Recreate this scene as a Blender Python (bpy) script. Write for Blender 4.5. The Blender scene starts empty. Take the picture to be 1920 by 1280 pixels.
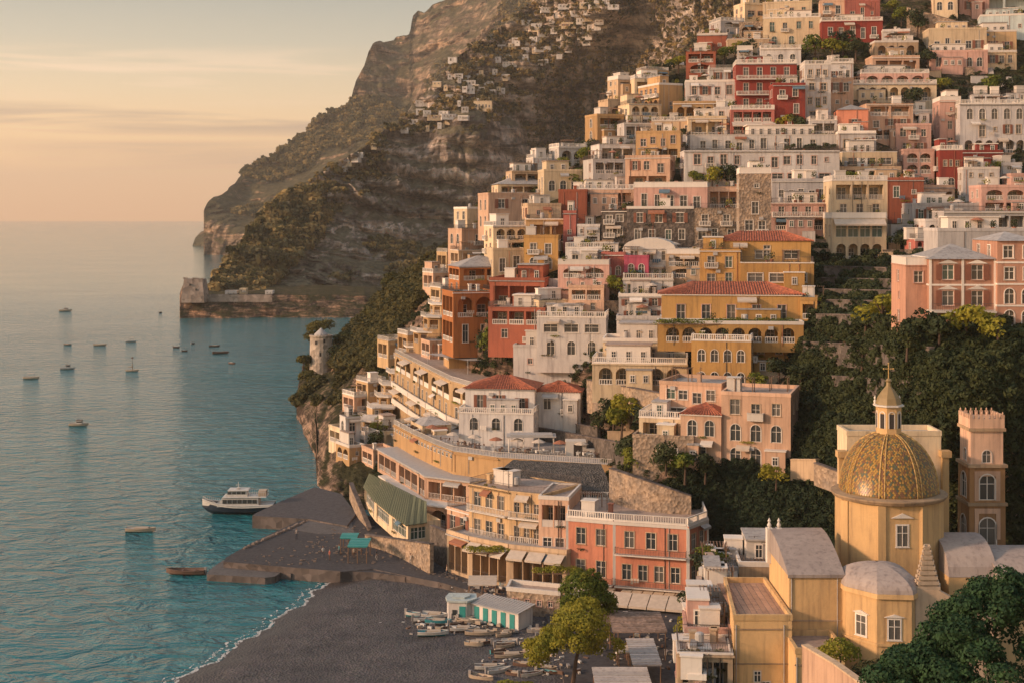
import bpy, bmesh, math, random
import numpy as np
from mathutils import Vector, Matrix, noise as mnoise
R = math.radians
S = bpy.context.scene
COL = S.collection
random.seed(7)
# ---------------------------------------------------------------- camera
F = 2600.0          # focal length in pixels of the 1920 px wide photograph
HZ = 408.0          # row of the horizon
CH = 55.0           # camera height above the sea in metres
cam_d = bpy.data.cameras.new('camera')
cam = bpy.data.objects.new('camera', cam_d); COL.objects.link(cam)
cam.location = (0, 0, CH); cam.rotation_euler = (R(90), 0, 0)
cam_d.sensor_width = 36; cam_d.lens = 36*F/1920
cam_d.shift_y = -(640-HZ)/1920
cam_d.clip_start = 1; cam_d.clip_end = 80000
S.camera = cam
# ---------------------------------------------------------------- light
SUN_EL, SUN_AZ = 18.0, -106.0      # azimuth clockwise from the view direction
w = bpy.data.worlds.new('World'); S.world = w; w.use_nodes = True
nt = w.node_tree; N = nt.nodes; L = nt.links
for n in list(N): N.remove(n)
out = N.new('ShaderNodeOutputWorld'); add = N.new('ShaderNodeAddShader')
sky = N.new('ShaderNodeTexSky'); sky.sky_type = 'NISHITA'; sky.sun_disc = False
sky.sun_elevation = R(SUN_EL); sky.sun_rotation = R(SUN_AZ)
sky.air_density = 1.4; sky.dust_density = 5.0; sky.ozone_density = 1.0
b1 = N.new('ShaderNodeBackground'); b1.inputs[1].default_value = 0.05
b2 = N.new('ShaderNodeBackground'); b2.inputs[1].default_value = 0.95
tc = N.new('ShaderNodeTexCoord'); sep = N.new('ShaderNodeSeparateXYZ')
L.new(tc.outputs['Generated'], sep.inputs[0])
ramp = N.new('ShaderNodeValToRGB'); cr = ramp.color_ramp
stops = [(0.0, (1.45,.70,.27)), (.02, (1.42,.74,.30)), (.05, (1.18,.72,.34)), (.09, (.82,.61,.38)), (.125, (.52,.46,.355)), (.16, (.33,.33,.29)),
         (.25, (.36,.36,.35)), (.5, (.31,.34,.37)), (1.0, (.25,.30,.37))]
while len(cr.elements) < len(stops): cr.elements.new(.5)
for e, (p, c) in zip(cr.elements, stops): e.position = p; e.color = (*c, 1)
L.new(sep.outputs[2], ramp.inputs[0])
# thin streaks of cloud lying in two low layers, and a wispy brighter layer above them
def cloud(prev, el, width, scale, off, colour, amount, lo, hi):
    mp = N.new('ShaderNodeMapping'); mp.inputs['Scale'].default_value = (scale, scale, scale*16); mp.inputs['Location'].default_value = off
    L.new(tc.outputs['Generated'], mp.inputs[0])
    nz = N.new('ShaderNodeTexNoise'); nz.inputs['Scale'].default_value = 1.6; nz.inputs['Detail'].default_value = 7; nz.inputs['Distortion'].default_value = .5
    L.new(mp.outputs[0], nz.inputs['Vector'])
    r = N.new('ShaderNodeMapRange'); r.inputs[1].default_value = lo; r.inputs[2].default_value = hi; r.inputs[4].default_value = amount; L.new(nz.outputs[0], r.inputs[0])
    d = N.new('ShaderNodeMath'); d.operation = 'SUBTRACT'; d.inputs[1].default_value = el; L.new(sep.outputs[2], d.inputs[0])
    q = N.new('ShaderNodeMath'); q.operation = 'DIVIDE'; q.inputs[1].default_value = width; L.new(d.outputs[0], q.inputs[0])
    p = N.new('ShaderNodeMath'); p.operation = 'POWER'; p.inputs[1].default_value = 2; L.new(q.outputs[0], p.inputs[0])
    e = N.new('ShaderNodeMath'); e.operation = 'MULTIPLY_ADD'; e.inputs[1].default_value = -1; e.inputs[2].default_value = 1; e.use_clamp = True; L.new(p.outputs[0], e.inputs[0])
    m = N.new('ShaderNodeMath'); m.operation = 'MULTIPLY'; L.new(e.outputs[0], m.inputs[0]); L.new(r.outputs[0], m.inputs[1])
    x = N.new('ShaderNodeMixRGB'); x.inputs[2].default_value = (*colour, 1); L.new(m.outputs[0], x.inputs[0]); L.new(prev, x.inputs[1]); return x.outputs[0]
c_ = cloud(ramp.outputs[0], .068, .012, 2.6, (0, 0, 0), (.46,.31,.23), .85, .47, .60)
c_ = cloud(c_, .043, .013, 2.2, (4, 1, 0), (.52,.33,.24), .75, .45, .60)
c_ = cloud(c_, .098, .024, 4.0, (1, 7, 2), (.98,.70,.48), .65, .47, .66)
dt = N.new('ShaderNodeVectorMath'); dt.operation = 'DOT_PRODUCT'; dt.inputs[1].default_value = (math.sin(R(SUN_AZ)), math.cos(R(SUN_AZ)), .1); L.new(tc.outputs['Generated'], dt.inputs[0])
gl = N.new('ShaderNodeMapRange'); gl.inputs[1].default_value = -.75; gl.inputs[2].default_value = .9; gl.inputs[3].default_value = .80; gl.inputs[4].default_value = 1.35; L.new(dt.outputs['Value'], gl.inputs[0])
mx3 = N.new('ShaderNodeVectorMath'); mx3.operation = 'SCALE'; L.new(c_, mx3.inputs[0]); L.new(gl.outputs[0], mx3.inputs['Scale'])
L.new(sky.outputs[0], b1.inputs[0]); L.new(mx3.outputs[0], b2.inputs[0])
L.new(b1.outputs[0], add.inputs[0]); L.new(b2.outputs[0], add.inputs[1]); L.new(add.outputs[0], out.inputs[0])
sun_d = bpy.data.lights.new('sun', 'SUN'); sun_d.energy = 3.6; sun_d.angle = R(6.0); sun_d.color = (1.0, .62, .40)
sun = bpy.data.objects.new('sun', sun_d); COL.objects.link(sun)
sdir = Vector((math.sin(R(SUN_AZ))*math.cos(R(SUN_EL)), math.cos(R(SUN_AZ))*math.cos(R(SUN_EL)), math.sin(R(SUN_EL))))
sun.rotation_euler = sdir.to_track_quat('Z', 'Y').to_euler(); sun.location = (-100, -50, 150)
S.view_settings.view_transform = 'Standard'; S.view_settings.look = 'None'
S.view_settings.exposure = 0.20; S.view_settings.gamma = 1; S.view_settings.use_curve_mapping = False
S.render.engine = 'CYCLES'
S.cycles.max_bounces = 5; S.cycles.diffuse_bounces = 3; S.cycles.glossy_bounces = 2; S.cycles.transmission_bounces = 2
S.cycles.volume_bounces = 0; S.cycles.transparent_max_bounces = 4
S.cycles.caustics_reflective = False; S.cycles.caustics_refractive = False
S.cycles.use_denoising = True
S.cycles.sample_clamp_indirect = 4

# ---------------------------------------------------------------- helpers
def P(px, py, D):
    return Vector(((px-960)*D/F, D, CH-(py-HZ)*D/F))
def X_(px, D): return (px-960)*D/F
def Dz(py, z): return F*(CH-z)/(py-HZ)         # depth of a pixel row on the level z
def pz(px, py, z): D = Dz(py, z); return Vector(((px-960)*D/F, D, z))
def tag(o, label=None, cat=None, group=None, kind=None):
    if label: o['label'] = label
    if cat: o['category'] = cat
    if group: o['group'] = group
    if kind: o['kind'] = kind
    return o
def empty(name, loc, label, cat, group=None, rz=0):
    o = bpy.data.objects.new(name, None); COL.objects.link(o); o.location = loc; o.rotation_euler.z = rz
    o.empty_display_size = .3
    return tag(o, label, cat, group)
class MB:
    def __init__(s): s.v = []; s.f = []; s.m = []
    def face(s, pts, mi=0):
        n = len(s.v); s.v += [tuple(p) for p in pts]; s.f.append(tuple(range(n, n+len(pts)))); s.m.append(mi)
    def box(s, x0, x1, y0, y1, z0, z1, mi=0, M=None):
        c = [(x0,y0,z0),(x1,y0,z0),(x1,y1,z0),(x0,y1,z0),(x0,y0,z1),(x1,y0,z1),(x1,y1,z1),(x0,y1,z1)]
        if M is not None: c = [tuple(M @ Vector(p)) for p in c]
        n = len(s.v); s.v += c
        for q in ((0,3,2,1),(4,5,6,7),(0,1,5,4),(1,2,6,5),(2,3,7,6),(3,0,4,7)): s.f.append(tuple(n+i for i in q)); s.m.append(mi)
    def bar(s, a, b, r, r2=None, k=5, mi=0):
        a = Vector(a); b = Vector(b); r2 = r if r2 is None else r2
        d = (b-a); 
        if d.length < 1e-6: return
        q = d.to_track_quat('Z', 'Y'); n = len(s.v)
        for c, rr in ((a, r), (b, r2)):
            for i in range(k):
                t = 2*math.pi*i/k; s.v.append(tuple(c + q @ Vector((rr*math.cos(t), rr*math.sin(t), 0))))
        for i in range(k):
            j = (i+1) % k; s.f.append((n+i, n+j, n+k+j, n+k+i)); s.m.append(mi)
        s.f.append(tuple(n+i for i in reversed(range(k)))); s.m.append(mi)
        s.f.append(tuple(n+k+i for i in range(k))); s.m.append(mi)
    def lathe(s, prof, k=16, cx=0, cy=0, mi=0, a0=0, a1=2*math.pi, rot=0):
        n = len(s.v); full = abs(a1-a0-2*math.pi) < 1e-4; kk = k if full else k+1
        for r, z in prof:
            for i in range(kk):
                t = rot + a0 + (a1-a0)*i/k; s.v.append((cx+r*math.cos(t), cy+r*math.sin(t), z))
        for j in range(len(prof)-1):
            for i in range(k):
                i2 = (i+1) % kk; s.f.append((n+j*kk+i, n+j*kk+i2, n+(j+1)*kk+i2, n+(j+1)*kk+i)); s.m.append(mi)
    def prism(s, poly, z0, z1, mi=0, top=True, bottom=False, mtop=None):
        k = len(poly); n = len(s.v)
        for z in (z0, z1):
            for p in poly: s.v.append((p[0], p[1], z))
        for i in range(k):
            j = (i+1) % k; s.f.append((n+i, n+j, n+k+j, n+k+i)); s.m.append(mi)
        if top: s.f.append(tuple(n+k+i for i in range(k))); s.m.append(mi if mtop is None else mtop)
        if bottom: s.f.append(tuple(n+i for i in reversed(range(k)))); s.m.append(mi)
    def mesh(s, name, mats, smooth=False):
        me = bpy.data.meshes.new(name); me.from_pydata(s.v, [], s.f)
        for m in (mats if isinstance(mats, (list, tuple)) else [mats]): me.materials.append(m)
        if any(s.m): me.polygons.foreach_set('material_index', s.m)
        if smooth: me.polygons.foreach_set('use_smooth', [True]*len(me.polygons))
        me.update(); return me
    def build(s, name, mats, parent=None, loc=(0,0,0), rz=0, smooth=False):
        return link(name, s.mesh(name, mats, smooth), parent, loc, rz)
def link(name, me, parent=None, loc=(0,0,0), rz=0, scale=None):
    o = bpy.data.objects.new(name, me); COL.objects.link(o)
    o.parent = parent; o.location = loc; o.rotation_euler.z = rz
    if scale: o.scale = scale
    return o
def copy_tree(o, parent=None):
    c = o.copy(); COL.objects.link(c); c.parent = parent
    for ch in o.children: copy_tree(ch, c)
    return c

# ---------------------------------------------------------------- materials
def newmat(name):
    m = bpy.data.materials.new(name); m.use_nodes = True
    return m, m.node_tree.nodes, m.node_tree.links, m.node_tree.nodes['Principled BSDF']
def nn(N, t, **k):
    n = N.new(t)
    for a, v in k.items(): n.inputs[a.replace('_', ' ')].default_value = v
    return n
_mc = {}
def plaster(name, c, rough=.9, stain=.5, scale=.35):
    key = ('p', name)
    if key in _mc: return _mc[key]
    m, N, L, b = newmat(name+'_plaster'); b.inputs['Roughness'].default_value = rough; b.inputs['Specular IOR Level'].default_value = .2
    g = N.new('ShaderNodeNewGeometry')
    mp = N.new('ShaderNodeMapping'); mp.inputs['Scale'].default_value = (1, 1, .35); L.new(g.outputs['Position'], mp.inputs[0])
    n1 = nn(N, 'ShaderNodeTexNoise', Scale=scale, Detail=7.0, Roughness=.7); L.new(mp.outputs[0], n1.inputs['Vector'])
    mp2 = N.new('ShaderNodeMapping'); mp2.inputs['Scale'].default_value = (2.2, 2.2, .16); L.new(g.outputs['Position'], mp2.inputs[0])
    n2 = nn(N, 'ShaderNodeTexNoise', Scale=1.0, Detail=4.0); L.new(mp2.outputs[0], n2.inputs['Vector'])
    r1 = N.new('ShaderNodeMapRange'); r1.inputs[1].default_value = .42; r1.inputs[2].default_value = .72; r1.inputs[3].default_value = 0; r1.inputs[4].default_value = stain
    L.new(n1.outputs[0], r1.inputs[0])
    r2 = N.new('ShaderNodeMapRange'); r2.inputs[1].default_value = .5; r2.inputs[2].default_value = .8; r2.inputs[3].default_value = 0; r2.inputs[4].default_value = stain*1.4
    L.new(n2.outputs[0], r2.inputs[0])
    a = N.new('ShaderNodeMath'); a.operation = 'ADD'; L.new(r1.outputs[0], a.inputs[0]); L.new(r2.outputs[0], a.inputs[1]); a.use_clamp = True
    mx = N.new('ShaderNodeMixRGB'); mx.inputs[1].default_value = (*c, 1); mx.inputs[2].default_value = (c[0]*.42+.02, c[1]*.40+.02, c[2]*.42+.02, 1)
    L.new(a.outputs[0], mx.inputs[0])
    oi = N.new('ShaderNodeObjectInfo'); hs = N.new('ShaderNodeHueSaturation')
    rv = N.new('ShaderNodeMapRange'); rv.inputs[3].default_value = .72; rv.inputs[4].default_value = 1.04; hs.inputs['Saturation'].default_value = 1.10; L.new(oi.outputs['Random'], rv.inputs[0])
    L.new(rv.outputs[0], hs.inputs['Value']); L.new(mx.outputs[0], hs.inputs['Color']); L.new(hs.outputs[0], b.inputs['Base Color'])
    bp = nn(N, 'ShaderNodeBump', Strength=.4, Distance=.08); n3 = nn(N, 'ShaderNodeTexNoise', Scale=3.0, Detail=5.0); L.new(g.outputs['Position'], n3.inputs['Vector'])
    L.new(n3.outputs[0], bp.inputs['Height']); L.new(bp.outputs[0], b.inputs['Normal'])
    _mc[key] = m; return m
def flat(name, c, rough=.7, metal=0, var=0):
    key = ('f', name)
    if key in _mc: return _mc[key]
    m, N, L, b = newmat(name); b.inputs['Roughness'].default_value = rough; b.inputs['Metallic'].default_value = metal
    g = N.new('ShaderNodeNewGeometry'); n1 = nn(N, 'ShaderNodeTexNoise', Scale=1.7, Detail=4.0); L.new(g.outputs['Position'], n1.inputs['Vector'])
    mx = N.new('ShaderNodeMixRGB'); mx.inputs[1].default_value = (*c, 1); mx.inputs[2].default_value = (*(x*(.6-var) for x in c), 1)
    L.new(n1.outputs[0], mx.inputs[0]); L.new(mx.outputs[0], b.inputs['Base Color'])
    _mc[key] = m; return m
def stone(name, c1, c2, scale=1.6, bump=.6, dist=.25):
    key = ('s', name)
    if key in _mc: return _mc[key]
    m, N, L, b = newmat(name); b.inputs['Roughness'].default_value = .95; b.inputs['Specular IOR Level'].default_value = .15
    g = N.new('ShaderNodeNewGeometry')
    v = nn(N, 'ShaderNodeTexVoronoi', Scale=scale); L.new(g.outputs['Position'], v.inputs['Vector'])
    n1 = nn(N, 'ShaderNodeTexNoise', Scale=scale*.25, Detail=6.0); L.new(g.outputs['Position'], n1.inputs['Vector'])
    mx = N.new('ShaderNodeMixRGB'); mx.inputs[1].default_value = (*c1, 1); mx.inputs[2].default_value = (*c2, 1)
    r = N.new('ShaderNodeMapRange'); r.inputs[1].default_value = .35; r.inputs[2].default_value = .65; L.new(n1.outputs[0], r.inputs[0]); L.new(r.outputs[0], mx.inputs[0])
    mx2 = N.new('ShaderNodeMixRGB'); mx2.blend_type = 'MULTIPLY'; mx2.inputs[0].default_value = .55
    L.new(mx.outputs[0], mx2.inputs[1]); bw = N.new('ShaderNodeRGBToBW'); L.new(v.outputs['Color'], bw.inputs[0]); L.new(bw.outputs[0], mx2.inputs[2])
    hs = N.new('ShaderNodeHueSaturation'); hs.inputs['Saturation'].default_value = .8; hs.inputs['Value'].default_value = 1.35
    L.new(mx2.outputs[0], hs.inputs['Color']); L.new(hs.outputs[0], b.inputs['Base Color'])
    bp = nn(N, 'ShaderNodeBump', Strength=bump, Distance=dist); L.new(v.outputs['Distance'], bp.inputs['Height']); L.new(bp.outputs[0], b.inputs['Normal'])
    _mc[key] = m; return m
def leafmat(name, c1, c2, scale=.8, trans=.25):
    key = ('l', name)
    if key in _mc: return _mc[key]
    m, N, L, b = newmat(name); b.inputs['Roughness'].default_value = .75; b.inputs['Specular IOR Level'].default_value = .25
    g = N.new('ShaderNodeNewGeometry'); n1 = nn(N, 'ShaderNodeTexNoise', Scale=scale, Detail=3.0); L.new(g.outputs['Position'], n1.inputs['Vector'])
    oi = N.new('ShaderNodeObjectInfo')
    ad = N.new('ShaderNodeMath'); ad.operation = 'MULTIPLY_ADD'; ad.inputs[1].default_value = .5; L.new(oi.outputs['Random'], ad.inputs[0]); L.new(n1.outputs[0], ad.inputs[2])
    r = N.new('ShaderNodeMapRange'); r.inputs[1].default_value = .45; r.inputs[2].default_value = 1.0; L.new(ad.outputs[0], r.inputs[0])
    mx = N.new('ShaderNodeMixRGB'); mx.inputs[1].default_value = (*c1, 1); mx.inputs[2].default_value = (*c2, 1)
    L.new(r.outputs[0], mx.inputs[0]); L.new(mx.outputs[0], b.inputs['Base Color'])
    tr = N.new('ShaderNodeBsdfTranslucent'); L.new(mx.outputs[0], tr.inputs[0]); ms = N.new('ShaderNodeMixShader'); ms.inputs[0].default_value = trans
    o = N['Material Output']; L.new(b.outputs[0], ms.inputs[1]); L.new(tr.outputs[0], ms.inputs[2]); L.new(ms.outputs[0], o.inputs[0])
    _mc[key] = m; return m
PAL = {'white':(.70,.66,.62),'cream':(.74,.60,.42),'peach':(.70,.48,.35),'pink':(.66,.43,.36),'salmon':(.66,.30,.21),'rose':(.48,.19,.16),
 'red':(.27,.07,.058),'brick':(.38,.145,.10),'palace':(.58,.34,.25),'orange':(.52,.23,.11),'yellow':(.55,.34,.15),'ochre':(.54,.36,.20),'beige':(.60,.45,.31),
 'grey':(.55,.52,.50),'magenta':(.50,.14,.19),'paleblue':(.55,.62,.60),'gold':(.60,.43,.26)}
WORD = {'paleblue':'pale blue', 'gold':'golden yellow','rose':'dark rose'}
def wallmat(c):
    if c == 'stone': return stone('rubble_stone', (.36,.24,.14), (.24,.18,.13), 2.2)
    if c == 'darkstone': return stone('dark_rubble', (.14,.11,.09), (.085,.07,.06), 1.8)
    return plaster(c, PAL[c])
WHITE = plaster('white_trim', (.76,.70,.63), stain=.15)
TERR = plaster('terrace_floor', (.46,.36,.30), stain=.5, scale=.8)
TERRG = plaster('grey_roof', (.42,.40,.38), stain=.6, scale=.6)
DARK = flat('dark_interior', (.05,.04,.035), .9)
GLASS, gN, gL, gb = newmat('window_glass'); gb.inputs['Base Color'].default_value = (.035,.042,.045,1); gb.inputs['Roughness'].default_value = .22
GLASS2, gN, gL, gb = newmat('curtained_glass'); gb.inputs['Base Color'].default_value = (.10,.095,.085,1); gb.inputs['Roughness'].default_value = .3
GLASSG, gN, gL, gb = newmat('greenish_glass'); gb.inputs['Base Color'].default_value = (.05,.09,.075,1); gb.inputs['Roughness'].default_value = .25
SHUT = flat('brown_shutter', (.26,.10,.06), .7)
SHUTG = flat('green_shutter', (.05,.11,.08), .7)
WOOD = flat('weathered_wood', (.22,.13,.08), .8)
IRON = flat('iron_railing', (.10,.075,.065), .6)
TEAL = flat('teal_paint', (.03,.30,.28), .5)
CANVAS = flat('cream_canvas', (.62,.52,.42), .9)
TERRA = flat('terracotta_pot', (.38,.15,.08), .85)
METAL = flat('grey_sheet_metal', (.46,.44,.42), .6)
def tilemat():
    m, N, L, b = newmat('red_roof_tile'); b.inputs['Roughness'].default_value = .85
    g = N.new('ShaderNodeNewGeometry'); n1 = nn(N, 'ShaderNodeTexNoise', Scale=2.2, Detail=5.0); L.new(g.outputs['Position'], n1.inputs['Vector'])
    r = N.new('ShaderNodeValToRGB'); e = r.color_ramp.elements; e[0].position = .3; e[0].color = (.16,.05,.03,1); e[1].position = .7; e[1].color = (.50,.15,.07,1)
    L.new(n1.outputs[0], r.inputs[0]); L.new(r.outputs[0], b.inputs['Base Color']); return m
TILE = tilemat()
# ---------------------------------------------------------------- noise and terrain sheets
def vnoise(p, seed=0):
    i = np.floor(p).astype(np.int64); f = p-i; f = f*f*(3-2*f)
    def h(a, b, c):
        n = (a*73856093) ^ (b*19349663) ^ (c*83492791) ^ (seed*2654435761 % 2147483647)
        n = (n ^ (n >> 13)) * 1274126177 & 0x7fffffff
        n = (n ^ (n >> 16)) & 0xffff
        return n/65535.0
    x, y, z = i[...,0], i[...,1], i[...,2]; fx, fy, fz = f[...,0], f[...,1], f[...,2]
    def lx(b, c): return h(x, y+b, z+c)*(1-fx)+h(x+1, y+b, z+c)*fx
    return ((lx(0,0)*(1-fy)+lx(1,0)*fy)*(1-fz)+(lx(0,1)*(1-fy)+lx(1,1)*fy)*fz)*2-1
def fbm(p, o=4, seed=0, g=.5, ridge=False):
    s = 0; a = 1; t = 0
    for k in range(o):
        n = vnoise(p, seed+k)
        if ridge: n = 1-2*np.abs(n)
        s = s+a*n; t += a; a *= g; p = p*2.03+11.7
    return s/t
class RBF:
    def __init__(s, c, lin=1.0):
        c = np.array(c, float); s.p = c[:, :2]/100; d = np.linalg.norm(s.p[:, None]-s.p[None], axis=2)
        s.m = c[:, 2].mean(); s.w = np.linalg.solve(d + 1e-3*np.eye(len(c)), c[:, 2]-s.m)
    def __call__(s, x, y):
        q = np.stack([np.asarray(x, float), np.asarray(y, float)], -1)/100
        sh = q.shape[:-1]; q = q.reshape(-1, 2); d = np.linalg.norm(q[:, None]-s.p[None], axis=2)
        return (d @ s.w + s.m).reshape(sh)
def prof(pts):
    a = np.array(pts, float); return lambda x: np.interp(x, a[:, 0], a[:, 1])
def sheet(name, depth, x0, x1, nu, ytop, ybot, nv, mat, off=0, amp=0, nscale=30, vamp=0, back=(8, 20, 8), ridge=True, bot=2, lwrap=0, seed=0, extra=None):
    u = np.linspace(x0, x1, nu); yt = ytop(u); yb = ybot(u); t = np.linspace(0, 1, nv)
    px = np.repeat(u[None], nv, 0); py = yb[None]+(yt-yb)[None]*t[:, None]
    D = depth(px, py)+off
    pts = np.stack([(px-960)*D/F, D, CH-(py-HZ)*D/F], -1)
    n = fbm(pts/nscale*np.array([1, 1, .7]), 6, seed, .55, ridge)
    n2 = fbm(pts/(nscale*.5)*np.array([1, 1, 2.6]), 4, seed+9, .55)
    disp = amp*(n*.8+n2*.35)
    pts[..., 1] += disp; pts[..., 0] += disp*(px-960)/F; pts[..., 2] -= disp*(py-HZ)/F
    if extra is not None: pts = extra(pts, px, py)
    if vamp: pts[..., 2] += vamp*fbm(pts/(nscale*.3), 4, seed+5)*t[:, None]
    top = pts[-1]; rows = [pts]
    k, dy, dz = back
    for i in range(1, k+1):
        q = top.copy(); q[:, 1] += dy*i; q[:, 0] += dy*i*(u-960)/F; q[:, 2] -= dz*i + 0*q[:, 2]; q[:, 2] += vamp*.6*fbm(q/(nscale*.5), 3, seed+3)*0
        rows.append(q[None])
    low = pts[0].copy()[None]; low[..., 2] -= bot; low[..., 1] += .2
    allp = np.concatenate([low]+rows, 0)
    if lwrap:
        L_ = allp[:, :1].copy(); cols = []
        for i in range(4, 0, -1):
            q = L_.copy(); q[..., 1] += lwrap*i; q[..., 0] += lwrap*i*((x0-960)/F)+lwrap*i*.05; q[..., 2] -= lwrap*i*.05
            cols.append(q)
        allp = np.concatenate(cols+[allp], 1)
    H, W = allp.shape[:2]
    idx = np.arange(H*W).reshape(H, W)
    fc = np.stack([idx[:-1, :-1], idx[:-1, 1:], idx[1:, 1:], idx[1:, :-1]], -1).reshape(-1, 4)
    me = bpy.data.meshes.new(name); me.vertices.add(H*W); me.vertices.foreach_set('co', allp.reshape(-1))
    me.loops.add(len(fc)*4); me.loops.foreach_set('vertex_index', fc.reshape(-1))
    me.polygons.add(len(fc)); me.polygons.foreach_set('loop_start', np.arange(len(fc))*4); me.polygons.foreach_set('loop_total', np.full(len(fc), 4))
    me.polygons.foreach_set('use_smooth', np.ones(len(fc), bool))
    me.update(calc_edges=True); me.materials.append(mat)
    o = link(name, me); tag(o, kind='structure')
    # normals for scattering
    du = np.gradient(pts, axis=1); dv = np.gradient(pts, axis=0); nr = np.cross(du, dv); nr /= np.linalg.norm(nr, axis=-1, keepdims=True)+1e-9
    return o, pts, nr, px, py

def rockmat(name, rock1, rock2, green1, green2, sc=1.0, slope=(.35, .75), strata=.06, gn=.5):
    m, N, L, b = newmat(name); b.inputs['Roughness'].default_value = .95; b.inputs['Specular IOR Level'].default_value = .1
    g = N.new('ShaderNodeNewGeometry')
    mp = N.new('ShaderNodeMapping'); mp.inputs['Scale'].default_value = (sc, sc, sc*.45); L.new(g.outputs['Position'], mp.inputs[0])
    n1 = nn(N, 'ShaderNodeTexNoise', Scale=.03, Detail=10.0, Roughness=.68); L.new(mp.outputs[0], n1.inputs['Vector'])
    mp2 = N.new('ShaderNodeMapping'); mp2.inputs['Scale'].default_value = (sc*.25, sc*.25, sc*1.8); mp2.inputs['Rotation'].default_value = (.12, .18, 0); L.new(g.outputs['Position'], mp2.inputs[0])
    n2 = nn(N, 'ShaderNodeTexNoise', Scale=strata, Detail=8.0, Roughness=.65, Distortion=.8); L.new(mp2.outputs[0], n2.inputs['Vector'])
    cr = N.new('ShaderNodeValToRGB'); e = cr.color_ramp.elements; e[0].position = .42; e[0].color = (*(x*.38 for x in rock2), 1); e[1].position = .58; e[1].color = (*rock1, 1)
    mid = cr.color_ramp.elements.new(.5); mid.color = (*rock2, 1)
    L.new(n2.outputs[0], cr.inputs[0])
    n3 = nn(N, 'ShaderNodeTexNoise', Scale=.35*sc, Detail=6.0, Roughness=.7); L.new(g.outputs['Position'], n3.inputs['Vector'])
    gx = N.new('ShaderNodeMixRGB'); gx.inputs[1].default_value = (*green1, 1); gx.inputs[2].default_value = (*green2, 1); L.new(n3.outputs[0], gx.inputs[0])
    sp = N.new('ShaderNodeSeparateXYZ'); L.new(g.outputs['Normal'], sp.inputs[0])
    ad = N.new('ShaderNodeMath'); ad.operation = 'MULTIPLY_ADD'; ad.inputs[1].default_value = gn; 
    sb = N.new('ShaderNodeMath'); sb.operation = 'MULTIPLY_ADD'; sb.inputs[1].default_value = 3.0; sb.inputs[2].default_value = -1.5; L.new(n1.outputs[0], sb.inputs[0])
    L.new(sb.outputs[0], ad.inputs[0]); L.new(sp.outputs[2], ad.inputs[2])
    mr = N.new('ShaderNodeMapRange'); mr.inputs[1].default_value = slope[0]; mr.inputs[2].default_value = slope[1]; L.new(ad.outputs[0], mr.inputs[0])
    mx = N.new('ShaderNodeMixRGB'); L.new(mr.outputs[0], mx.inputs[0]); L.new(cr.outputs[0], mx.inputs[1]); L.new(gx.outputs[0], mx.inputs[2])
    L.new(mx.outputs[0], b.inputs['Base Color'])
    a2 = N.new('ShaderNodeMath'); a2.operation = 'ADD'; L.new(n2.outputs[0], a2.inputs[0]); L.new(n1.outputs[0], a2.inputs[1])
    a3 = N.new('ShaderNodeMath'); a3.operation = 'MULTIPLY_ADD'; a3.inputs[1].default_value = .3; L.new(n3.outputs[0], a3.inputs[0]); L.new(a2.outputs[0], a3.inputs[2])
    n5 = nn(N, 'ShaderNodeTexNoise', Scale=.14*sc, Detail=12.0, Roughness=.8); mp5 = N.new('ShaderNodeMapping'); mp5.inputs['Scale'].default_value = (1, 1, .45); L.new(g.outputs['Position'], mp5.inputs[0]); L.new(mp5.outputs[0], n5.inputs['Vector'])
    c5 = N.new('ShaderNodeMapRange'); c5.inputs[1].default_value = .38; c5.inputs[2].default_value = .62; c5.inputs[3].default_value = .42; c5.inputs[4].default_value = 1.75; L.new(n5.outputs[0], c5.inputs[0])
    m5 = N.new('ShaderNodeVectorMath'); m5.operation = 'SCALE'; L.new(mx.outputs[0], m5.inputs[0]); L.new(c5.outputs[0], m5.inputs['Scale']); L.new(m5.outputs[0], b.inputs['Base Color'])
    bp = nn(N, 'ShaderNodeBump', Strength=1.0, Distance=14.0/sc); L.new(a3.outputs[0], bp.inputs['Height']); L.new(bp.outputs[0], b.inputs['Normal'])
    return m
def lookup(pts, px, py):
    def f(x, y):
        j = int(np.argmin(np.abs(px[0]-x))); i = int(np.argmin(np.abs(py[:, j]-y))); return float(pts[i, j, 1])
    return f
M_FAR = rockmat('far_cliff_rock', (.55,.37,.24), (.34,.24,.17), (.13,.11,.055), (.09,.08,.045), .6, (.35, .75))
M_MID = rockmat('mountain_rock', (.80,.66,.56), (.50,.41,.35), (.22,.185,.12), (.145,.13,.08), 1.0, (.42, .75))
M_TOWN = rockmat('hillside_rock', (.46,.31,.22), (.24,.165,.12), (.06,.055,.024), (.04,.042,.02), 5.0, (.55, .9))
M_CLIFF = rockmat('sea_cliff_rock', (.42,.25,.16), (.21,.135,.095), (.06,.055,.025), (.04,.04,.02), 5.0, (.55, .95))

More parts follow.
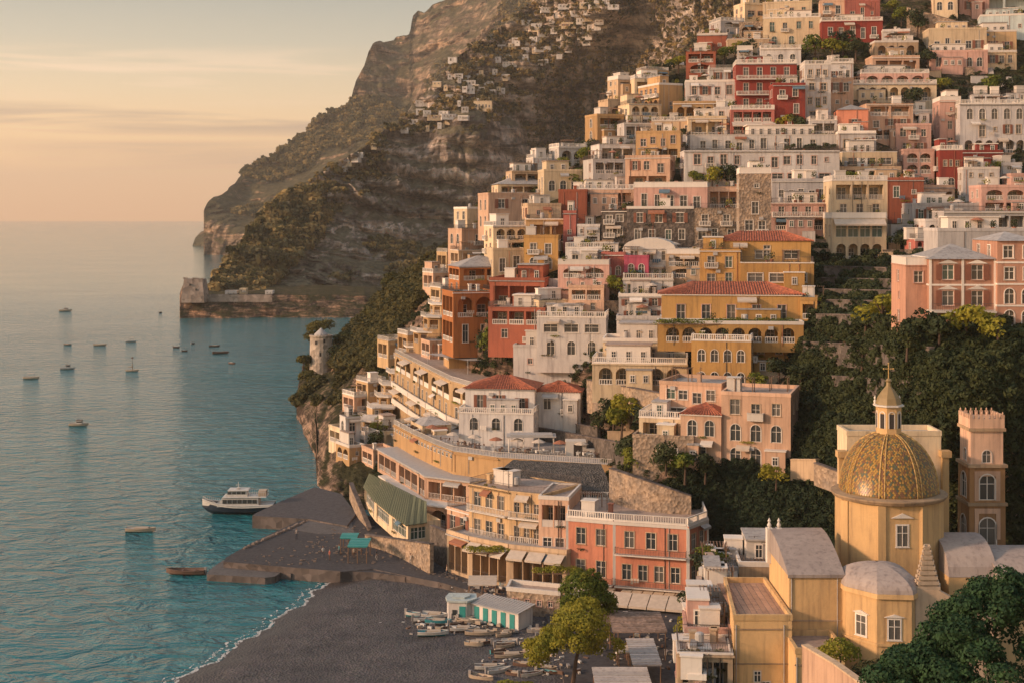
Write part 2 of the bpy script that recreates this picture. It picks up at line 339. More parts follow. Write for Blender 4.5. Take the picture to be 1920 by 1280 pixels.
def crags(pts, px, py):
    # steep bare crags with upright ribs where the left cliff drops to the sea
    m = np.clip((np.interp(py, [600,690,800,900,1000], [640,690,770,740,700])-px)/60, 0, 1)*np.clip((py-640)/50, 0, 1)
    d = m*(6*fbm(np.stack([pts[..., 0]+.25*pts[..., 2], pts[..., 2]*.3, pts[..., 1]*0], -1)/7, 3, 61, .5, True)+1.6*fbm(np.stack([px*.12, py*.10, px*0], -1)/2.2, 3, 63, .55, True))
    pts[..., 1] += d; pts[..., 0] += d*(px-960)/F; pts[..., 2] -= d*(py-HZ)/F; return pts
def strata(pts, px, py):
    z = pts[..., 2]+pts[..., 0]*.12+6*fbm(pts/60, 3, 71); a = np.abs(((z/15) % 1)-.5)*2
    d = 15*(a**2-.4)*np.clip(fbm(pts/70, 3, 72)+.6, 0, 1)+24*fbm(pts/np.array([22, 22, 70]), 4, 73, .55, True)*np.clip(fbm(pts/110, 2, 75)+.55, 0, 1)
    pts[..., 1] += d; pts[..., 0] += d*(px-960)/F; pts[..., 2] -= d*(py-HZ)/F; return pts
# far mountains
far_d = RBF([(380,482,2030),(440,490,1900),(383,385,2080),(450,330,2200),(520,400,2050),(550,275,2400),(620,215,2450),(600,330,2150),(700,90,2600),(690,250,2300),
  (760,180,2550),(850,0,2700),(850,150,2400),(960,0,2500),(740,75,2700),(660,160,2500),(520,470,1850),(1000,60,2300),(950,-60,2800),(420,420,2000),(470,370,2130)])
o, far_pts, far_nr, far_px, far_py = sheet('far_mountain', far_d, 382, 1060, 260,
  prof([(382,392),(388,378),(400,370),(415,366),(440,350),(455,322),(465,314),(500,298),(530,283),(548,272),(565,262),(585,238),(600,226),(630,212),(652,205),(662,172),(668,155),(682,128),(690,104),(700,86),(712,80),(738,78),(742,72),(768,66),(774,34),(784,24),(795,28),(812,14),(840,2),(850,-10),(1060,-60)]),
  prof([(382,482),(440,488),(540,500),(1060,500)]), 190, M_FAR, amp=130, nscale=260, vamp=14, back=(5, 80, 60), bot=8, lwrap=120, seed=3)
cape_d = RBF([(360,463,2660),(390,464,2640),(372,440,2700),(400,400,2720)])
sheet('far_cape', cape_d, 361, 420, 40, prof([(361,461),(366,446),(376,436),(390,430),(420,420)]), prof([(361,464),(420,465)]), 24, M_FAR, amp=20, nscale=120, vamp=4, back=(3, 60, 30), bot=6, lwrap=60, seed=8)
# middle mountain with the cliff face
mid_d = RBF([(345,598,765),(400,600,760),(500,598,765),(600,600,757),(680,600,770),(420,550,800),(470,500,850),(520,400,930),(560,350,970),(640,300,1010),(560,480,880),(620,420,960),
  (700,350,1010),(700,470,950),(700,560,860),(800,300,1050),(800,430,1000),(850,200,1090),(900,110,1150),(900,250,1060),(900,330,1060),(950,400,1100),(1000,20,1200),(980,130,1150),(960,200,1130),(900,480,1000),
  (1000,200,1165),(1060,90,1150),(1130,20,1100),(1080,180,1200),(1060,260,1210),(1160,120,1180),(1200,60,1180),(1300,60,1050),(1400,10,950),(1200,200,1150),(1480,-30,900),(750,250,1080),(1600,-60,850),(1600,100,850),(1300,250,950),(1000,500,950),(780,600,830)])
o, mid_pts, mid_nr, mid_px, mid_py = sheet('middle_mountain', mid_d, 405, 1600, 420,
  prof([(405,548),(425,520),(440,492),(455,470),(470,448),(495,410),(520,386),(560,350),(600,326),(640,300),(700,262),(760,216),(800,172),(850,122),(900,85),(950,46),(1000,6),(1030,-20),(1600,-70)]),
  prof([(405,600),(700,604),(900,600),(1600,600)]), 260, M_MID, amp=46, nscale=130, vamp=6, back=(5, 40, 30), bot=6, lwrap=30, seed=1, extra=strata)
mid_at = lookup(mid_pts, mid_px, mid_py)
# low headland with the sea wall
hl_d = RBF([(335,598,752),(345,553,775),(420,597,757),(520,597,757),(640,597,757),(720,597,757),(420,556,772),(520,556,775),(640,556,780),(720,556,790)])
o, hl_pts, hl_nr, hl_px, hl_py = sheet('headland', hl_d, 337, 760, 150, prof([(337,570),(343,552),(500,552),(640,554),(760,560)]), prof([(337,600),(760,604)]), 40, M_CLIFF, amp=6, nscale=22, vamp=.8, back=(6, 12, -.3), bot=4, lwrap=6, seed=4)
# the hill that carries the town
TD = [(1063,1120,203),(1200,1120,202),(1320,1110,203),(860,1055,216),(960,1080,209),(740,870,276),(800,870,262),(850,860,250),(900,850,254),(950,850,249),(740,960,262),(800,950,247),(860,960,239),(720,1000,250),(800,1005,232),(960,905,232),(1100,862,238),(1040,790,256),(1140,800,236),(690,1010,244),(665,985,248),(640,900,268),(600,940,268),(585,900,290),(650,800,300),(600,800,330),(562,800,366),(566,740,392),(575,690,412),(620,690,410),(640,640,425),(700,600,435),(760,530,445),(850,465,455),
 (740,700,338),(800,700,318),(850,690,296),(886,690,282),(740,790,326),(800,790,300),(840,800,276),(700,720,330),(730,650,352),(780,560,365),(840,500,380),(870,440,388),
 (1000,700,260),(900,650,277),(900,560,292),(950,480,300),(1000,400,318),(1000,330,350),(1080,300,352),(1150,240,365),(1200,170,388),(1280,110,412),
 (1140,900,212),(1240,870,204),(1400,880,201),(1490,870,200),(1350,960,201),(1340,1060,199),(1450,1000,192),(1500,1100,184),
 (1130,720,245),(1300,730,228),(1450,720,222),(1200,630,254),(1200,540,268),(1150,460,280),(1300,460,282),(1400,350,300),(1250,340,300),(1400,250,335),(1400,120,385),(1450,60,420),(1450,0,440),(1300,60,440),
 (1600,490,268),(1600,340,300),(1600,240,330),(1600,120,375),(1600,30,410),(1700,450,280),(1750,330,320),(1850,430,262),(1850,330,320),(1850,200,350),(1850,100,390),(1900,0,420),(1920,-60,440),(1600,-60,440),
 (1560,620,216),(1600,700,206),(1600,800,190),(1560,900,192),(1600,1000,188),(1700,617,171.5),(1800,617,170.5),(1920,617,169.5),(1700,650,166),(1800,670,162),(1900,670,160),(1750,760,159),(1900,760,157),(1750,950,162),(1900,950,162)]
town_d = RBF(TD)
o, tw_pts, tw_nr, tw_px, tw_py = sheet('town_hill', town_d, 556, 1990, 480,
  prof([(556,752),(560,712),(568,695),(585,688),(620,684),(635,655),(650,628),(680,600),(700,575),(730,540),(760,520),(800,492),(850,462),(870,430),(900,400),(950,350),(1000,318),(1060,290),(1120,240),(1160,205),(1220,150),(1290,108),(1340,60),(1430,20),(1520,-40),(1990,-90)]),
  prof([(556,806),(575,815),(592,850),(585,900),(590,935),(630,965),(660,1010),(720,1050),(800,1090),(900,1130),(1990,1240)]), 330, M_TOWN, off=2.2, amp=3.2, nscale=26, vamp=.6, back=(6, 14, 9), bot=4, lwrap=18, seed=2, extra=crags)
town_at = lookup(tw_pts, tw_px, tw_py)

# ---------------------------------------------------------------- sea
def seamat():
    m, N, L, b = newmat('sea_water'); b.inputs['Roughness'].default_value = .10; b.inputs['IOR'].default_value = 1.34
    g = N.new('ShaderNodeNewGeometry')
    n0 = nn(N, 'ShaderNodeTexNoise', Scale=.008, Detail=3.0); L.new(g.outputs['Position'], n0.inputs['Vector'])
    cx = N.new('ShaderNodeMixRGB'); cx.inputs[1].default_value = (.010,.10,.125,1); cx.inputs[2].default_value = (.018,.17,.19,1); L.new(n0.outputs[0], cx.inputs[0]); L.new(cx.outputs[0], b.inputs['Base Color'])
    mp = N.new('ShaderNodeMapping'); mp.inputs['Scale'].default_value = (.66, 1.0, 1); mp.inputs['Rotation'].default_value = (0, 0, R(-14)); L.new(g.outputs['Position'], mp.inputs[0])
    n1 = nn(N, 'ShaderNodeTexNoise', Scale=.26, Detail=4.0, Roughness=.55, Distortion=.8); L.new(mp.outputs[0], n1.inputs['Vector'])
    n2 = nn(N, 'ShaderNodeTexNoise', Scale=1.3, Detail=3.0, Roughness=.6, Distortion=.5); L.new(mp.outputs[0], n2.inputs['Vector'])
    n4 = nn(N, 'ShaderNodeTexNoise', Scale=.05, Detail=3.0); L.new(mp.outputs[0], n4.inputs['Vector'])
    b1 = nn(N, 'ShaderNodeBump', Strength=1.0, Distance=2.1); L.new(n1.outputs[0], b1.inputs['Height'])
    b2 = nn(N, 'ShaderNodeBump', Strength=1.0, Distance=.3); L.new(n2.outputs[0], b2.inputs['Height']); L.new(b1.outputs[0], b2.inputs['Normal'])
    b3 = nn(N, 'ShaderNodeBump', Strength=.6, Distance=1.2); L.new(n4.outputs[0], b3.inputs['Height']); L.new(b3.outputs[0], b1.inputs['Normal'])
    sy = N.new('ShaderNodeSeparateXYZ'); L.new(g.outputs['Position'], sy.inputs[0])       # the bay is rippled, the open sea lies calmer
    cm = N.new('ShaderNodeMapRange'); cm.inputs[1].default_value = 180; cm.inputs[2].default_value = 1100; cm.inputs[3].default_value = 1.0; cm.inputs[4].default_value = .17; L.new(sy.outputs[1], cm.inputs[0])
    pt_ = nn(N, 'ShaderNodeTexNoise', Scale=.012, Detail=4.0); L.new(mp.outputs[0], pt_.inputs['Vector']); pr_ = N.new('ShaderNodeMapRange'); pr_.inputs[1].default_value = .35; pr_.inputs[2].default_value = .65; pr_.inputs[3].default_value = .55; pr_.inputs[4].default_value = 1.15; L.new(pt_.outputs[0], pr_.inputs[0])
    mm_ = N.new('ShaderNodeMath'); mm_.operation = 'MULTIPLY'; L.new(cm.outputs[0], mm_.inputs[0]); L.new(pr_.outputs[0], mm_.inputs[1])
    for q_ in (b1, b2, b3): L.new(mm_.outputs[0], q_.inputs['Strength'])
    L.new(b2.outputs[0], b.inputs['Normal'])
    return m
sea = MB(); sea.face([(-15000,-60,0),(15000,-60,0),(15000,20000,0),(-15000,20000,0)])
tag(sea.build('sea', seamat()), kind='structure')

# ---------------------------------------------------------------- beach, quays and promenade
shore = [pz(x, y, 0) for x, y in [(640,1074),(630,1082),(600,1105),(560,1135),(500,1175),(440,1215),(380,1250),(330,1280),(200,1360)]]
def beach():
    xs = np.linspace(-62, 40, 150); ys = np.linspace(136, 232, 150)
    sx = np.array([p.x for p in shore])[::-1]; sy = np.array([p.y for p in shore])[::-1]
    X, Y = np.meshgrid(xs, ys); xl = np.interp(Y, sy, sx)
    d = (X-xl)*.97
    d = d + .5*np.sin(Y*.5)+.3*np.sin(Y*1.3)
    Z = np.where(d < 0, d*.12, np.where(d < 7, d*.13, .91+(d-7)*.022))
    p = np.stack([X, Y, Z], -1)
    Z = Z+.10*fbm(p*np.array([.5, .5, 0])/1.0, 4, 5)*np.clip(d, 0, 1)
    Z = np.minimum(Z, 1.95)
    v = np.stack([X, Y, Z], -1).reshape(-1, 3); idx = np.arange(v.shape[0]).reshape(150, 150)
    f = np.stack([idx[:-1,:-1], idx[:-1,1:], idx[1:,1:], idx[1:,:-1]], -1).reshape(-1, 4)
    me = bpy.data.meshes.new('beach'); me.from_pydata(v.tolist(), [], f.tolist())
    me.polygons.foreach_set('use_smooth', [True]*len(f))
    m, N, L, b = newmat('dark_pebbles'); b.inputs['Roughness'].default_value = .9
    g = N.new('ShaderNodeNewGeometry'); sp = N.new('ShaderNodeSeparateXYZ'); L.new(g.outputs['Position'], sp.inputs[0])
    v1 = nn(N, 'ShaderNodeTexVoronoi', Scale=3.2); L.new(g.outputs['Position'], v1.inputs['Vector'])
    n1 = nn(N, 'ShaderNodeTexNoise', Scale=.25, Detail=8.0, Roughness=.7); L.new(g.outputs['Position'], n1.inputs['Vector'])
    c = N.new('ShaderNodeValToRGB'); e = c.color_ramp.elements; e[0].position = .3; e[0].color = (.030,.030,.035,1); e[1].position = .75; e[1].color = (.088,.080,.080,1); L.new(n1.outputs[0], c.inputs[0])
    mm = N.new('ShaderNodeMixRGB'); mm.blend_type = 'MULTIPLY'; mm.inputs[0].default_value = .6; L.new(c.outputs[0], mm.inputs[1])
    hs = N.new('ShaderNodeHueSaturation'); hs.inputs['Saturation'].default_value = .15; hs.inputs['Value'].default_value = 1.7; L.new(v1.outputs['Color'], hs.inputs['Color']); L.new(hs.outputs[0], mm.inputs[2])
    wet = N.new('ShaderNodeMapRange'); wet.inputs[1].default_value = .35; wet.inputs[2].default_value = .75; wet.inputs[3].default_value = 1; wet.inputs[4].default_value = 0; L.new(sp.outputs[2], wet.inputs[0])
    wx = N.new('ShaderNodeMixRGB'); wx.inputs[2].default_value = (.045,.036,.032,1); L.new(wet.outputs[0], wx.inputs[0]); L.new(mm.outputs[0], wx.inputs[1]); L.new(wx.outputs[0], b.inputs['Base Color'])
    rr = N.new('ShaderNodeMapRange'); rr.inputs[3].default_value = .9; rr.inputs[4].default_value = .45; L.new(wet.outputs[0], rr.inputs[0]); L.new(rr.outputs[0], b.inputs['Roughness'])
    bp = nn(N, 'ShaderNodeBump', Strength=.8, Distance=.18); L.new(v1.outputs['Distance'], bp.inputs['Height'])
    bp2 = nn(N, 'ShaderNodeBump', Strength=.7, Distance=.8); L.new(n1.outputs[0], bp2.inputs['Height']); L.new(bp2.outputs[0], bp.inputs['Normal']); L.new(bp.outputs[0], b.inputs['Normal'])
    me.materials.append(m); tag(link('beach', me), kind='structure')
    # foam lines where the waves run up
    fm = flat('sea_foam', (.70,.68,.64), .6); q = random.Random(77)
    for k, (off, wd, cnt) in enumerate(((-.1, .22, 1300), (-1.4, .25, 260))):
        mb = MB()
        for i in range(cnt):
            t = q.random()*(len(shore)-1.001); a = shore[int(t)].lerp(shore[int(t)+1], t % 1)
            n = mnoise.noise(Vector((t*6, k*5, 0))); x = a.x+off+n*.6-.5*math.sin(a.y*.5)-.3*math.sin(a.y*1.3)+q.gauss(0, wd*.6); r = abs(q.gauss(0, .07))+.02
            z = .03+.004*(i % 5); c = [(x+r*1.1*math.cos(b_)*q.uniform(.6, 1.2), a.y+r*2.2*math.sin(b_)*q.uniform(.6, 1.2), z) for b_ in (0, 1.26, 2.5, 3.8, 5.0)]
            mb.face(c)
        tag(mb.build('foam', fm), kind='stuff')
beach()
PAVE = plaster('quay_paving', (.092,.088,.092), stain=.9, scale=1.2)
CONC = plaster('quay_concrete', (.15,.14,.135), stain=.6, scale=.6)
QW = stone('quay_wall', (.15,.115,.10), (.09,.075,.07), .9, .6, .15)
def slab(name, pts, z, low=-1.2, mats=None, kind='structure', curb=0):
    poly = [pz(x, y, z) for x, y in pts]
    a = sum(poly[i].x*poly[(i+1) % len(poly)].y-poly[(i+1) % len(poly)].x*poly[i].y for i in range(len(poly)))
    if a < 0: poly.reverse()
    mb = MB(); mb.prism([(p.x, p.y) for p in poly], low, z, 0, True, False, 1)
    return tag(mb.build(name, mats or [QW, PAVE]), kind=kind)
slab('upper_quay', [(473,966),(478,962),(524,940),(560,925),(590,912),(640,925),(668,962),(650,985),(578,972)], 2.2)
slab('quay', [(419,1052),(424,1044),(470,1018),(520,994),(560,976),(575,969),(590,958),(660,955),(760,990),(800,1060),(760,1080),(700,1072),(640,1070),(560,1064)], 1.9)
slab('lower_quay', [(388,1076),(392,1068),(417,1050),(440,1046),(560,1056),(566,1068),(545,1075),(528,1071),(515,1080),(497,1082)], 1.0, mats=[QW, CONC])
pm = [(638,1071),(700,1066),(760,1078),(830,1092),(880,1106),(940,1122),(1020,1142),(1040,1200),(1060,1290),(1100,1400)]
pmw = [pz(x, y, 2.02) for x, y in pm]
mb = MB(); poly = [(p.x, p.y) for p in pmw]+[(45, 120), (95, 120), (95, 226), (-24, 232)]
mb.prism(poly, -1, 2.02, 0, True, False, 1); tag(mb.build('promenade', [QW, PAVE]), kind='structure')
# concrete ramp on the quay
slab('ramp', [(548,992),(580,975),(655,962),(665,1000),(600,1000)], 1.93, low=1.8, mats=[CONC, CONC])

# ---------------------------------------------------------------- vegetation
LEAF_D = leafmat('dark_leaf', (.020,.034,.014), (.055,.068,.022), .5)
LEAF_W = leafmat('olive_leaf', (.045,.050,.018), (.115,.095,.026), .12)
LEAF_M = leafmat('macchia_leaf', (.12,.11,.05), (.36,.25,.09), .06)
LEAF_Y = leafmat('sunny_leaf', (.085,.125,.018), (.30,.27,.03), .6, .35)
LEAF_P = leafmat('pine_needle', (.030,.042,.012), (.13,.11,.020), .35)
LEAF_G = leafmat('glossy_leaf', (.016,.045,.018), (.05,.11,.035), 1.4, .2)
LEAF_I = leafmat('ivy_leaf', (.016,.030,.014), (.030,.050,.022), .5)
BARK = flat('bark', (.10,.065,.045), .95)
rng = np.random.default_rng(5)
def leaf_mesh(name, blobs, n, size, mat, seed=0, aspect=.6, inner=.55):
    """blobs: (cx,cy,cz,rx,ry,rz); n small leaf faces near the blob surfaces, looking outwards"""
    r = np.random.default_rng(seed); B = np.array(blobs, float); vol = (B[:, 3]*B[:, 4]*B[:, 5])**(2/3); pick = r.choice(len(B), n, p=vol/vol.sum())
    d = r.normal(size=(n, 3)); d /= np.linalg.norm(d, axis=1, keepdims=True); d[:, 2] = np.where(d[:, 2] < -.5, -d[:, 2], d[:, 2])
    rad = inner+(1.04-inner)*r.random(n)**.45
    lump = 1+.16*fbm(d*2.3+pick[:, None]*3.1, 3, seed)
    c = B[pick, :3]+d*B[pick, 3:]*(rad*lump)[:, None]
    nrm = d+r.normal(size=(n, 3))*.45; nrm /= np.linalg.norm(nrm, axis=1, keepdims=True)
    t = np.cross(nrm, r.normal(size=(n, 3))); t /= np.linalg.norm(t, axis=1, keepdims=True); b = np.cross(nrm, t)
    s = size*(.6+.8*r.random(n))[:, None]
    v = np.stack([c-t*s, c-b*s*aspect, c+t*s, c+b*s*aspect], 1).reshape(-1, 3)
    me = bpy.data.meshes.new(name); me.vertices.add(4*n); me.vertices.foreach_set('co', v.reshape(-1))
    me.loops.add(4*n); me.loops.foreach_set('vertex_index', np.arange(4*n)); me.polygons.add(n)
    me.polygons.foreach_set('loop_start', np.arange(n)*4); me.polygons.foreach_set('loop_total', np.full(n, 4)); me.update(calc_edges=True)
    me.materials.append(mat); return me
def blobset(k, R0, H0, seed, flat_=1.0, r=.55):
    q = random.Random(seed); out = []
    for i in range(k):
        a = q.uniform(0, 6.28); rr = R0*q.uniform(.1, .75)*(1 if i else 0)
        s = R0*q.uniform(r*.7, r*1.1); out.append((rr*math.cos(a), rr*math.sin(a), H0+q.uniform(-.35, .4)*R0*flat_, s, s, s*flat_*q.uniform(.7, .95)))
    return out
BUSH = [leaf_mesh('bush', blobset(5, 1, .45, 10+i, .9), 260, .15, LEAF_D, i) for i in range(3)]
BUSHM = [leaf_mesh('bush', blobset(3, 1, .5, 26+i, 1.0), 46, .34, m_, i) for i, m_ in enumerate((LEAF_M, LEAF_W, LEAF_M))]
BUSHW = [leaf_mesh('bush', blobset(5, 1, .45, 20+i, .9), 130, .24, LEAF_W, i) for i in range(3)]
def unlinked(me):
    return bpy.data.objects.new(me.name+'_source', me)
def scatter(name, pts, scales, sources, kind='stuff'):
    """one object holding a mass of plants too many to count"""
    n = len(pts); me = bpy.data.meshes.new(name); me.vertices.add(n); me.vertices.foreach_set('co', np.asarray(pts, float).reshape(-1))
    a = me.attributes.new('sc', 'FLOAT', 'POINT'); a.data.foreach_set('value', np.asarray(scales, float))
    a = me.attributes.new('rz', 'FLOAT', 'POINT'); a.data.foreach_set('value', rng.random(n)*6.28)
    o = link(name, me); tag(o, kind=kind)
    g = bpy.data.node_groups.new(name+'_scatter', 'GeometryNodeTree')
    g.interface.new_socket('Geometry', in_out='INPUT', socket_type='NodeSocketGeometry'); g.interface.new_socket('Geometry', in_out='OUTPUT', socket_type='NodeSocketGeometry')
    N = g.nodes; L = g.links; gi = N.new('NodeGroupInput'); go = N.new('NodeGroupOutput')
    m2p = N.new('GeometryNodeMeshToPoints'); L.new(gi.outputs[0], m2p.inputs[0]); join = N.new('GeometryNodeJoinGeometry')
    sc = N.new('GeometryNodeInputNamedAttribute'); sc.data_type = 'FLOAT'; sc.inputs[0].default_value = 'sc'
    rz = N.new('GeometryNodeInputNamedAttribute'); rz.data_type = 'FLOAT'; rz.inputs[0].default_value = 'rz'
    cb = N.new('ShaderNodeCombineXYZ'); L.new(rz.outputs[0], cb.inputs[2])
    idx = N.new('GeometryNodeInputIndex'); K = len(sources)
    md = N.new('ShaderNodeMath'); md.operation = 'MODULO'; md.inputs[1].default_value = K; L.new(idx.outputs[0], md.inputs[0])
    for k, me_ in enumerate(sources):
        oi = N.new('GeometryNodeObjectInfo'); oi.inputs['Object'].default_value = unlinked(me_); oi.inputs['As Instance'].default_value = True
        ip = N.new('GeometryNodeInstanceOnPoints'); L.new(m2p.outputs[0], ip.inputs['Points']); L.new(oi.outputs['Geometry'], ip.inputs['Instance'])
        cmp = N.new('ShaderNodeMath'); cmp.operation = 'COMPARE'; cmp.inputs[1].default_value = k; cmp.inputs[2].default_value = .4; L.new(md.outputs[0], cmp.inputs[0])
        L.new(cmp.outputs[0], ip.inputs['Selection']); L.new(cb.outputs[0], ip.inputs['Rotation']); L.new(sc.outputs[0], ip.inputs['Scale']); L.new(ip.outputs[0], join.inputs[0])
    L.new(join.outputs[0], go.inputs[0])
    md_ = o.modifiers.new('scatter', 'NODES'); md_.node_group = g
    return o
def pick(pts, mask, n):
    ij = np.argwhere(mask); k = ij[rng.choice(len(ij), min(n, len(ij)), replace=False)]
    return pts[k[:, 0], k[:, 1]]
# woods of the middle mountain
nz_ = fbm(mid_pts/90, 4, 21); up = mid_nr[..., 2]
band = np.interp(mid_px, [405,560,800,1000,1600], [600,380,245,75,0])       # below the ridge line
lit = (mid_py < np.interp(mid_px, [405,470,560,640,760,900,1000,1130,1300,1600], [605,560,470,395,320,240,200,70,110,200]))
m1 = (lit & (nz_ > -.15) & (up > .12)) | (~lit & (nz_ > .2) & (up > .15) & (mid_px < 1250)) | ((mid_px > 1000) & (mid_py < 260) & (nz_ > -.1)) | ((mid_px > 600) & (mid_px < 900) & (mid_py > np.interp(mid_px, [600,750,900], [520,500,430])) & (nz_ > -.2))
m1 &= ~((mid_px > 720) & (mid_px < 930) & (mid_py > 250) & (mid_py < 430) & (nz_ < .35))
pt = pick(mid_pts, m1, 15000)+rng.normal(size=(1,3))*0
scatter('macchia_woods', pt+rng.normal(size=pt.shape)*np.array([2.2, 2.2, .2]), 1.4+3.0*rng.random(len(pt))**3, BUSHM)
# pines on the left flank
m2 = (mid_px < 600) & (mid_py > 370) & (mid_px-400 < (610-mid_py)*1.05+40) & (mid_py < 575)
pt = pick(mid_pts, m2, 1300); scatter('pine_woods', pt+np.array([0, 0, 1.5]), 3+3.5*rng.random(len(pt)), BUSHM)
nz_ = fbm(far_pts/220, 4, 31)
pt = pick(far_pts, (nz_ > .05), 5000); scatter('distant_woods', pt, 3+6*rng.random(len(pt))**2, BUSHM)
# town hill undergrowth
nz_ = fbm(tw_pts/14, 3, 41)
left = (tw_px < np.interp(tw_py, [0,100,240,320,480,640,800,900], [1290,1270,1110,990,850,740,640,560])) & (tw_py < 760)
right = (tw_px > 1480) & (tw_py > 480) & (tw_px > np.interp(tw_py, [480,620,900], [1660,1500,1480]))
m3 = left & (nz_ > -.5) & ~((tw_px < np.interp(tw_py, [680,800,900], [690,740,700])) & (tw_py > 690) & ((nz_ < .2) | (tw_nr[..., 2] < .35)))
pt = pick(tw_pts, m3, 5200); scatter('hillside_scrub', pt+rng.normal(size=pt.shape)*.3, .8+1.7*rng.random(len(pt))**2, BUSHW)
m4 = (~left) & (nz_ > -.15) & (tw_px > 700) & (tw_py < 1090)
pt = pick(tw_pts, m4, 6500); scatter('undergrowth', pt+rng.normal(size=pt.shape)*.3, .5+.9*rng.random(len(pt)), BUSH)
m5 = (tw_px > 1480) & (tw_py > 480) & (tw_py < 1150) & (nz_ > -.45)
pt = pick(tw_pts, m5, 5000); scatter('dark_thicket', pt+rng.normal(size=pt.shape)*.35, .7+1.1*rng.random(len(pt)), BUSH)

# stones, rope and nets lying about on the quays
def litter():
    q = random.Random(12); mb = MB()
    for _ in range(900):
        px, py = q.choice([(q.uniform(440, 760), q.uniform(985, 1058)), (q.uniform(560, 650), q.uniform(940, 962)), (q.uniform(700, 1000), q.uniform(1062, 1100))])
        if px < 440+(1058-py)*2.6 or (px > 700 and py > 1068+(px-760)*.2): continue
        p = pz(px, py, 2.03 if px > 655 else 1.91); r = q.uniform(.05, .22); mb.box(p.x-r, p.x+r, p.y-r*.7, p.y+r*.7, p.z, p.z+r*q.uniform(.4, 1.1))
    for i in range(40):      # boulders along the inner edge of the quay
        t = i/39; p = pz(458+t*118, 1028-t*52, 1.9); r = q.uniform(.15, .5); mb.lathe([(r, p.z), (r*.8, p.z+r*.6), (0, p.z+r*.9)], 5, p.x, p.y)
    tag(mb.build('quay_debris', plaster('pale_stones', (.30,.24,.20), stain=.6)), kind='stuff')
litter()
# ---------------------------------------------------------------- air
def haze():
    mb = MB(); mb.box(-15500, 15500, -80, 20500, -9, 700)
    m = bpy.data.materials.new('haze_air'); m.use_nodes = True; N = m.node_tree.nodes; L = m.node_tree.links
    N.remove(N['Principled BSDF']); v = N.new('ShaderNodeVolumePrincipled'); v.inputs['Color'].default_value = (.97,.90,.80,1)
    v.inputs['Density'].default_value = HAZE; v.inputs['Anisotropy'].default_value = .15
    L.new(v.outputs[0], N['Material Output'].inputs['Volume'])
    tag(mb.build('haze', m), kind='stuff')
HAZE = .00008
haze()

# ---------------------------------------------------------------- openings of the houses (meshes shared between alike pieces)
_wm = {}; _gm = {}; BLUEC = flat('blue_cloth', (.12,.20,.26), .9)
def wmesh(kind, w, h):
    key = (kind, round(w, 1), round(h, 1)); w, h = key[1], key[2]
    if key in _wm: return _wm[key]
    mb = MB(); t = .09 if w < 1.6 else .13
    if kind in ('frame', 'frameb', 'framec'):       # surround standing a little proud of the wall; origin at the sill centre, facing -y
        mb.box(-w/2-t, -w/2, -.06, .02, -t*.2, h+t, 0); mb.box(w/2, w/2+t, -.06, .02, -t*.2, h+t, 0)
        mb.box(-w/2, w/2, -.06, .02, h, h+t, 0); mb.box(-w/2-t-.05, w/2+t+.05, -.14, .02, -t, -t*.2-.002, 0)
        me = mb.mesh('window_frame', {'frame': WHITE, 'frameb': wallmat('beige'), 'framec': wallmat('pink')}[kind])
    elif kind == 'aframe':
        r = w/2; k = 8; pr = None; mb.box(-w/2-t, -w/2, -.06, .02, 0, h-r, 0); mb.box(w/2, w/2+t, -.06, .02, 0, h-r, 0)
        for i in range(k+1):
            a = math.pi*i/k; c, s_ = math.cos(a), math.sin(a); q = [(r*c, -.06, h-r+r*s_), ((r+t)*c, -.06, h-r+(r+t)*s_), ((r+t)*c, .02, h-r+(r+t)*s_), (r*c, .02, h-r+r*s_)]
            if pr:
                for j in range(4): mb.face([pr[j], pr[(j+1) % 4], q[(j+1) % 4], q[j]])
            pr = q
        me = mb.mesh('arch_frame', WHITE)
    elif kind in ('pane', 'pane2', 'paneg'):
        g = {'pane': GLASS, 'pane2': GLASS2, 'paneg': GLASSG}[kind]
        mb.box(-w/2, w/2, 0, .03, 0, h, 0); f = .07
        for a, b in ((-w/2, -w/2+f), (w/2-f, w/2), (-f/2, f/2)): mb.box(a, b, -.05, -.002, 0, h, 1)
        for a, b in ((0, f), (h-f, h), (h*.62, h*.62+f*.8)): mb.box(-w/2+f+.001, -f/2-.001, -.045, -.002, a, b, 1); mb.box(f/2+.001, w/2-f-.001, -.045, -.002, a, b, 1)
        me = mb.mesh('pane', [g, WHITE])
    elif kind in ('shutb', 'shutg'):
        mb.box(0, w, -.10, -.062, 0, h, 0)
        for i in range(int(h/.16)): mb.box(.06, w-.06, -.12, -.101, .06+i*.16, .13+i*.16, 0)
        me = mb.mesh('shutter', SHUT if kind == 'shutb' else SHUTG)
    elif kind == 'pediment':
        mb.v += [(-w/2-.35, -.16, 0), (w/2+.35, -.16, 0), (0, -.16, h), (-w/2-.35, .02, 0), (w/2+.35, .02, 0), (0, .02, h)]
        mb.f += [(0,1,2), (3,5,4), (0,3,4,1), (1,4,5,2), (2,5,3,0)]; mb.m += [0]*5
        me = mb.mesh('pediment', WHITE)
    _wm[key] = me; return me
_rail = {}
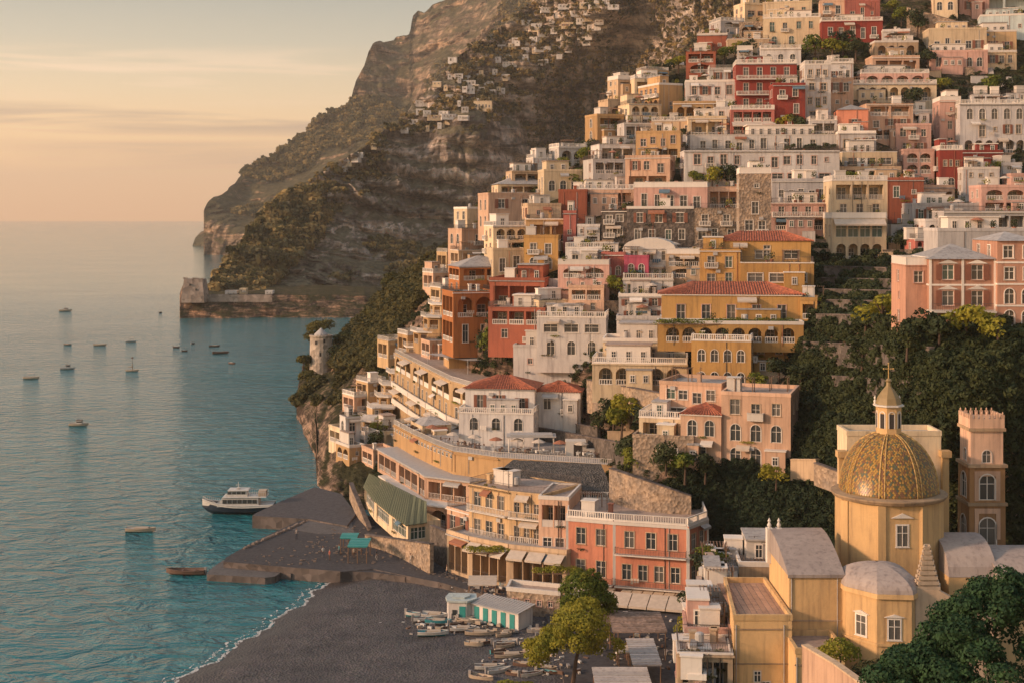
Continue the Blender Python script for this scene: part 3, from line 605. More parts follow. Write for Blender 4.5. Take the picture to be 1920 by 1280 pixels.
def rail_mesh(L_, style='b', h=.95):
    key = (round(L_*2)/2, style); L0 = max(.5, key[0])
    if key in _rail: return _rail[key], L0
    mb = MB()
    if style == 'i':
        mb.box(0, L0, -.025, .025, h-.05, h, 0); mb.box(0, L0, -.02, .02, .08, .12, 0); n = max(2, int(L0/.22)); wd = .014; m = IRON
    elif style == 'w':
        mb.box(0, L0, -.03, .03, h-.06, h, 0); mb.box(0, L0, -.025, .025, .06, .11, 0); n = max(2, int(L0/.3)); wd = .03; m = WHITE
    elif style == 's':
        mb.box(0, L0, -.08, .08, 0, h-.03, 0); mb.box(0, L0, -.12, .12, h-.028, h+.06, 0); n = 0; wd = 0; m = WHITE
    else:
        mb.box(0, L0, -.09, .09, h-.12, h, 0); mb.box(0, L0, -.09, .09, 0, .12, 0); n = max(2, int(L0/.34)); wd = .06; m = WHITE
    for i in range(n+1):
        x = L0*i/n if n else 0
        if n: 
            big = (i % 8 == 0) and style == 'b'; ww = .13 if big else wd
            mb.box(max(0, x-ww), min(L0, x+ww), -ww, ww, .121, h-.121, 0)
    me = mb.mesh('railing', m); _rail[key] = me; return me, L0
def railing(parent, a, b, style='b', name='railing', h=.95):
    a = Vector(a); b = Vector(b); d = b-a; Ln = Vector((d.x, d.y)).length
    if Ln < .3: return
    me, L0 = rail_mesh(Ln, style, h)
    o = link(name, me, parent, a, math.atan2(d.y, d.x)); o.scale = (Ln/L0, 1, 1); return o

NB = 0
class House:
    """a building on a footprint: counter-clockwise world points, the visible walls first"""
    def __init__(s, name, label, cat, fp, z0, z1, colour, ext=3.0, group=None, parapet=.0, seed=0, root=None, zb=0.0, wname='wall'):
        global NB
        NB += 1; s.fp = [Vector((p[0], p[1])) for p in fp]; s.z0 = z0; s.z1 = z1; s.H = z1-z0; s.ext = ext
        c = sum(s.fp, Vector((0, 0)))/len(s.fp); s.c = c if root is None else Vector(root.location[:2]); s.zb = zb; s.wname = wname
        s.root = empty(name, (c.x, c.y, z0), label, cat, group) if root is None else root
        s.mb = MB(); s.colour = colour; s.q = random.Random(NB*17+seed); s.mats = [wallmat(colour), DARK, wallmat(colour)]
        s.done = set(); s.parapet = parapet; s.chaos = 0
        s.glass = s.q.choice(['pane', 'pane', 'pane', 'pane2', 'paneg']); s.frame = s.q.choice(['frame', 'frame', 'frameb', 'framec'])
    def edge(s, i):
        a = s.fp[i]-s.c; b = s.fp[(i+1) % len(s.fp)]-s.c; d = b-a; Ln = d.length; d = d/Ln; n = Vector((d.y, -d.x)); return a, d, n, Ln
    def pt(s, E, u, z, out=0):
        a, d, n, Ln = E; p = a+d*u+n*out; return Vector((p.x, p.y, z+s.zb))
    def wall(s, i, floors=(), hs=None, u0=0, style='b', wscale=1.0, top=0.0, trim=False):
        """floors top to bottom, e.g. ['w4','A3']; each storey's openings are cut into the wall"""
        E = s.edge(i); a, d, n, Ln = E; s.done.add(i); H = s.H; ops = []; extra = []
        if floors:
            k = len(floors); hs = hs or [1]*k; tot = sum(hs); zt = H-top
            hh = [h*(H-top)/tot for h in hs]
            for fi, f in enumerate(floors):
                zb = zt-hh[fi]; FH = hh[fi]
                for tok in f.split('+'):
                    kind = tok[0]; cnt = int(tok[1:]) if len(tok) > 1 and tok[1:].isdigit() else 0
                    if kind == '.' or not cnt: continue
                    m = Ln*.04+.2; span = Ln-2*m; cell = span/cnt
                    for c in range(cnt):
                        kind = tok[0]
                        if kind == 'w' and s.chaos:
                            r_ = s.q.random(); kind = 'w' if r_ < .52 else ('d' if r_ < .68 else ('o' if r_ < .77 else ('s' if r_ < .87 else ('B' if r_ < .96 else '.'))))
                        if kind == '.': continue
                        uc = m+cell*(c+.5)+(s.q.uniform(-.08, .08)*cell if kind in 'wso' else 0)
                        if kind in 'wWsp': w_ = min(cell*.56, 1.35*wscale, FH*.45); h_ = min(FH*.58, w_*1.7); z_ = zb+FH*.2
                        elif kind in 'dB': w_ = min(cell*.55, 1.3*wscale, FH*.5); h_ = FH*.66; z_ = zb+.03
                        elif kind == 'o': w_ = min(cell*.4, .8*wscale, FH*.3); h_ = w_*1.15; z_ = zb+FH*.36
                        elif kind == 'v': w_ = min(cell*.7, 2.6); h_ = min(FH*.5, 1.5); z_ = zb+FH*.24
                        elif kind == 'a': w_ = min(cell*.55, 1.5*wscale, FH*.5); h_ = min(FH*.72, w_*1.7); z_ = zb+FH*.08
                        elif kind in 'AL': w_ = cell*(.80 if kind == 'A' else .9); h_ = FH*.80; z_ = zb+.02
                        elif kind == 'g': w_ = cell*.9; h_ = FH*.62; z_ = zb+FH*.12
                        if s.chaos and kind in 'wdso': f_ = s.q.uniform(.82, 1.18); w_ *= f_; h_ *= s.q.uniform(.85, 1.12)
                        h_ = min(h_, zt-z_-.12); ops.append([uc-w_/2, uc+w_/2, z_, z_+h_, kind])
                if f[0] in 'WAL' or 'd' in f:
                    pass
                if f[0] == 'W': extra.append(('balc', zb, .9))
                if f[0] == 'B' or (s.chaos and any(o[4] == 'B' and abs(o[2]-zb) < .2 for o in ops)): extra.append(('balc1', zb, .7))
                if f[0] in 'AL': extra.append(('rail', zb, 0))
                if trim and fi: extra.append(('band', zt, 0))
                zt = zb
        # wall grid with holes
        us = sorted({0.0, Ln, *[round(o[0], 4) for o in ops], *[round(o[1], 4) for o in ops]})
        rows = sorted({0.0, H, *[round(o[2], 4) for o in ops], *[round(o[3], 4) for o in ops]})
        zlo = -s.ext
        s.mb.face([s.pt(E, 0, zlo), s.pt(E, Ln, zlo), s.pt(E, Ln, 0), s.pt(E, 0, 0)])
        for r0, r1 in zip(rows[:-1], rows[1:]):
            zc = (r0+r1)/2; act = sorted([(o[0], o[1]) for o in ops if o[2] < zc < o[3]]); u = 0.0
            for o0, o1 in act:
                if o0 > u+1e-4: s.mb.face([s.pt(E, u, r0), s.pt(E, o0, r0), s.pt(E, o0, r1), s.pt(E, u, r1)])
                u = max(u, o1)
            if u < Ln-1e-4: s.mb.face([s.pt(E, u, r0), s.pt(E, Ln, r0), s.pt(E, Ln, r1), s.pt(E, u, r1)])
        rz = math.atan2(d.y, d.x)
        for u0_, u1_, za, zb_, kind in ops:
            deep = 2.3 if kind in 'AL' else (.5 if kind == 'g' else .16); w_ = u1_-u0_; h_ = zb_-za; uc = (u0_+u1_)/2
            f = lambda u, z, o: s.pt(E, u, z, -o)
            q = [(u0_, za), (u1_, za), (u1_, zb_), (u0_, zb_)]
            for (ua, z1_), (ub, z2_) in zip(q, q[1:]+q[:1]): s.mb.face([f(ua, z1_, 0), f(ub, z2_, 0), f(ub, z2_, deep), f(ua, z1_, deep)], 2 if kind in 'AL' else 0)
            arch = kind in 'aA' or (kind in 'g' and False)
            if kind in 'AL':
                s.mb.face([f(u0_, za, deep), f(u1_, za, deep), f(u1_, zb_, deep), f(u0_, zb_, deep)], 2)
                dw = min(w_*.6, 1.7); dh = min(h_*.86, 2.4)
                for k2 in range(max(1, int(w_/3.2))):
                    uu = u0_+w_*(k2+.5)/max(1, int(w_/3.2))
                    link('window', wmesh('pane', dw, dh), s.root, s.pt(E, uu, za+.04, -deep+.05), rz)
            if arch:
                r = min(w_/2, h_*.45); k2 = 7; zc_ = zb_-r; 
                for sg in (-1, 1):
                    pr = None
                    for j in range(k2+1):
                        t = math.pi/2*j/k2; uu = uc+sg*(w_/2)*math.cos(t); zz = zc_+r*math.sin(t)
                        if pr:
                            s.mb.face([s.pt(E, pr[0], pr[1], .004), s.pt(E, uu, zz, .004), s.pt(E, uu, zb_+.01, .004), s.pt(E, pr[0], zb_+.01, .004)] if sg < 0 else
                                      [s.pt(E, uu, zz, .004), s.pt(E, pr[0], pr[1], .004), s.pt(E, pr[0], zb_+.01, .004), s.pt(E, uu, zb_+.01, .004)])
                            s.mb.face([s.pt(E, pr[0], pr[1], .004), s.pt(E, uu, zz, .004), s.pt(E, uu, zz, -.3), s.pt(E, pr[0], pr[1], -.3)])
                        pr = (uu, zz)
            if kind == 'a':
                fr = link('window', wmesh('aframe', w_, h_), s.root, s.pt(E, uc, za, 0), rz)
                link('pane', wmesh(s.glass, w_, h_), fr, (0, deep-.04, 0))
            elif kind in 'wWspdBov':
                fr = link('window' if kind not in 'dB' else 'balcony_door', wmesh(s.frame, w_, h_), s.root, s.pt(E, uc, za, 0), rz)
                fr.scale = (w_/max(.1, round(w_, 1)), 1, h_/max(.1, round(h_, 1)))
                link('pane', wmesh(s.q.choice([s.glass, 'pane', 'pane', 'pane2']), w_, h_), fr, (0, deep-.04, 0))
                if kind == 's' or kind == 'p':
                    sm = wmesh('shutb', w_*.5, h_); link('shutter', sm, fr, (-w_/2-w_*.5, 0, 0)); link('shutter', sm, fr, (w_/2, 0, 0))
                if kind == 'p': link('pediment', wmesh('pediment', w_+.4, .45), fr, (0, 0, h_+.2))
            elif kind == 'g':
                n3 = max(1, int(w_/1.3)); 
                for k3 in range(n3): link('pane', wmesh('paneg', w_/n3-.05, h_), s.root, s.pt(E, u0_+w_/n3*(k3+.5), za, -deep+.3), rz)
        for kind, z_, dp in extra:
            if kind == 'balc':
                mb = MB(); mb.box(.15, Ln-.15, -dp, -.005, -.16, -.01, 0)
                bo = mb.build('balcony', WHITE, s.root, s.pt(E, 0, z_+.06, 0), rz)
                railing(bo, (.2, -dp+.08, 0), (Ln-.2, -dp+.08, 0), style)
                railing(bo, (.2, -.1, 0), (.2, -dp+.2, 0), style); railing(bo, (Ln-.2, -dp+.2, 0), (Ln-.2, -.1, 0), style)
            elif kind == 'balc1':
                for o in [o for o in ops if o[4] == 'B' and abs(o[2]-z_) < .2]:
                    ww = (o[1]-o[0])+1.0; mb = MB(); mb.box(-ww/2, ww/2, -dp, -.005, -.14, -.01, 0)
                    bo = mb.build('balcony', WHITE, s.root, s.pt(E, (o[0]+o[1])/2, z_+.05, 0), rz); railing(bo, (-ww/2, -dp+.05, 0), (ww/2, -dp+.05, 0), style)
                    railing(bo, (-ww/2+.03, -.05, 0), (-ww/2+.03, -dp+.1, 0), style); railing(bo, (ww/2-.03, -dp+.1, 0), (ww/2-.03, -.05, 0), style)
            elif kind == 'rail':
                for o in [o for o in ops if o[4] in 'AL' and abs(o[2]-z_) < .2]: railing(s.root, s.pt(E, o[0]+.02, z_+.03, -.12), s.pt(E, o[1]-.02, z_+.03, -.12), style)
            elif kind == 'band':
                mb = MB(); mb.box(0, Ln, -.07, -.004, -.1, .12, 0); mb.build('string_course', WHITE, s.root, s.pt(E, 0, z_, 0), rz)
        return E
    def roof(s, kind='f', style='b', over=.0):
        k = len(s.fp); top = [Vector((p.x-s.c.x, p.y-s.c.y)) for p in s.fp]; H = s.H+s.zb; q = s.q
        for i in range(k):
            if i not in s.done: s.wall(i)
        if kind in 'fbsiw':
            ph = .55 if kind == 'f' else .18; t = .28; pb = MB(); cc = sum(top, Vector((0, 0)))/k
            pb.prism([tuple(p+(cc-p).normalized()*.09) for p in top], H-.3, H+.004, 0); pb.build('roof', TERR if q.random() < .55 else TERRG, s.root)
            cb = MB(); out_ = over or .06
            for i in range(k):
                a = top[i]; b = top[(i+1) % k]; d = (b-a); Ln = d.length; d = d/Ln; M = Matrix.Translation((a.x, a.y, 0)) @ Matrix.Rotation(math.atan2(d.y, d.x), 4, 'Z')
                e = .003*(i % 2)
                cb.box(-out_, Ln-t+out_*.9, -out_, t-.02, H+.006+e, H+ph+e, 0, M)
            cb.build('parapet', WHITE if kind == 'b' or q.random() < .3 else s.mats[0], s.root)
            if kind in 'bsiw':
                for i in range(k): 
                    a = top[i]; b = top[(i+1) % k]; d = (b-a).normalized(); nn_ = Vector((-d.y, d.x))*.1
                    p = a+nn_; p2 = b+nn_; railing(s.root, (p.x, p.y, H+ph+.004*(i % 2)), (p2.x, p2.y, H+ph+.004*(i % 2)), kind)
        elif kind in 'gt':
            cx = sum(p.x for p in top)/k; cy = sum(p.y for p in top)/k; mb = MB(); o_ = 1.06
            E = s.edge(0); d = E[1]; L0 = E[3]; L1 = s.edge(1)[3]; rh = min(L0, L1)*(.19 if kind == 't' else .22)
            c = Vector((cx, cy)); eave = [c+(p-c)*o_ for p in top]
            if L0 > L1: r0 = c-d*(L0-L1)*.5*.95; r1 = c+d*(L0-L1)*.5*.95
            else: r0 = c-d*.01; r1 = c+d*.01
            if k == 4:
                e = [Vector((p.x, p.y, H)) for p in eave]; A = Vector((r0.x, r0.y, H+rh)); B = Vector((r1.x, r1.y, H+rh))
                if kind == 't' or L0 > L1*1.1: 
                    mb.face([e[0], e[1], B, A]); mb.face([e[2], e[3], A, B]); mb.face([e[1], e[2], B]); mb.face([e[3], e[0], A])
                else:
                    mb.face([e[0], e[1], A]); mb.face([e[1], e[2], A]); mb.face([e[2], e[3], A]); mb.face([e[3], e[0], A])
                mb.face([e[3], e[2], e[1], e[0]])
                ro = mb.build('roof', TERRG if kind == 'g' else TILE, s.root)
                if kind == 't':
                    tb = MB(); n = int(L0/.42)
                    for j in range(n+1):        # rounded rows of tiles running down the front slope
                        t = j/n; lo = e[0].lerp(e[1], t); f_ = min(1, max(0, (t*L0-(L0-(r1-r0).length)/2)/(r1-r0).length)) if (r1-r0).length > .1 else .5
                        hi = A.lerp(B, f_)
                        if (hi-lo).length > .3: 
                            edge = max(0, min(1, min(t, 1-t)*L0/((L0-(r1-r0).length)/2+1e-6)))
                            tb.bar(lo+Vector((0, 0, .03)), lo.lerp(hi, 1 if edge >= 1 else 1)+Vector((0, 0, .03)), .11, .11, 5)
                    tag(tb.build('roof_tiles', TILE, ro), kind='stuff')
        elif kind == 'v':
            E = s.edge(0); a, d, n, L0 = E; L1 = s.edge(1)[3]; mb = MB(); pr = None; kk = 10; base = a; inn = -n
            for j in range(kk+1):
                t = math.pi*j/kk; u = L0/2-L0/2*math.cos(t); z = H+L0*.2*math.sin(t); p = base+d*u; p2 = p+inn*L1
                cur = (Vector((p.x, p.y, z)), Vector((p2.x, p2.y, z)))
                if pr: mb.face([pr[0], cur[0], cur[1], pr[1]]); mb.face([pr[0], (pr[0].x, pr[0].y, H-.01), (cur[0].x, cur[0].y, H-.01), cur[0]])
                pr = cur
            mb.build('vaulted_roof', WHITE, s.root, smooth=False)
            s.mb.face([Vector((p.x, p.y, H)) for p in top])
        s.finish()
    def clutter(s, n=3):
        """chimneys, tanks and little huts standing on a flat roof"""
        E = s.edge(0); a, d, nrm, L0 = E; L1 = s.edge(1)[3]; q = s.q
        for _ in range(n):
            u = q.uniform(.1, .85)*L0; v = q.uniform(.25, .8)*L1; p = a+d*u-nrm*v; H = s.H+s.zb
            r = q.random(); mb = MB()
            if r < .35: mb.box(-.3, .3, -.3, .3, H-.05, H+1.3, 0); mb.box(-.4, .4, -.4, .4, H+1.302, H+1.45, 0); mb.build('chimney', WHITE if q.random() < .5 else s.mats[0], s.root, (p.x, p.y, 0), math.atan2(d.y, d.x))
            elif r < .55: mb.box(-1, 1, -.9, .9, H-.05, H+2.1, 0); mb.box(-1.1, 1.1, -1.0, 1.0, H+2.102, H+2.25, 0); mb.build('stair_hut', WHITE, s.root, (p.x, p.y, 0), math.atan2(d.y, d.x))
            elif r < .7: mb.lathe([(0, H+.3), (.45, H+.3), (.45, H+1.3), (.3, H+1.42), (0, H+1.45)], 10); mb.build('water_tank', METAL, s.root, (p.x, p.y, 0))
            elif r < .85:
                for sx in (-1.3, 1.3):
                    for sy in (-1, 1): mb.box(sx-.06, sx+.06, sy-.06, sy+.06, H-.05, H+2.1, 0)
                for j in range(9): mb.box(-1.5+j*.36, -1.42+j*.36, -1.2, 1.2, H+2.11, H+2.2, 0)
                mb.build('pergola', WOOD, s.root, (p.x, p.y, 0), math.atan2(d.y, d.x))
            else: mb.bar((0, 0, H), (0, 0, H+2.2), .03, .03, 4); mb.box(-.5, .5, -.02, .02, H+2.0, H+2.04); mb.box(-.4, .4, -.02, .02, H+1.7, H+1.74); mb.build('aerial', IRON, s.root, (p.x, p.y, 0), q.uniform(0, 3))
    def dress(s, roof, k, ei=0):
        """pipes, awnings, planting, cables, annexes: what years of living add to a front"""
        q = s.q; E = s.edge(ei); L0 = E[3]; L1 = s.edge(1)[3]; H = s.H; rz = math.atan2(E[1].y, E[1].x); FH = H/k; side_ = ei or roof is None
        for _ in range(q.choice([0, 1, 1, 2])):
            u = q.uniform(.03, .97)*L0; mb = MB(); mb.bar((0, -.06, -.5), (0, -.06, H-.1), .05, None, 4); mb.build('drainpipe', q.choice([IRON, METAL, TERRA]), s.root, s.pt(E, u, 0, .0), rz)
        if q.random() < .45:
            mb = MB(); mb.box(-.15, L0+.15, -.22, -.004, -.22, -.05); mb.build('cornice', q.choice([WHITE, s.mats[0], TERRG]), s.root, s.pt(E, 0, H, 0), rz)
        for j in range(k):
            if q.random() < .32 and L0 > 3: u0 = q.uniform(.05, .6)*L0; s.awning(ei, u0, min(L0-.1, u0+q.uniform(1.6, 3.4)), FH*(j+.92), q.uniform(.7, 1.4), q.uniform(.3, .6), q.choice([CANVAS, CANVAS, TERRA, WHITE, BLUEC, METAL]))
            if q.random() < .45: s.greens(E, q.uniform(.05, .6)*L0, q.uniform(.8, 2.6), FH*j+.15, .32, rz)
            if q.random() < .25: mb = MB(); mb.box(-.4, .4, -.32, -.01, 0, .55); mb.build('air_conditioner', METAL, s.root, s.pt(E, q.uniform(.1, .9)*L0, FH*j+FH*.72, 0), rz)
            if q.random() < .18: 
                mb = MB(); u = q.uniform(.1, .6)*L0; n = q.choice([3, 4, 5])
                for t in range(n): mb.box(t*.42, t*.42+.32, -.5, -.47, -q.uniform(.5, .8), 0)
                mb.bar((-.1, -.485, .01), (n*.42, -.485, .01), .012, None, 3); mb.build('laundry', q.choice([WHITE, BLUEC, CANVAS]), s.root, s.pt(E, u, FH*j+FH*.28, 0), rz)
        if not side_ and roof in 'fbsiw' and q.random() < .5:       # set-back upper room
            u0 = q.uniform(.05, .45); u1 = min(.97, u0+q.uniform(.3, .6)); v0 = q.uniform(.25, .5); hh = q.uniform(2.0, 2.9); a, d, n, _ = E
            c = [a+d*(L0*u)-n*(L1*v) for u, v in ((u0, v0), (u1, v0), (u1, .97), (u0, .97))]; Ht = s.H+s.zb; mb = MB(); mb.prism([(p.x, p.y) for p in c], Ht-.05, Ht+hh); mb.build('penthouse', q.choice([s.mats[0], WHITE, WHITE]), s.root)
            mb = MB(); cen = sum(c, Vector((0, 0)))/4; mb.prism([tuple(cen+(p-cen)*1.07) for p in c], Ht+hh+.002, Ht+hh+.2, 0, bottom=True); mb.build('roof', q.choice([TERRG, TERR, WHITE]), s.root)
            w_ = L0*(u1-u0); m = max(1, int(w_/1.9))
            for j in range(m): 
                f_ = link('window', wmesh('frame', .8, 1.5), s.root, s.pt(E, L0*u0+w_*(j+.5)/m, s.H+.25, -L1*v0), rz); link('pane', wmesh(s.glass, .8, 1.5), f_, (0, -.03, 0))
        if not side_ and q.random() < .35 and L0 > 5:                # lean-to in front of the ground floor
            w_ = q.uniform(.25, .5)*L0; u0 = q.uniform(0, 1)*(L0-w_); dp = q.uniform(1.0, 2.0); hh = min(FH*.8, 2.7); mb = MB(); mb.box(0, w_, -dp, -.01, -s.ext, hh); mb.build('annex', s.mats[0], s.root, s.pt(E, u0, 0, 0), rz)
            mb = MB(); mb.box(-.12, w_+.12, -dp-.12, -.01, hh+.002, hh+.16); mb.build('annex_roof', q.choice([WHITE, TERRG]), s.root, s.pt(E, u0, 0, 0), rz)
            m = max(1, int(w_/1.8))
            for j in range(m): f_ = link('window', wmesh('frame', .8, 1.2), s.root, s.pt(E, u0+w_*(j+.5)/m, .7, dp), rz); link('pane', wmesh(s.glass, .8, 1.2), f_, (0, -.03, 0))
        if not side_ and roof in 'fbsiw':
            for _ in range(q.choice([1, 2, 2, 3])): s.greens(E, q.uniform(0, .75)*L0, q.uniform(.6, 2.4), H+.1, q.uniform(.3, .55), rz, -.5)
            if q.random() < .4: s.clutter(1)
        if not side_ and q.random() < .3:
            mb = MB(); u = q.uniform(.2, .8)*L0; p = s.pt(E, u, H, -L1*.4); mb.bar((p.x, p.y, p.z), (p.x, p.y, p.z+2.6), .035, None, 4); mb.bar((p.x-.7, p.y, p.z+2.5), (p.x+.7, p.y, p.z+2.5), .025, None, 3); mb.bar((p.x-.5, p.y, p.z+2.1), (p.x+.5, p.y, p.z+2.1), .025, None, 3); mb.build('aerial', IRON, s.root)
    def greens(s, E, u, ln, z, r, rz, out=.3):
        q = s.q; kk = q.randrange(6); me = _gm.get(kk)
        if me is None: me = _gm[kk] = leaf_mesh('planting', [(x, 0, .1*math.sin(x*9), .35, .3, .3) for x in (-.7, -.35, 0, .35, .7)], 90, .11, (LEAF_D, LEAF_Y, LEAF_W)[kk % 3], 200+kk)
        o = link('planting', me, s.root, s.pt(E, min(u+ln/2, E[3]), z, out), rz); o.scale = (ln/2, r*2, r*2.4)
    def finish(s):
        s.mb.build(s.wname, s.mats, s.root)
    def awning(s, i, u0, u1, z, out=1.6, drop=.7, mat=None):
        E = s.edge(i); rz = math.atan2(E[1].y, E[1].x); mb = MB(); w_ = u1-u0
        mb.v += [(0,-.02,0), (w_,-.02,0), (w_,-out,-drop), (0,-out,-drop), (0,-.02,-.05), (w_,-.02,-.05), (w_,-out,-drop-.05), (0,-out,-drop-.05), (0,-out,-drop-.3), (w_,-out,-drop-.3)]
        mb.f += [(3,2,1,0), (4,5,6,7), (0,1,5,4), (0,4,7,3), (1,2,6,5), (8,9,2,3)]; mb.m += [0]*6
        return mb.build('awning', mat or CANVAS, s.root, s.pt(E, u0, z, .01), rz)

COVER = np.zeros((320, 480), bool)       # which quarter-size cells of the view already hold a house
def cover(x0, x1, y0, y1):
    COVER[max(0, int(y0//4)):int(y1//4)+1, max(0, int(x0//4)):int(x1//4)+1] = True
INFO = []          # (house, colour, storeys, centre px, centre py, feature)
def H(x0, x1, yt, yb, colour, yaw=10, dep=8, roof='f', fl='w3/w3', label=None, D=None, right=None, left=None, style='b', top=0, clut=None, hs=None, cat='house', name='house', trim=False, ws=1.0, ext=3.0, feat='', dD=0, chaos=None):
    xc = (x0+x1)/2; D = (float(town_d(xc, yb)) if D is None else D)+dD; a = R(yaw); th = (xc-960)/F
    W = (x1-x0)*D/F/max(.3, (math.cos(a)+math.sin(a)*th)); d = Vector((math.cos(a), -math.sin(a))); n = Vector((math.sin(a), math.cos(a)))
    c = Vector((X_(xc, D), D)); FL = c-d*W/2; FR = c+d*W/2; z0 = CH-(yb-HZ)*D/F; z1 = CH-(yt-HZ)*D/F
    h = House(name, label, cat, [FL, FR, FR+n*dep, FL+n*dep], z0, z1, colour, ext=ext); h.chaos = 1 if chaos is None else chaos
    fls = fl.split('/'); k = len(fls)
    if label is None and D < 520:
        for i_ in range(k):
            if fls[i_][0] == 'w' and fls[i_][1:].isdigit() and h.q.random() < .34: fls[i_] = h.q.choice('LLA')+str(max(1, int(int(fls[i_][1:])*.7)))
        fl = '/'.join(fls)
    ns = max(1, int(dep/4.2))
    h.wall(0, fls, style=style, top=top, hs=hs, trim=trim, wscale=ws)
    side = ['w%d' % ns if q_ % 2 == 0 or h.q.random() < .7 else 'o%d' % ns for q_ in range(k)]
    # which side walls the camera sees
    vr = Vector((-FR.x, -FR.y)); nr = Vector((d.x, d.y))
    if nr.dot(vr) > 0 or right: h.wall(1, (right.split('/') if right else side), top=top, hs=hs, style=style, trim=trim, wscale=ws)
    elif (-nr).dot(vr) > 0 or left: h.wall(3, (left.split('/') if left else side), top=top, hs=hs, style=style, trim=trim, wscale=ws)
    h.roof(roof)
    if roof in 'fbsi': h.clutter(clut if clut is not None else (2 if W*dep > 60 else 1))
    if D < 520 and cat != 'palace': h.dress(roof, len(fls))
    cover(x0, x1, yt, yb)
    INFO.append([h, colour, k, xc, (yt+yb)/2, feat, label, roof, fls, W])
    return h
# ---------------------------------------------------------------- the town, house by house
# upper left ridge and top
H(1430,1522,6,36,'cream',15,9,'f','w4')
H(1430,1538,34,86,'cream',12,10,'b','w4/a3', label='cream villa with a wide rooftop terrace highest above the red hotel')
H(1386,1440,45,76,'stone',10,7,'f','A3')
H(1364,1442,74,94,'beige',5,6,'i','o3')
H(1307,1364,66,99,'brick',8,8,'f','o2', label='brick-red cube house at the upper left end of the town', clut=0)
H(1286,1342,98,137,'brick',8,8,'i','L2/w2')
H(1537,1585,4,50,'peach',10,8,'f','w2/L2')
H(1584,1650,4,42,'rose',5,8,'f','w3')
H(1540,1655,40,73,'red',6,8,'b','w5', label='long red house with white-framed windows near the top edge')
H(1836,1930,-14,34,'paleblue',14,10,'f','w4', dD=4)
H(1838,1930,30,66,'paleblue',14,10,'f','o3', label='pale blue-white villa in the top right corner of the town')
H(1742,1850,56,100,'cream',5,9,'f','w5')
H(1820,1906,60,100,'gold',5,9,'f','s3')
H(1745,1852,98,128,'pink',5,9,'f','a5', ext=2)
H(1850,1906,98,124,'cream',3,9,'f','w3')
H(1640,1722,80,110,'beige',2,8,'f','A4', label='beige house with a row of four dark arches on its upper floor')
H(1636,1724,108,140,'peach',2,9,'f','L3')
H(1615,1742,138,161,'pink',3,9,'b','w6')
H(1598,1756,158,190,'cream',3,9,'b','A7', label='cream terrace house with seven open arches below the beige arcade')
H(1553,1600,118,152,'white',5,8,'b','w3')
H(1509,1558,122,228,'white',4,9,'b','w3/w2/w3/w2', label='tall white house joined to the right side of the red hotel')
H(1556,1600,150,205,'peach',4,9,'f','w2/o2')
H(1570,1628,206,252,'salmon',8,10,'g','s1', label='salmon house with one shuttered window under a pyramid roof')
H(1572,1642,250,286,'grey',8,9,'f','w3')
H(1625,1712,196,262,'peach',2,9,'i','w4/w3/L3')
H(1680,1746,236,288,'pink',5,9,'f','w3/w2')
H(1762,1802,190,278,'pink',6,9,'s','o1/w1/B1', label='narrow pink tower house at the left end of the arcaded hotel')
H(1800,1930,196,288,'grey',2,10,'b','a5/w5/A6', label='grey-pink arcaded hotel with three long terraces at the right edge', cat='hotel', name='hotel')
H(1762,1805,282,358,'red',5,9,'b','w3/a1')
H(1805,1880,286,320,'red',5,9,'f','w4', label='dark red house with four white-framed windows by the right edge')
H(1806,1874,318,364,'white',5,9,'f','o3/w2', ext=2)
H(1694,1752,284,348,'pink',6,9,'f','w3/w3/w2')
H(1662,1732,338,420,'brick',8,9,'f','w2/d1', label='brick-red house directly right of the tall cream apartment block')
H(1730,1790,352,392,'peach',3,9,'f','L3')
H(1580,1682,286,316,'cream',3,8,'i','v3')
H(1572,1690,314,342,'beige',3,9,'i','L4')
H(1560,1664,340,410,'cream',3,10,'b','L3/W3', feat='', style='w', D=272)
h = H(1560,1662,410,490,'cream',3,10,'s','g4/A4', label='tall cream apartment block with glazed verandas left of the terraced gardens', D=268, cat='apartment block', name='apartment_block', ext=5)
h.awning(0, .3, h.edge(0)[3]-.3, h.H-.1, 1.5, 1.0)
H(1710,1842,386,418,'grey',3,9,'f','w6')
H(1735,1835,416,446,'white',3,9,'f','A6')
H(1840,1930,352,400,'pink',3,9,'f','w4/w4')
H(1770,1930,398,436,'grey',3,9,'i','L5')
H(1758,1930,434,478,'grey',0,8,'f','.', label='plain grey garden wall house behind the pink palace', clut=1)
# white hotel and around
H(1294,1570,254,286,'white',1,9,'i','w11', label='upper tier of the long white hotel, with eleven windows', cat='hotel', name='hotel', clut=4, dD=3)
H(1283,1574,284,346,'white',1,9,'i','w11/v9', label='wide two-storey lower tier of the long white hotel', cat='hotel', name='hotel', clut=0)
H(1426,1502,92,121,'white',5,9,'b','a3', label='white rooftop pavilion house right above the red hotel')
h = H(1380,1494,120,208,'red',4,9,'b','W4/W4/W4', label='tall red hotel with white balconies on every floor', cat='hotel', name='hotel', ext=1)
h = H(1450,1510,160,240,'red',4,9,'f','w2/w2/w2', label='plain red side wing at the right of the red hotel', D=334)
h = H(1370,1452,206,252,'rose',4,9,'b','L4/L4', label='low red terrace building with white awning at the foot of the red hotel'); h.awning(0, .3, h.edge(0)[3]-.3, h.H*.5, 2, .9)
H(1285,1382,154,214,'white',6,9,'f','w4/w4', label='white house adjoining the left side of the red hotel')
H(1340,1384,205,250,'white',6,8,'f','w2/w2')
H(1236,1280,160,206,'ochre',-22,12,'f','w1/o1', left='W4/A4', label='ochre house with long balconies down its sunlit left side')
H(1190,1242,148,180,'cream',-8,9,'b','w3')
H(1140,1186,190,228,'beige',-18,7,'f','w1', left='w1')
H(1120,1170,218,264,'ochre',-20,8,'f','w2/w2', left='a1/a1')
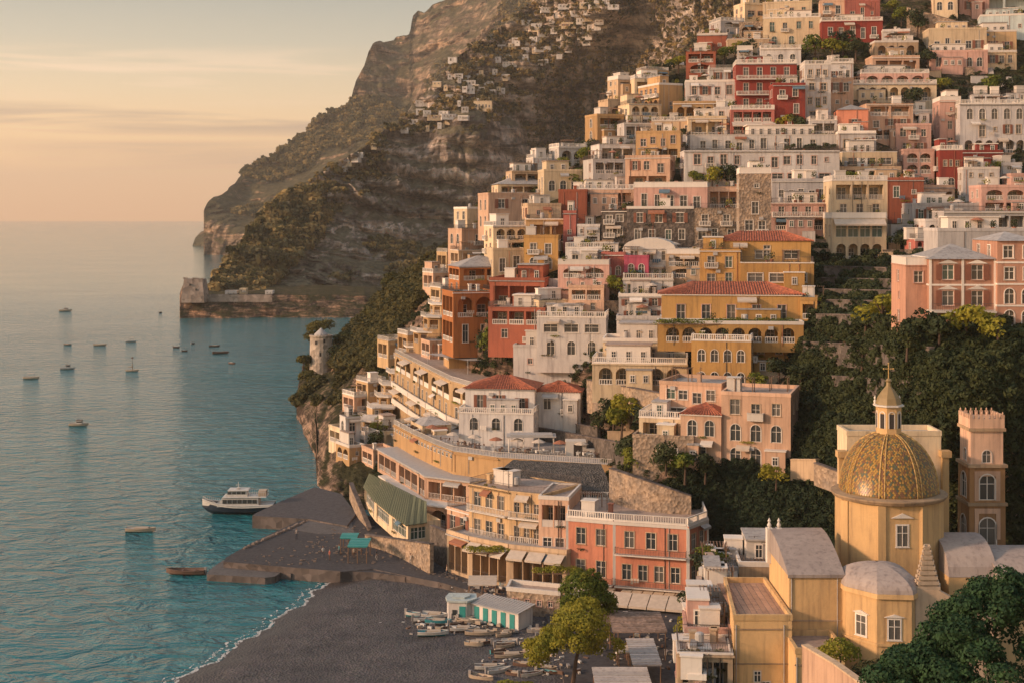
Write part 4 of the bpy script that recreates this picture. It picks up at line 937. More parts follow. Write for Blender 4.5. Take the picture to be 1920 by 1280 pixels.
H(1180,1240,196,240,'cream',-14,9,'i','A3/w3')
H(1263,1342,194,230,'ochre',5,8,'f','A4')
H(1222,1300,228,254,'beige',5,8,'b','w4')
H(1290,1362,222,256,'cream',5,9,'f','w3')
H(1170,1232,232,262,'white',-8,8,'i','L3')
H(1192,1276,250,300,'ochre',10,9,'f','w4/L4', label='tan house with four white-framed windows over a shaded loggia')
H(1124,1192,272,306,'white',-10,9,'i','L3')
H(1172,1256,296,354,'peach',14,9,'f','w3/L2', label='peach house with a covered veranda left of the long white hotel')
H(1112,1174,300,354,'white',-10,10,'i','L3/a3')
H(1188,1326,352,394,'pink',10,9,'s','d5', label='long low pink house with five tall doors above the stone building')
H(1086,1190,356,388,'peach',0,9,'b','L5')
H(1326,1388,352,392,'peach',6,8,'i','L3')
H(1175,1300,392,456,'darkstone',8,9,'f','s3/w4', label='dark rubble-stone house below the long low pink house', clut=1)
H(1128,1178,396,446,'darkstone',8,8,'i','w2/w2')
H(1296,1388,392,456,'stone',6,10,'i','w2/w3', label='honey-coloured stone house left of the stone tower house', clut=0)
H(1386,1446,326,440,'stone',6,9,'s','o1/w1/w2', label='tall stone tower house with a pale parapet above the yellow villa', hs=[1.2,1,1.1], clut=1, D=262)
H(1448,1556,340,384,'grey',5,9,'f','w5')
H(1446,1560,382,432,'pink',5,9,'i','W4/L3', label='pink-grey house with an iron balcony right of the stone tower house')
# yellow villas
h = H(1340,1520,452,496,'yellow',8,9,'t','w1+v3', label='upper yellow villa with a red-tiled roof and a balcony', D=246, clut=0, cat='villa', name='villa')
H(1312,1388,470,535,'yellow',8,8,'i','w2/d2', D=243)
H(1388,1526,494,540,'yellow',8,10,'i','v3', D=241, label='yellow lower storey with a white rail under the red-roofed upper villa')
h = H(1240,1502,552,610,'yellow',6,10,'t','B5', label='long yellow villa with five balcony windows under red roof tiles', D=231, hs=None, cat='villa', name='villa', style='i', ws=1.1, ext=1)
h = H(1232,1506,608,642,'yellow',6,5,'f','A8', label='yellow arcade with eight openings beneath the vine pergola', D=226, ext=1.5)
H(1296,1408,640,724,'yellow',14,10,'b','a4/a4', label='yellow corner block with arched windows below the arcade', D=223, right='w3/w2', ext=6)
H(1408,1480,640,700,'yellow',14,8,'f','w2/.', D=228, ext=5)
H(1500,1532,564,634,'yellow',14,7,'f','L1/A1', D=229)
# middle band
h = H(1168,1266,466,522,'white',10,9,'v','w3/o3', label='white house with a low vaulted roof above the magenta house')
H(1170,1216,484,516,'magenta',10,5,'f','a2', label='small magenta house with two arched windows', dD=-3)
H(1248,1316,478,522,'beige',8,9,'s','L2/w2')
H(1060,1150,466,502,'white',6,9,'b','w3')
H(1046,1142,498,546,'pink',8,9,'s','w3/o3')
H(1066,1132,540,586,'peach',6,8,'f','L2/w2')
H(1128,1172,478,520,'rose',6,8,'f','a2')
H(1168,1262,524,562,'white',6,10,'b','w4')
H(1160,1246,556,600,'white',6,9,'f','s3/s3', label='stepped white house with brown shutters left of the long yellow villa')
H(1156,1240,598,632,'white',6,9,'f','w4')
H(1006,1136,596,668,'white',8,10,'b','v3/a3', label='broad white villa with a glazed corner and roof balustrade', cat='villa', name='villa')
H(962,1112,650,700,'white',8,6,'f','o3', label='white walled terrace at the foot of the broad white villa', clut=0, roof_='f') if False else H(962,1112,652,700,'white',8,6,'f','o3', label='white walled terrace at the foot of the broad white villa', clut=0)
H(1130,1284,640,684,'cream',8,9,'f','w4', label='cream upper house between the broad white villa and yellow corner block')
H(1110,1288,682,722,'cream',8,6,'b','A3+w2', label='cream arcaded house with white balustrade above the rubble retaining wall', dD=-4) if False else H(1110,1288,682,722,'cream',8,9,'b','A5', label='cream arcaded house with white balustrade above the rubble retaining wall', dD=-4)
# orange and yellow houses on the left edge
H(916,1012,366,428,'peach',-14,11,'f','w2/w2', left='a2/a2', label='peach house with arched windows on the left brow of the town')
H(934,1030,346,368,'cream',-10,10,'g','L4')
H(960,1040,322,348,'beige',-10,9,'i','L3')
H(1020,1092,322,362,'cream',-8,9,'f','a3')
H(876,922,392,442,'cream',-25,9,'f','w1/o1', left='w2/a2')
H(866,926,430,490,'peach',-25,9,'i','w1/d1', left='a2/w2', label='outermost peach house on the left brow above the scrub slope')
H(925,992,425,476,'cream',-14,9,'b','A3/w3')
H(1047,1100,360,416,'brick',8,9,'f','a1', label='brick-red house with a single arched window')
H(990,1052,386,440,'beige',-8,9,'f','o2/L2')
H(986,1080,412,462,'ochre',6,8,'i','L2')
H(1056,1080,400,462,'rose',6,6,'f','o1')
H(982,1046,446,508,'yellow',6,9,'f','w2/a2', label='narrow yellow house with a small arched window left of the pink house')
H(925,985,470,510,'cream',-10,9,'f','w2')
# orange terrace houses
H(862,960,500,552,'orange',-16,10,'g','L2/w2', left='L3/w2', label='orange house with a flat grey roof left of the red-walled house', ext=2)
H(850,930,548,642,'orange',-16,10,'i','A2/d2', left='L3/L3', label='tall orange house with hanging plants on its balconies')
h = H(918,1020,526,580,'brick',12,14,'f','L3', label='red-walled house with a deep veranda under a broad flat roof', right='w1', left='L3', dD=-2)
H(915,1022,578,640,'brick',12,12,'i','L3/w2', dD=-4, label='lower storey of the red-walled house with green-shaded bay', right='o2/.')
# ---------------------------------------------------------------- stepped terraces on the left edge
def chain_house(name, label, cat, front, D0, z0, z1, colour, depth, floors, roof='i', style='w', ext=2, group=None, hs=None, dress=True):
    """front: (px, depth) points left to right"""
    pts = [Vector((X_(px, D), D)) for px, D in front]; back = []
    a = pts[0]; b = pts[-1]; d = (b-a).normalized(); n = Vector((-d.y, d.x)); back = [b+n*depth, a+n*depth]
    h = House(name, label, cat, pts+back, z0, z1, colour, ext=ext, group=group)
    h.chaos = 0
    for i in range(len(pts)-1):
        h.wall(i, floors[i].split('/') if isinstance(floors, list) else floors.split('/'), style=style, hs=hs)
        if h.edge(i)[3] > 4 and dress: h.dress(None, len((floors[i] if isinstance(floors, list) else floors).split('/')), i)
    return h
def zof(py, D): return CH-(py-HZ)*D/F
steps = [(800,846,566,590),(786,850,590,618),(766,842,618,645),(752,800,645,668),(735,792,668,694),(720,776,694,716),(706,760,716,738),(698,748,738,760),(684,736,760,782),(668,716,784,804)]
lab = ['topmost','second','third','fourth','fifth','sixth','seventh','eighth','ninth','lowest']
for k, (x0, x1, yt, yb) in enumerate(steps):
    D = float(town_d((x0+x1)/2, yb))-3; W = (x1-x0)*D/F; c = X_((x0+x1)/2, D)
    fp = [(c-W*.42, D+5), (c-W*.25, D+.6), (c+W*.1, D-.4), (c+W*.5, D), (c+W*.5, D+9), (c-W*.3, D+9)]
    h = House('terrace_house', f'{lab[k]} of ten small ochre houses with scalloped terraces stepping down the left edge', 'house', fp, zof(yb, D), zof(yt+6, D), 'ochre' if k % 3 else 'gold', ext=3, group='small terrace houses stepping down the left edge')
    for e in range(3): h.wall(e, ['L1'] if h.edge(e)[3] > 1.6 else ['o1'], style='w')
    s_ = MB(); cc = [Vector((p.x-h.c.x, p.y-h.c.y)) for p in h.fp]; poly = [(p.x*1.18, p.y*1.12-.3) for p in cc]
    s_.prism(poly, h.H+.02, h.H+.28, 0, bottom=True); s_.build('terrace_slab', WHITE, h.root)
    for e in range(3): railing(h.root, (poly[e][0], poly[e][1], h.H+.28), (poly[e+1][0], poly[e+1][1], h.H+.28), 'w')
    h.roof('none')
    cover(x0, x1, yt, yb)
# small white lookout house on the cliff
H(648,676,782,814,'white',-25,4,'i','w1', left='a1', label='little white lookout house perched on the sea cliff', D=292, clut=0, ext=2)

# ---------------------------------------------------------------- yellow hotel seen along its long sunlit front
def strip_hotel():
    rows = [(672,716),(716,756),(756,800)]
    x = [(738,318),(775,296),(815,277),(858,258),(884,250)]
    x = [(740,322),(772,302),(806,284),(845,266),(886,256)]
    zt = [zof(678,300), 0, 0]
    zs = [zof(700,300)+4.6+.0, zof(700,300)+.4, zof(700,300)-4.0, zof(700,300)-8.6]
    base = zof(790, 290)
    top = zof(690, 290)
    st = (top-base)/3
    h = chain_house('hotel', 'golden yellow hotel with three tiers of long balconies facing the sea', 'hotel', x, 0, base, top, 'gold', 15, ['A3/W3/W3','A3/W4/W3','A3/W3/A3','A2/W2/A2'], ext=6, style='s')
    E = h.edge(len(x)-1); h.wall(len(x)-1, ['a1+o1', 'w2', 'w1'])
    for i in range(4):
        E = h.edge(i)
        for z in (.33, .66): h.greens(E, h.q.uniform(.1, .6)*E[3], h.q.uniform(2, 4), h.H*z+.3, .4, math.atan2(E[1].y, E[1].x), .8)
        h.awning(i, E[3]*.1, E[3]*.45, h.H*.31, 1.8, .6); h.awning(i, E[3]*.55, E[3]*.9, h.H*.97, 1.5, .5)
    h.roof('w'); cover(735, 890, 670, 800)
    # canopy over the roof terrace
    c = X_(850, 272); mb = MB(); z = top-base
    a = Vector((X_(800, 290)-h.c.x, 290-h.c.y)); 
    mb.face([(a.x, a.y, z+3.0), (a.x+9, a.y-12, z+2.8), (a.x+19, a.y-10, z+2.9), (a.x+13, a.y+4, z+3.3)]); mb.face([(a.x, a.y, z+2.94), (a.x+13, a.y+4, z+3.24), (a.x+19, a.y-10, z+2.84), (a.x+9, a.y-12, z+2.74)])
    for p in ((a.x+.3, a.y), (a.x+9, a.y-11.6), (a.x+18.6, a.y-10), (a.x+13, a.y+3.6), (a.x+14, a.y-10.9)): mb.bar((p[0], p[1], z), (p[0], p[1], z+3.0), .08, .08, 5)
    mb.build('terrace_canopy', METAL, h.root)
strip_hotel()
h = H(792,846,796,832,'cream',-20,8,'g','L3', left='L3', label='low pavilion with pale awning roof left of the white tile-roofed villa', D=256, ext=.6, clut=0)
# white villa with red tiles
h = H(872,1002,728,776,'white',9,10,'t','s3', label='white villa with red-tiled roof and arched balcony floor', D=246, cat='villa', name='villa', ext=1, left='w1')
h = H(860,1000,776,834,'white',9,10,'b','a3/.', label='white lower storeys of the tile-roofed villa with three peach arches', D=242, cat='villa', name='villa', ext=.6, hs=[1,.75], left='w1/.')
H(1000,1088,734,776,'white',9,8,'t','w2', label='single-storey white wing with a small red-tiled roof', D=247)

# ---------------------------------------------------------------- cream villa on the right above the ivy wall
H(1236,1352,722,790,'peach',24,10,'f','w4/v2', label='cream villa wing with a flat grey roof and two glazed rooms', D=212, right='w1/w1', cat='villa', name='villa')
H(1352,1482,742,876,'peach',18,11,'f','w3/a3/a3', label='three-storey peach villa with arched windows above the ivy wall', D=203, cat='villa', name='villa', ext=2, style='s')
H(1276,1352,776,866,'peach',18,9,'t','a2/a1', label='peach villa bay with an arched window and a small tiled roof', D=205)
H(1198,1278,784,826,'cream',18,8,'b','L2', label='cream garden house with open veranda left of the peach villa', D=209)
H(1186,1300,822,868,'stone',16,6,'f','o1+w2', label='rubble-stone garden basement with a small white door', D=206, clut=0)

# ---------------------------------------------------------------- terrace hotel above the beach, curved tiers
def terrace_hotel():
    ft = [(740,262),(790,248),(840,236),(900,229),(935,226)]
    D = 236; zt = zof(840, 240)
    h = chain_house('hotel', 'large terrace hotel with an ochre attic band below a broad sunlit deck', 'hotel', [(738,266),(772,254),(812,243),(850,235),(934,229),(1152,222)], 0, zof(876, 236), zof(846, 236), 'ochre', 14, ['.','.','.','.','.'], ext=2)
    h.roof('w')
    # window slits below the deck
    for i in range(3):
        E = h.edge(i); n = max(2, int(E[3]/1.6)); rz = math.atan2(E[1].y, E[1].x)
        for k in range(n): link('vent', wmesh('pane', .9, .7), h.root, h.pt(E, E[3]*(k+.5)/n, h.H-1.1, .03), rz)
    cover(740, 1150, 815, 880)
    # two veranda tiers
    z2 = zof(878, 236)
    def veranda(label, front, zlo, zhi, dep, flr, colour='peach', slabx=True):
        v = chain_house('veranda', label, 'building', front, 0, zlo, zhi-.25, colour, dep, flr, ext=.6, style='w')
        v.roof('none')
        pts = [(p.x-v.c.x, p.y-v.c.y) for p in v.fp]; n = len(front)
        sb = MB(); s_ = [(x*1.02, y) for x, y in pts]; sb.prism([(x, y-.7) if i < n else (x, y) for i, (x, y) in enumerate(s_)], v.H+.01, v.H+.24, 0, bottom=True)
        sb.build('roof', METAL if 'upper' in label else WHITE, v.root); return v
    veranda('upper veranda tier of the terrace hotel, with white posts and railing', [(708,262),(745,250),(785,238),(797,234),(880,229)], zof(928,236), zof(886,236), 12, ['L3','L3','L2','L3'])
    veranda('lower veranda tier of the terrace hotel, above the green-roofed restaurant', [(712,256),(750,244),(790,233),(800,230),(880,226)], zof(968,236), zof(930,236), 12, ['L3','L3','L2','A2'])
    cover(690, 885, 850, 965)
terrace_hotel()
def restaurant():
    fr = [(684,248),(704,236),(732,226),(765,217),(804,219)]
    D = 222; zlo = zof(1003, 222); zhi = zof(968, 222)
    h = chain_house('restaurant', 'glazed beach restaurant with a green ribbed roof on the rock', 'restaurant', fr, 0, zlo, zhi, 'cream', 2.0, ['g1','g1','g1','g1'], ext=.8)
    n = len(fr); pts = [Vector((p.x-h.c.x, p.y-h.c.y)) for p in h.fp]; pts[-1] = Vector((X_(692, 251)-h.c.x, 251-h.c.y)); pts[-2] = Vector((X_(800, 226)-h.c.x, 226-h.c.y)); m = flat('green_roof_sheet', (.085,.095,.045), .75); m2 = flat('green_awning', (.16,.17,.09), .8)
    rb = MB(); cx = (pts[-1]+pts[-2])/2
    out_ = [p+Vector((-.25, -1)).normalized()*.9 if i < n else p for i, p in enumerate(pts)]
    zt = h.H+1.6
    top = [pts[-1]+(pts[-2]-pts[-1])*(i/(n-1)) for i in range(n)]
    for i in range(n-1):
        a, b = out_[i], out_[i+1]; c, d = top[i+1], top[i]
        k = max(3, int((b-a).length/.55))
        for j in range(k):
            t0, t1 = j/k, (j+1)/k; p0 = a.lerp(b, t0); p1 = a.lerp(b, t1); q0 = d.lerp(c, t0); q1 = d.lerp(c, t1); e = .06 if j % 2 else 0
            A0 = Vector((p0.x, p0.y, h.H-.1+e)); A1 = Vector((p1.x, p1.y, h.H-.1+e)); B1 = Vector((q1.x, q1.y, zt+e)); B0 = Vector((q0.x, q0.y, zt+e))
            rb.face([A0, A1, B1, B0], j % 2); rb.face([A0-Vector((0, 0, .12)), A1-Vector((0, 0, .12)), A1, A0], 0)
    rb.build('ribbed_roof', [m, m2], h.root)
    h.roof('none'); cover(678, 806, 910, 1006)
restaurant()
# peach building with arcade behind the promenade
def peach_row():
    fr = [(838,211),(880,206),(955,202),(1020,199)]
    h = chain_house('hotel', 'peach hotel with white-framed windows and iron balconies behind the beach', 'hotel', [(880,209),(955,203.5),(1020,201)], 0, zof(1010, 205), zof(918, 205), 'gold', 10, ['W3/B3','W3/B3'], ext=1, style='w', hs=[1,1])
    h.roof('i'); h.clutter(6); h.dress('i', 2, 0)
    h2 = chain_house('house', 'small peach house with three windows at the left end of the peach hotel', 'house', [(838,214),(880,209.5)], 0, zof(1008, 211), zof(958, 211), 'peach', 9, ['s2'], ext=1, style='w'); h2.roof('i')
    h3 = chain_house('house', 'salmon corner house with awnings between the peach and pink hotels', 'house', [(1010,200),(1066,199)], 0, zof(1038, 200), zof(935, 200), 'peach', 10, ['L2/v2'], ext=2, style='s'); h3.roof('f')
    a = chain_house('shop_arcade', 'row of dark shop openings with cream awnings under the peach hotel', 'shops', [(838,208),(880,203.5),(955,198.5),(1062,195)], 0, 2.5, zof(1010, 204), 'beige', 6, ['L3','L4','L5'], ext=.5, style='i')
    for i in range(1, 3):
        E = a.edge(i)
        for k in range(3): a.awning(i, E[3]*(k/3)+.2, E[3]*((k+1)/3)-.2, a.H-.2, 1.8, .8)
    a.roof('f'); cover(838, 1066, 905, 1060)
peach_row()
def thatch():
    D = 214; z0 = zof(936, 214); z1 = zof(905, 214); xa = X_(930, 212); xb = X_(1132, 210)
    h = chain_house('pavilion', 'open dining pavilion under a long dark thatched roof', 'pavilion', [(930,214),(1045,211),(1132,210)], 0, z0, z1, 'rose', 9, ['L4','L3'], ext=4, style='i')
    h.mats[0] = wallmat('beige'); m = stone('thatch', (.13,.115,.10), (.075,.07,.065), 3.5, .9, .3)
    mb = MB(); f0 = [Vector((p.x-h.c.x, p.y-h.c.y)) for p in h.fp]; zt = h.H+2.3
    L_, Rr, BR, BL = f0[0]+Vector((-1.4,-1.2)), f0[2]+Vector((1.0,-1.2)), f0[3]+Vector((-2,0)), f0[4]+Vector((.5,0)); nseg = 24; pr = None
    for i in range(nseg+1):
        t = i/nseg; a = L_.lerp(Rr, t)+Vector((0, -.6*math.sin(math.pi*t))); b = BL.lerp(BR, t); w_ = .12*mnoise.noise(Vector((i*.7, 0, 0)))
        mid = a.lerp(b, .45); cur = [Vector((a.x, a.y, h.H-.5+w_)), Vector((a.x, a.y, h.H-.15+w_)), Vector((mid.x, mid.y, h.H+1.3)), Vector((b.x, b.y, zt-.2+w_))]
        if pr:
            for j in range(3): mb.face([pr[j], cur[j], cur[j+1], pr[j+1]])
        pr = cur
    mb.build('thatched_roof', m, h.root, smooth=True); h.roof('none'); cover(920, 1140, 855, 935)
thatch()
# beach hotel in salmon pink with chamfered corners
def pink_hotel():
    fr = [(1064,196),(1152,193.5),(1290,190.5),(1326,195)]
    base = zof(1098, 193); top = zof(978, 193)
    h = chain_house('hotel', 'salmon pink beach hotel with white window frames and wrought balconies', 'hotel', fr, 0, base, top, 'salmon', 13, ['w2/W2','W3/W4','W2/W2'], ext=1.0, style='i', hs=[1,1])
    h.wall(3, ['w2','w2'])
    c = MB(); pts = [Vector((p.x-h.c.x, p.y-h.c.y)) for p in h.fp]; cen = sum(pts, Vector((0, 0)))/len(pts)
    c.prism([tuple(cen+(p-cen)*1.025) for p in pts], h.H-.45, h.H-.02, 0, bottom=True); c.build('cornice', WHITE, h.root)
    for p in pts[:4]: b = MB(); b.box(p.x-.22, p.x+.22, p.y-.05, p.y+.05, 0, h.H-.46, 0); b.build('corner_strip', WHITE, h.root)
    h.roof('b'); h.clutter(7); cover(1060, 1328, 945, 1100)
    g = chain_house('shop_arcade', 'ground-floor terrace bar under the pink hotel with cream awnings', 'bar', [(1066,193),(1152,190.5),(1290,187.5),(1318,191)], 0, 2.5, base-.05, 'beige', 6, ['L4','L6','L1'], ext=.5, style='i')
    for i in (0, 1):
        E = g.edge(i); n = 2 if i == 0 else 4
        for k in range(n): g.awning(i, E[3]*k/n+.06, E[3]*(k+1)/n-.06, g.H, 3.0, 1.0)
    g.roof('none')
pink_hotel()

# ---------------------------------------------------------------- pink palace on the right
def palace():
    D = 171
    h = H(1742,1868,486,614,'palace',3,11,'g','p2/p2/a1', label='central block of the pink palace with four shuttered, pedimented windows', D=D, cat='palace', name='palace', hs=[1.1,1.1,.7], ws=1.25, trim=True, clut=0, ext=1, chaos=0)
    E = h.edge(0); mb = MB(); mb.box(.2, E[3]-.2, -1.0, -.005, -.2, 0, 0); bo = mb.build('balcony', WHITE, h.root, h.pt(E, 0, h.H*(.7/2.9), 0), math.atan2(E[1].y, E[1].x))
    for u0, u1 in ((.3, 3.6), (4.6, 7.6)): railing(bo, (u0, -.9, 0), (u1, -.9, 0), 'i')
    for u in (.15, E[3]/2, E[3]-.15):
        mb = MB(); mb.box(-.15, .15, -.09, -.004, -2, h.H, 0); mb.build('pilaster', WHITE, h.root, h.pt(E, u, 0, 0), math.atan2(E[1].y, E[1].x))
    H(1698,1742,500,614,'palace',3,8,'s','w1/./.', label='narrow left wing of the pink palace with one window', D=D+1.5, cat='palace', name='palace', clut=0, ext=1, chaos=0)
    H(1870,1948,452,614,'palace',3,11,'g','w2/w2/a2/a2', label='right wing of the pink palace with arched windows under a curved roof', D=D-1, cat='palace', name='palace', trim=True, clut=0, ext=1, chaos=0)
palace()

for (x0, x1, yt, yb, c, yw, fl, rf) in ((728,762,640,672,'gold',-28,'L2','w'),(764,806,628,662,'ochre',-24,'A2','b'),(806,850,640,668,'peach',-20,'L2','i'),(842,900,640,676,'ochre',-12,'w3','f'),(690,724,716,742,'gold',-30,'L2','w'),(664,700,742,768,'peach',-30,'A1','b'),(640,672,806,832,'cream',-30,'w1','f'),
    (690,735,786,812,'gold',-26,'A2','w'),(720,768,808,838,'cream',-24,'L2','i'),(684,712,818,846,'white',-28,'w1','b'),(655,684,838,862,'ochre',-30,'o1','f'),(760,800,742,770,'gold',-30,'W2','w'),(700,742,846,872,'peach',-26,'L2','f'),(860,930,470,498,'beige',-20,'w2','i'),(838,880,474,504,'gold',-26,'L2','w'),(812,846,512,540,'peach',-26,'A2','b'),(826,862,540,566,'gold',-24,'L2','w')):
    H(x0, x1, yt, yb, c, yw, 7, rf, fl, left='A2' if x0 % 2 else 'L2', D=town_at((x0+x1)/2, yb)-1.5, ext=2.5)
# ---------------------------------------------------------------- church
def vol(root, fp, z0, z1, colour, name, zr, roof='none', ext=.5, **kw):
    h = House(name, None, None, fp, z0, z1, colour, ext=ext, root=root, zb=z0-zr, wname=name); return h
def church():
    s = 145/F; cx = X_(1667, 145); cy = 145.2; z0 = 8.0
    root = empty('church', (cx, cy, z0), 'yellow church with a green and gold majolica-tiled dome, lantern and cross', 'church')
    Z = lambda z: z-z0
    YEL = plaster('church_yellow', (.66,.455,.25), stain=.35); root_m = YEL
    PAL['church'] = (.66,.455,.25)
    oct_ = lambda r, n=8, ph=math.pi/8: [(cx+r*math.cos(-math.pi/2+ph+2*math.pi*i/n-math.pi/n*0), cy+r*math.sin(-math.pi/2+ph+2*math.pi*i/n)) for i in range(n)]
    zd = 26.4
    # drum
    fp = oct_(5.55, 8, -math.pi/8)
    h = vol(root, fp, 17.5, zd, 'church', 'drum', z0); h.roof('none')
    for i in (7, 0, 1):
        E = h.edge(i); rz = math.atan2(E[1].y, E[1].x)
        if i == 0:
            fr = link('window', wmesh('frame', 1.2, 2.2), root, h.pt(E, E[3]/2, 4.3, 0), rz); link('pane', wmesh('pane2', 1.2, 2.2), fr, (0, -.03, 0)); link('pediment', wmesh('pediment', 1.6, .5), fr, (0, 0, 2.9))
        mb = MB(); mb.box(-.4, .4, -.12, .25, 0, zd-17.5-.5, 0); mb.build('pilaster', YEL, root, h.pt(E, .05, 0, 0), rz)
    c = MB(); c.lathe([(5.4, Z(zd)-.5), (5.75, Z(zd)-.4), (5.95, Z(zd)-.1), (5.95, Z(zd)+.02), (5.0, Z(zd)+.15)], 32); c.build('cornice', plaster('weathered_cornice', (.45,.33,.22), stain=.6), root)
    c = MB(); c.box(-3, 3, -5.75, -5.2, Z(18.3), Z(18.9)); c.build('string_course', plaster('weathered_cornice', (.45,.33,.22)), root)
    # dome
    r0, hD = 4.98, 6.15
    prof_ = [(r0*math.cos(t)**.92, zd+.1+hD*math.sin(t)) for t in np.linspace(0, R(80), 18)]
    d = MB(); d.lathe([(r, Z(z)) for r, z in prof_], 48); dome = d.build('dome', flat('tile_bed', (.26,.17,.06), .8), root, smooth=True)
    tm = [flat('tile_green', (.14,.13,.05), .35), flat('tile_yellow', (.50,.28,.05), .35), flat('tile_gold', (.36,.18,.04), .35), flat('tile_brown', (.24,.11,.045), .35), flat('tile_blue_green', (.11,.13,.08), .35)]
    tb = MB(); rows = 40; q = random.Random(3)
    for j in range(rows):
        t = R(1.5)+R(78)*j/rows; r = r0*math.cos(t)**.92+.03; z = Z(zd+.1+hD*math.sin(t)); dt = R(78)/rows*1.5
        t2 = t+dt; r2 = r0*max(.05, math.cos(t2))**.92+.03; zb_ = Z(zd+.1+hD*math.sin(t2)); n = max(16, int(2*math.pi*r/.27)//8*8); per = n/8
        for i in range(n):
            a = 2*math.pi*(i+.5*(j % 2))/n+math.pi/8; da = math.pi/n*.94; k = int(i % per); du = abs(k-per/2+.5*(j % 2))
            if du > per/2-1.2: ci = 3 if (j+i) % 2 else 1
            else:
                v = int(du+j) % 6; ci = [0, 1, 2, 1, 4, 1][v] if int(du*1.0-j*1.0) % 5 else 3
                if q.random() < .18: ci = q.choice([0, 1, 2, 3])
            rl = r+.075; am = (r+r2)/2; zm = (z+zb_)/2
            tb.face([(rl*math.cos(a), rl*math.sin(a), z-.02), ((am+.05)*math.cos(a+da), (am+.05)*math.sin(a+da), zm-.06), (r2*math.cos(a), r2*math.sin(a), zb_), ((am+.05)*math.cos(a-da), (am+.05)*math.sin(a-da), zm-.06)], ci)
    tag(tb.build('dome_tiles', tm, dome), kind='stuff')
    RIB = plaster('rib', (.55,.38,.18), stain=.4)
    for i in range(8):
        for sg in (-1, 1):
            mb = MB(); pr = None
            for t in np.linspace(0, R(79), 12):
                a = 2*math.pi*i/8+math.pi/8+sg*(.055+.0*t); r = r0*math.cos(t)**.92+.06; p = Vector((r*math.cos(a), r*math.sin(a), Z(zd+.12+hD*math.sin(t))))
                if pr is not None: mb.bar(pr, p, .09, .08, 5)
                pr = p
            mb.build('rib', RIB, dome, smooth=True)
    # lantern
    zl = 32.2
    mb = MB(); mb.lathe([(1.75, Z(zl)-.2), (1.75, Z(zl)+.1), (1.4, Z(zl)+.2), (1.3, Z(zl)+.25)], 16); mb.build('lantern_base', WHITE, root)
    lf = oct_(1.3, 8, -math.pi/8); h = vol(root, lf, zl+.2, zl+3.1, 'church', 'lantern', z0, ext=.1)
    for i in range(8): 
        if i in (6, 7, 0, 1, 2):
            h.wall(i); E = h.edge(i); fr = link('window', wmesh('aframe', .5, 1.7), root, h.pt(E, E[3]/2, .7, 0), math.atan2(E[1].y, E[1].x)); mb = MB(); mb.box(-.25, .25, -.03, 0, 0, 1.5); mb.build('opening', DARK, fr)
    h.roof('none')
    mb = MB(); mb.lathe([(1.3, Z(zl)+3.05), (1.6, Z(zl)+3.15), (1.6, Z(zl)+3.3), (1.3, Z(zl)+3.32)], 8, rot=math.pi/8); mb.build('lantern_cornice', WHITE, root)
    mb = MB(); mb.lathe([(1.35, Z(zl)+3.32), (1.15, Z(zl)+4.0), (.7, Z(zl)+4.7), (.28, Z(zl)+5.2), (.22, Z(zl)+5.6), (.34, Z(zl)+5.75), (.12, Z(zl)+6.0), (0, Z(zl)+6.05)], 8, rot=math.pi/8); mb.build('lantern_roof', flat('lantern_tiles', (.30,.21,.09), .6), root)
    for a in (.4, 2.7): 
        mb = MB(); mb.lathe([(.12, Z(zl)+3.3), (.16, Z(zl)+3.6), (.05, Z(zl)+3.75), (.13, Z(zl)+3.9), (0, Z(zl)+4.2)], 8, 1.4*math.cos(a), 1.4*math.sin(a)); mb.build('finial', WHITE, root)
    zc = Z(zl)+6.0; mb = MB(); mb.bar((0,0,zc), (0,0,zc+1.55), .06, .05, 6); mb.bar((-.5,0,zc+1.0), (.5,0,zc+1.0), .05, .05, 6)
    for p in ((-.5,0,zc+1.0), (.5,0,zc+1.0), (0,0,zc+1.55)): mb.lathe([(0, p[2]-.12), (.12, p[2]), (0, p[2]+.12)], 6, p[0], p[1])
    mb.build('cross', RIB, root)
    # facade block standing behind the dome
    fx0, fx1 = X_(1586, 152), X_(1762, 152)
    h = vol(root, [(fx0,151.5),(fx1,151.5),(fx1,156),(fx0,156)], 18, 31.2, 'cream', 'front_block', z0); h.roof('f')
    for px in (1578, 1772):
        x = X_(px, 151); mb = MB(); mb.box(x-cx-.55, x-cx+.55, 5.2, 6.4, Z(29.0), Z(29.7)); mb.box(x-cx-.35, x-cx+.35, 5.5, 6.2, Z(18), Z(28.99)); mb.build('corner_pier', YEL, root)
    # crossing block below the drum
    bx0, bx1 = X_(1576, 138), X_(1764, 138)
    h = vol(root, [(bx0,138.4),(bx1,138.4),(bx1,151),(bx0,151)], 9, 18.0, 'church', 'crossing', z0, ext=6); h.roof('f')
    # left arm with sloping grey roof
    lx0, lx1 = X_(1478, 136), X_(1577, 137); GR = plaster('grey_vault', (.46,.39,.35), stain=.5)
    h = vol(root, [(lx0,135.5),(lx1,135.5),(lx1,146),(lx0,146)], 9, 20.2, 'church', 'left_arm', z0, ext=6); h.roof('none')
    mb = MB(); pr = None
    for j in range(13):
        t = j/12; y = 135.3-cy+10.5*t; z = Z(20.2)+2.3*math.sin(t*math.pi*.55); cur = [(lx0-cx-.15, y, z), (lx1-cx, y, z)]
        if pr: mb.face([pr[0], pr[1], cur[1], cur[0]]); mb.face([pr[0], cur[0], (cur[0][0], cur[0][1], Z(20.2)-.1), (pr[0][0], pr[0][1], Z(20.2)-.1)]); mb.face([pr[1], (pr[1][0], pr[1][1], Z(20.2)-.1), (cur[1][0], cur[1][1], Z(20.2)-.1), cur[1]])
        else: mb.face([cur[0], cur[1], (cur[1][0], cur[1][1], Z(20.2)-.3), (cur[0][0], cur[0][1], Z(20.2)-.3)])
        pr = cur
    mb.build('arm_roof', GR, root)
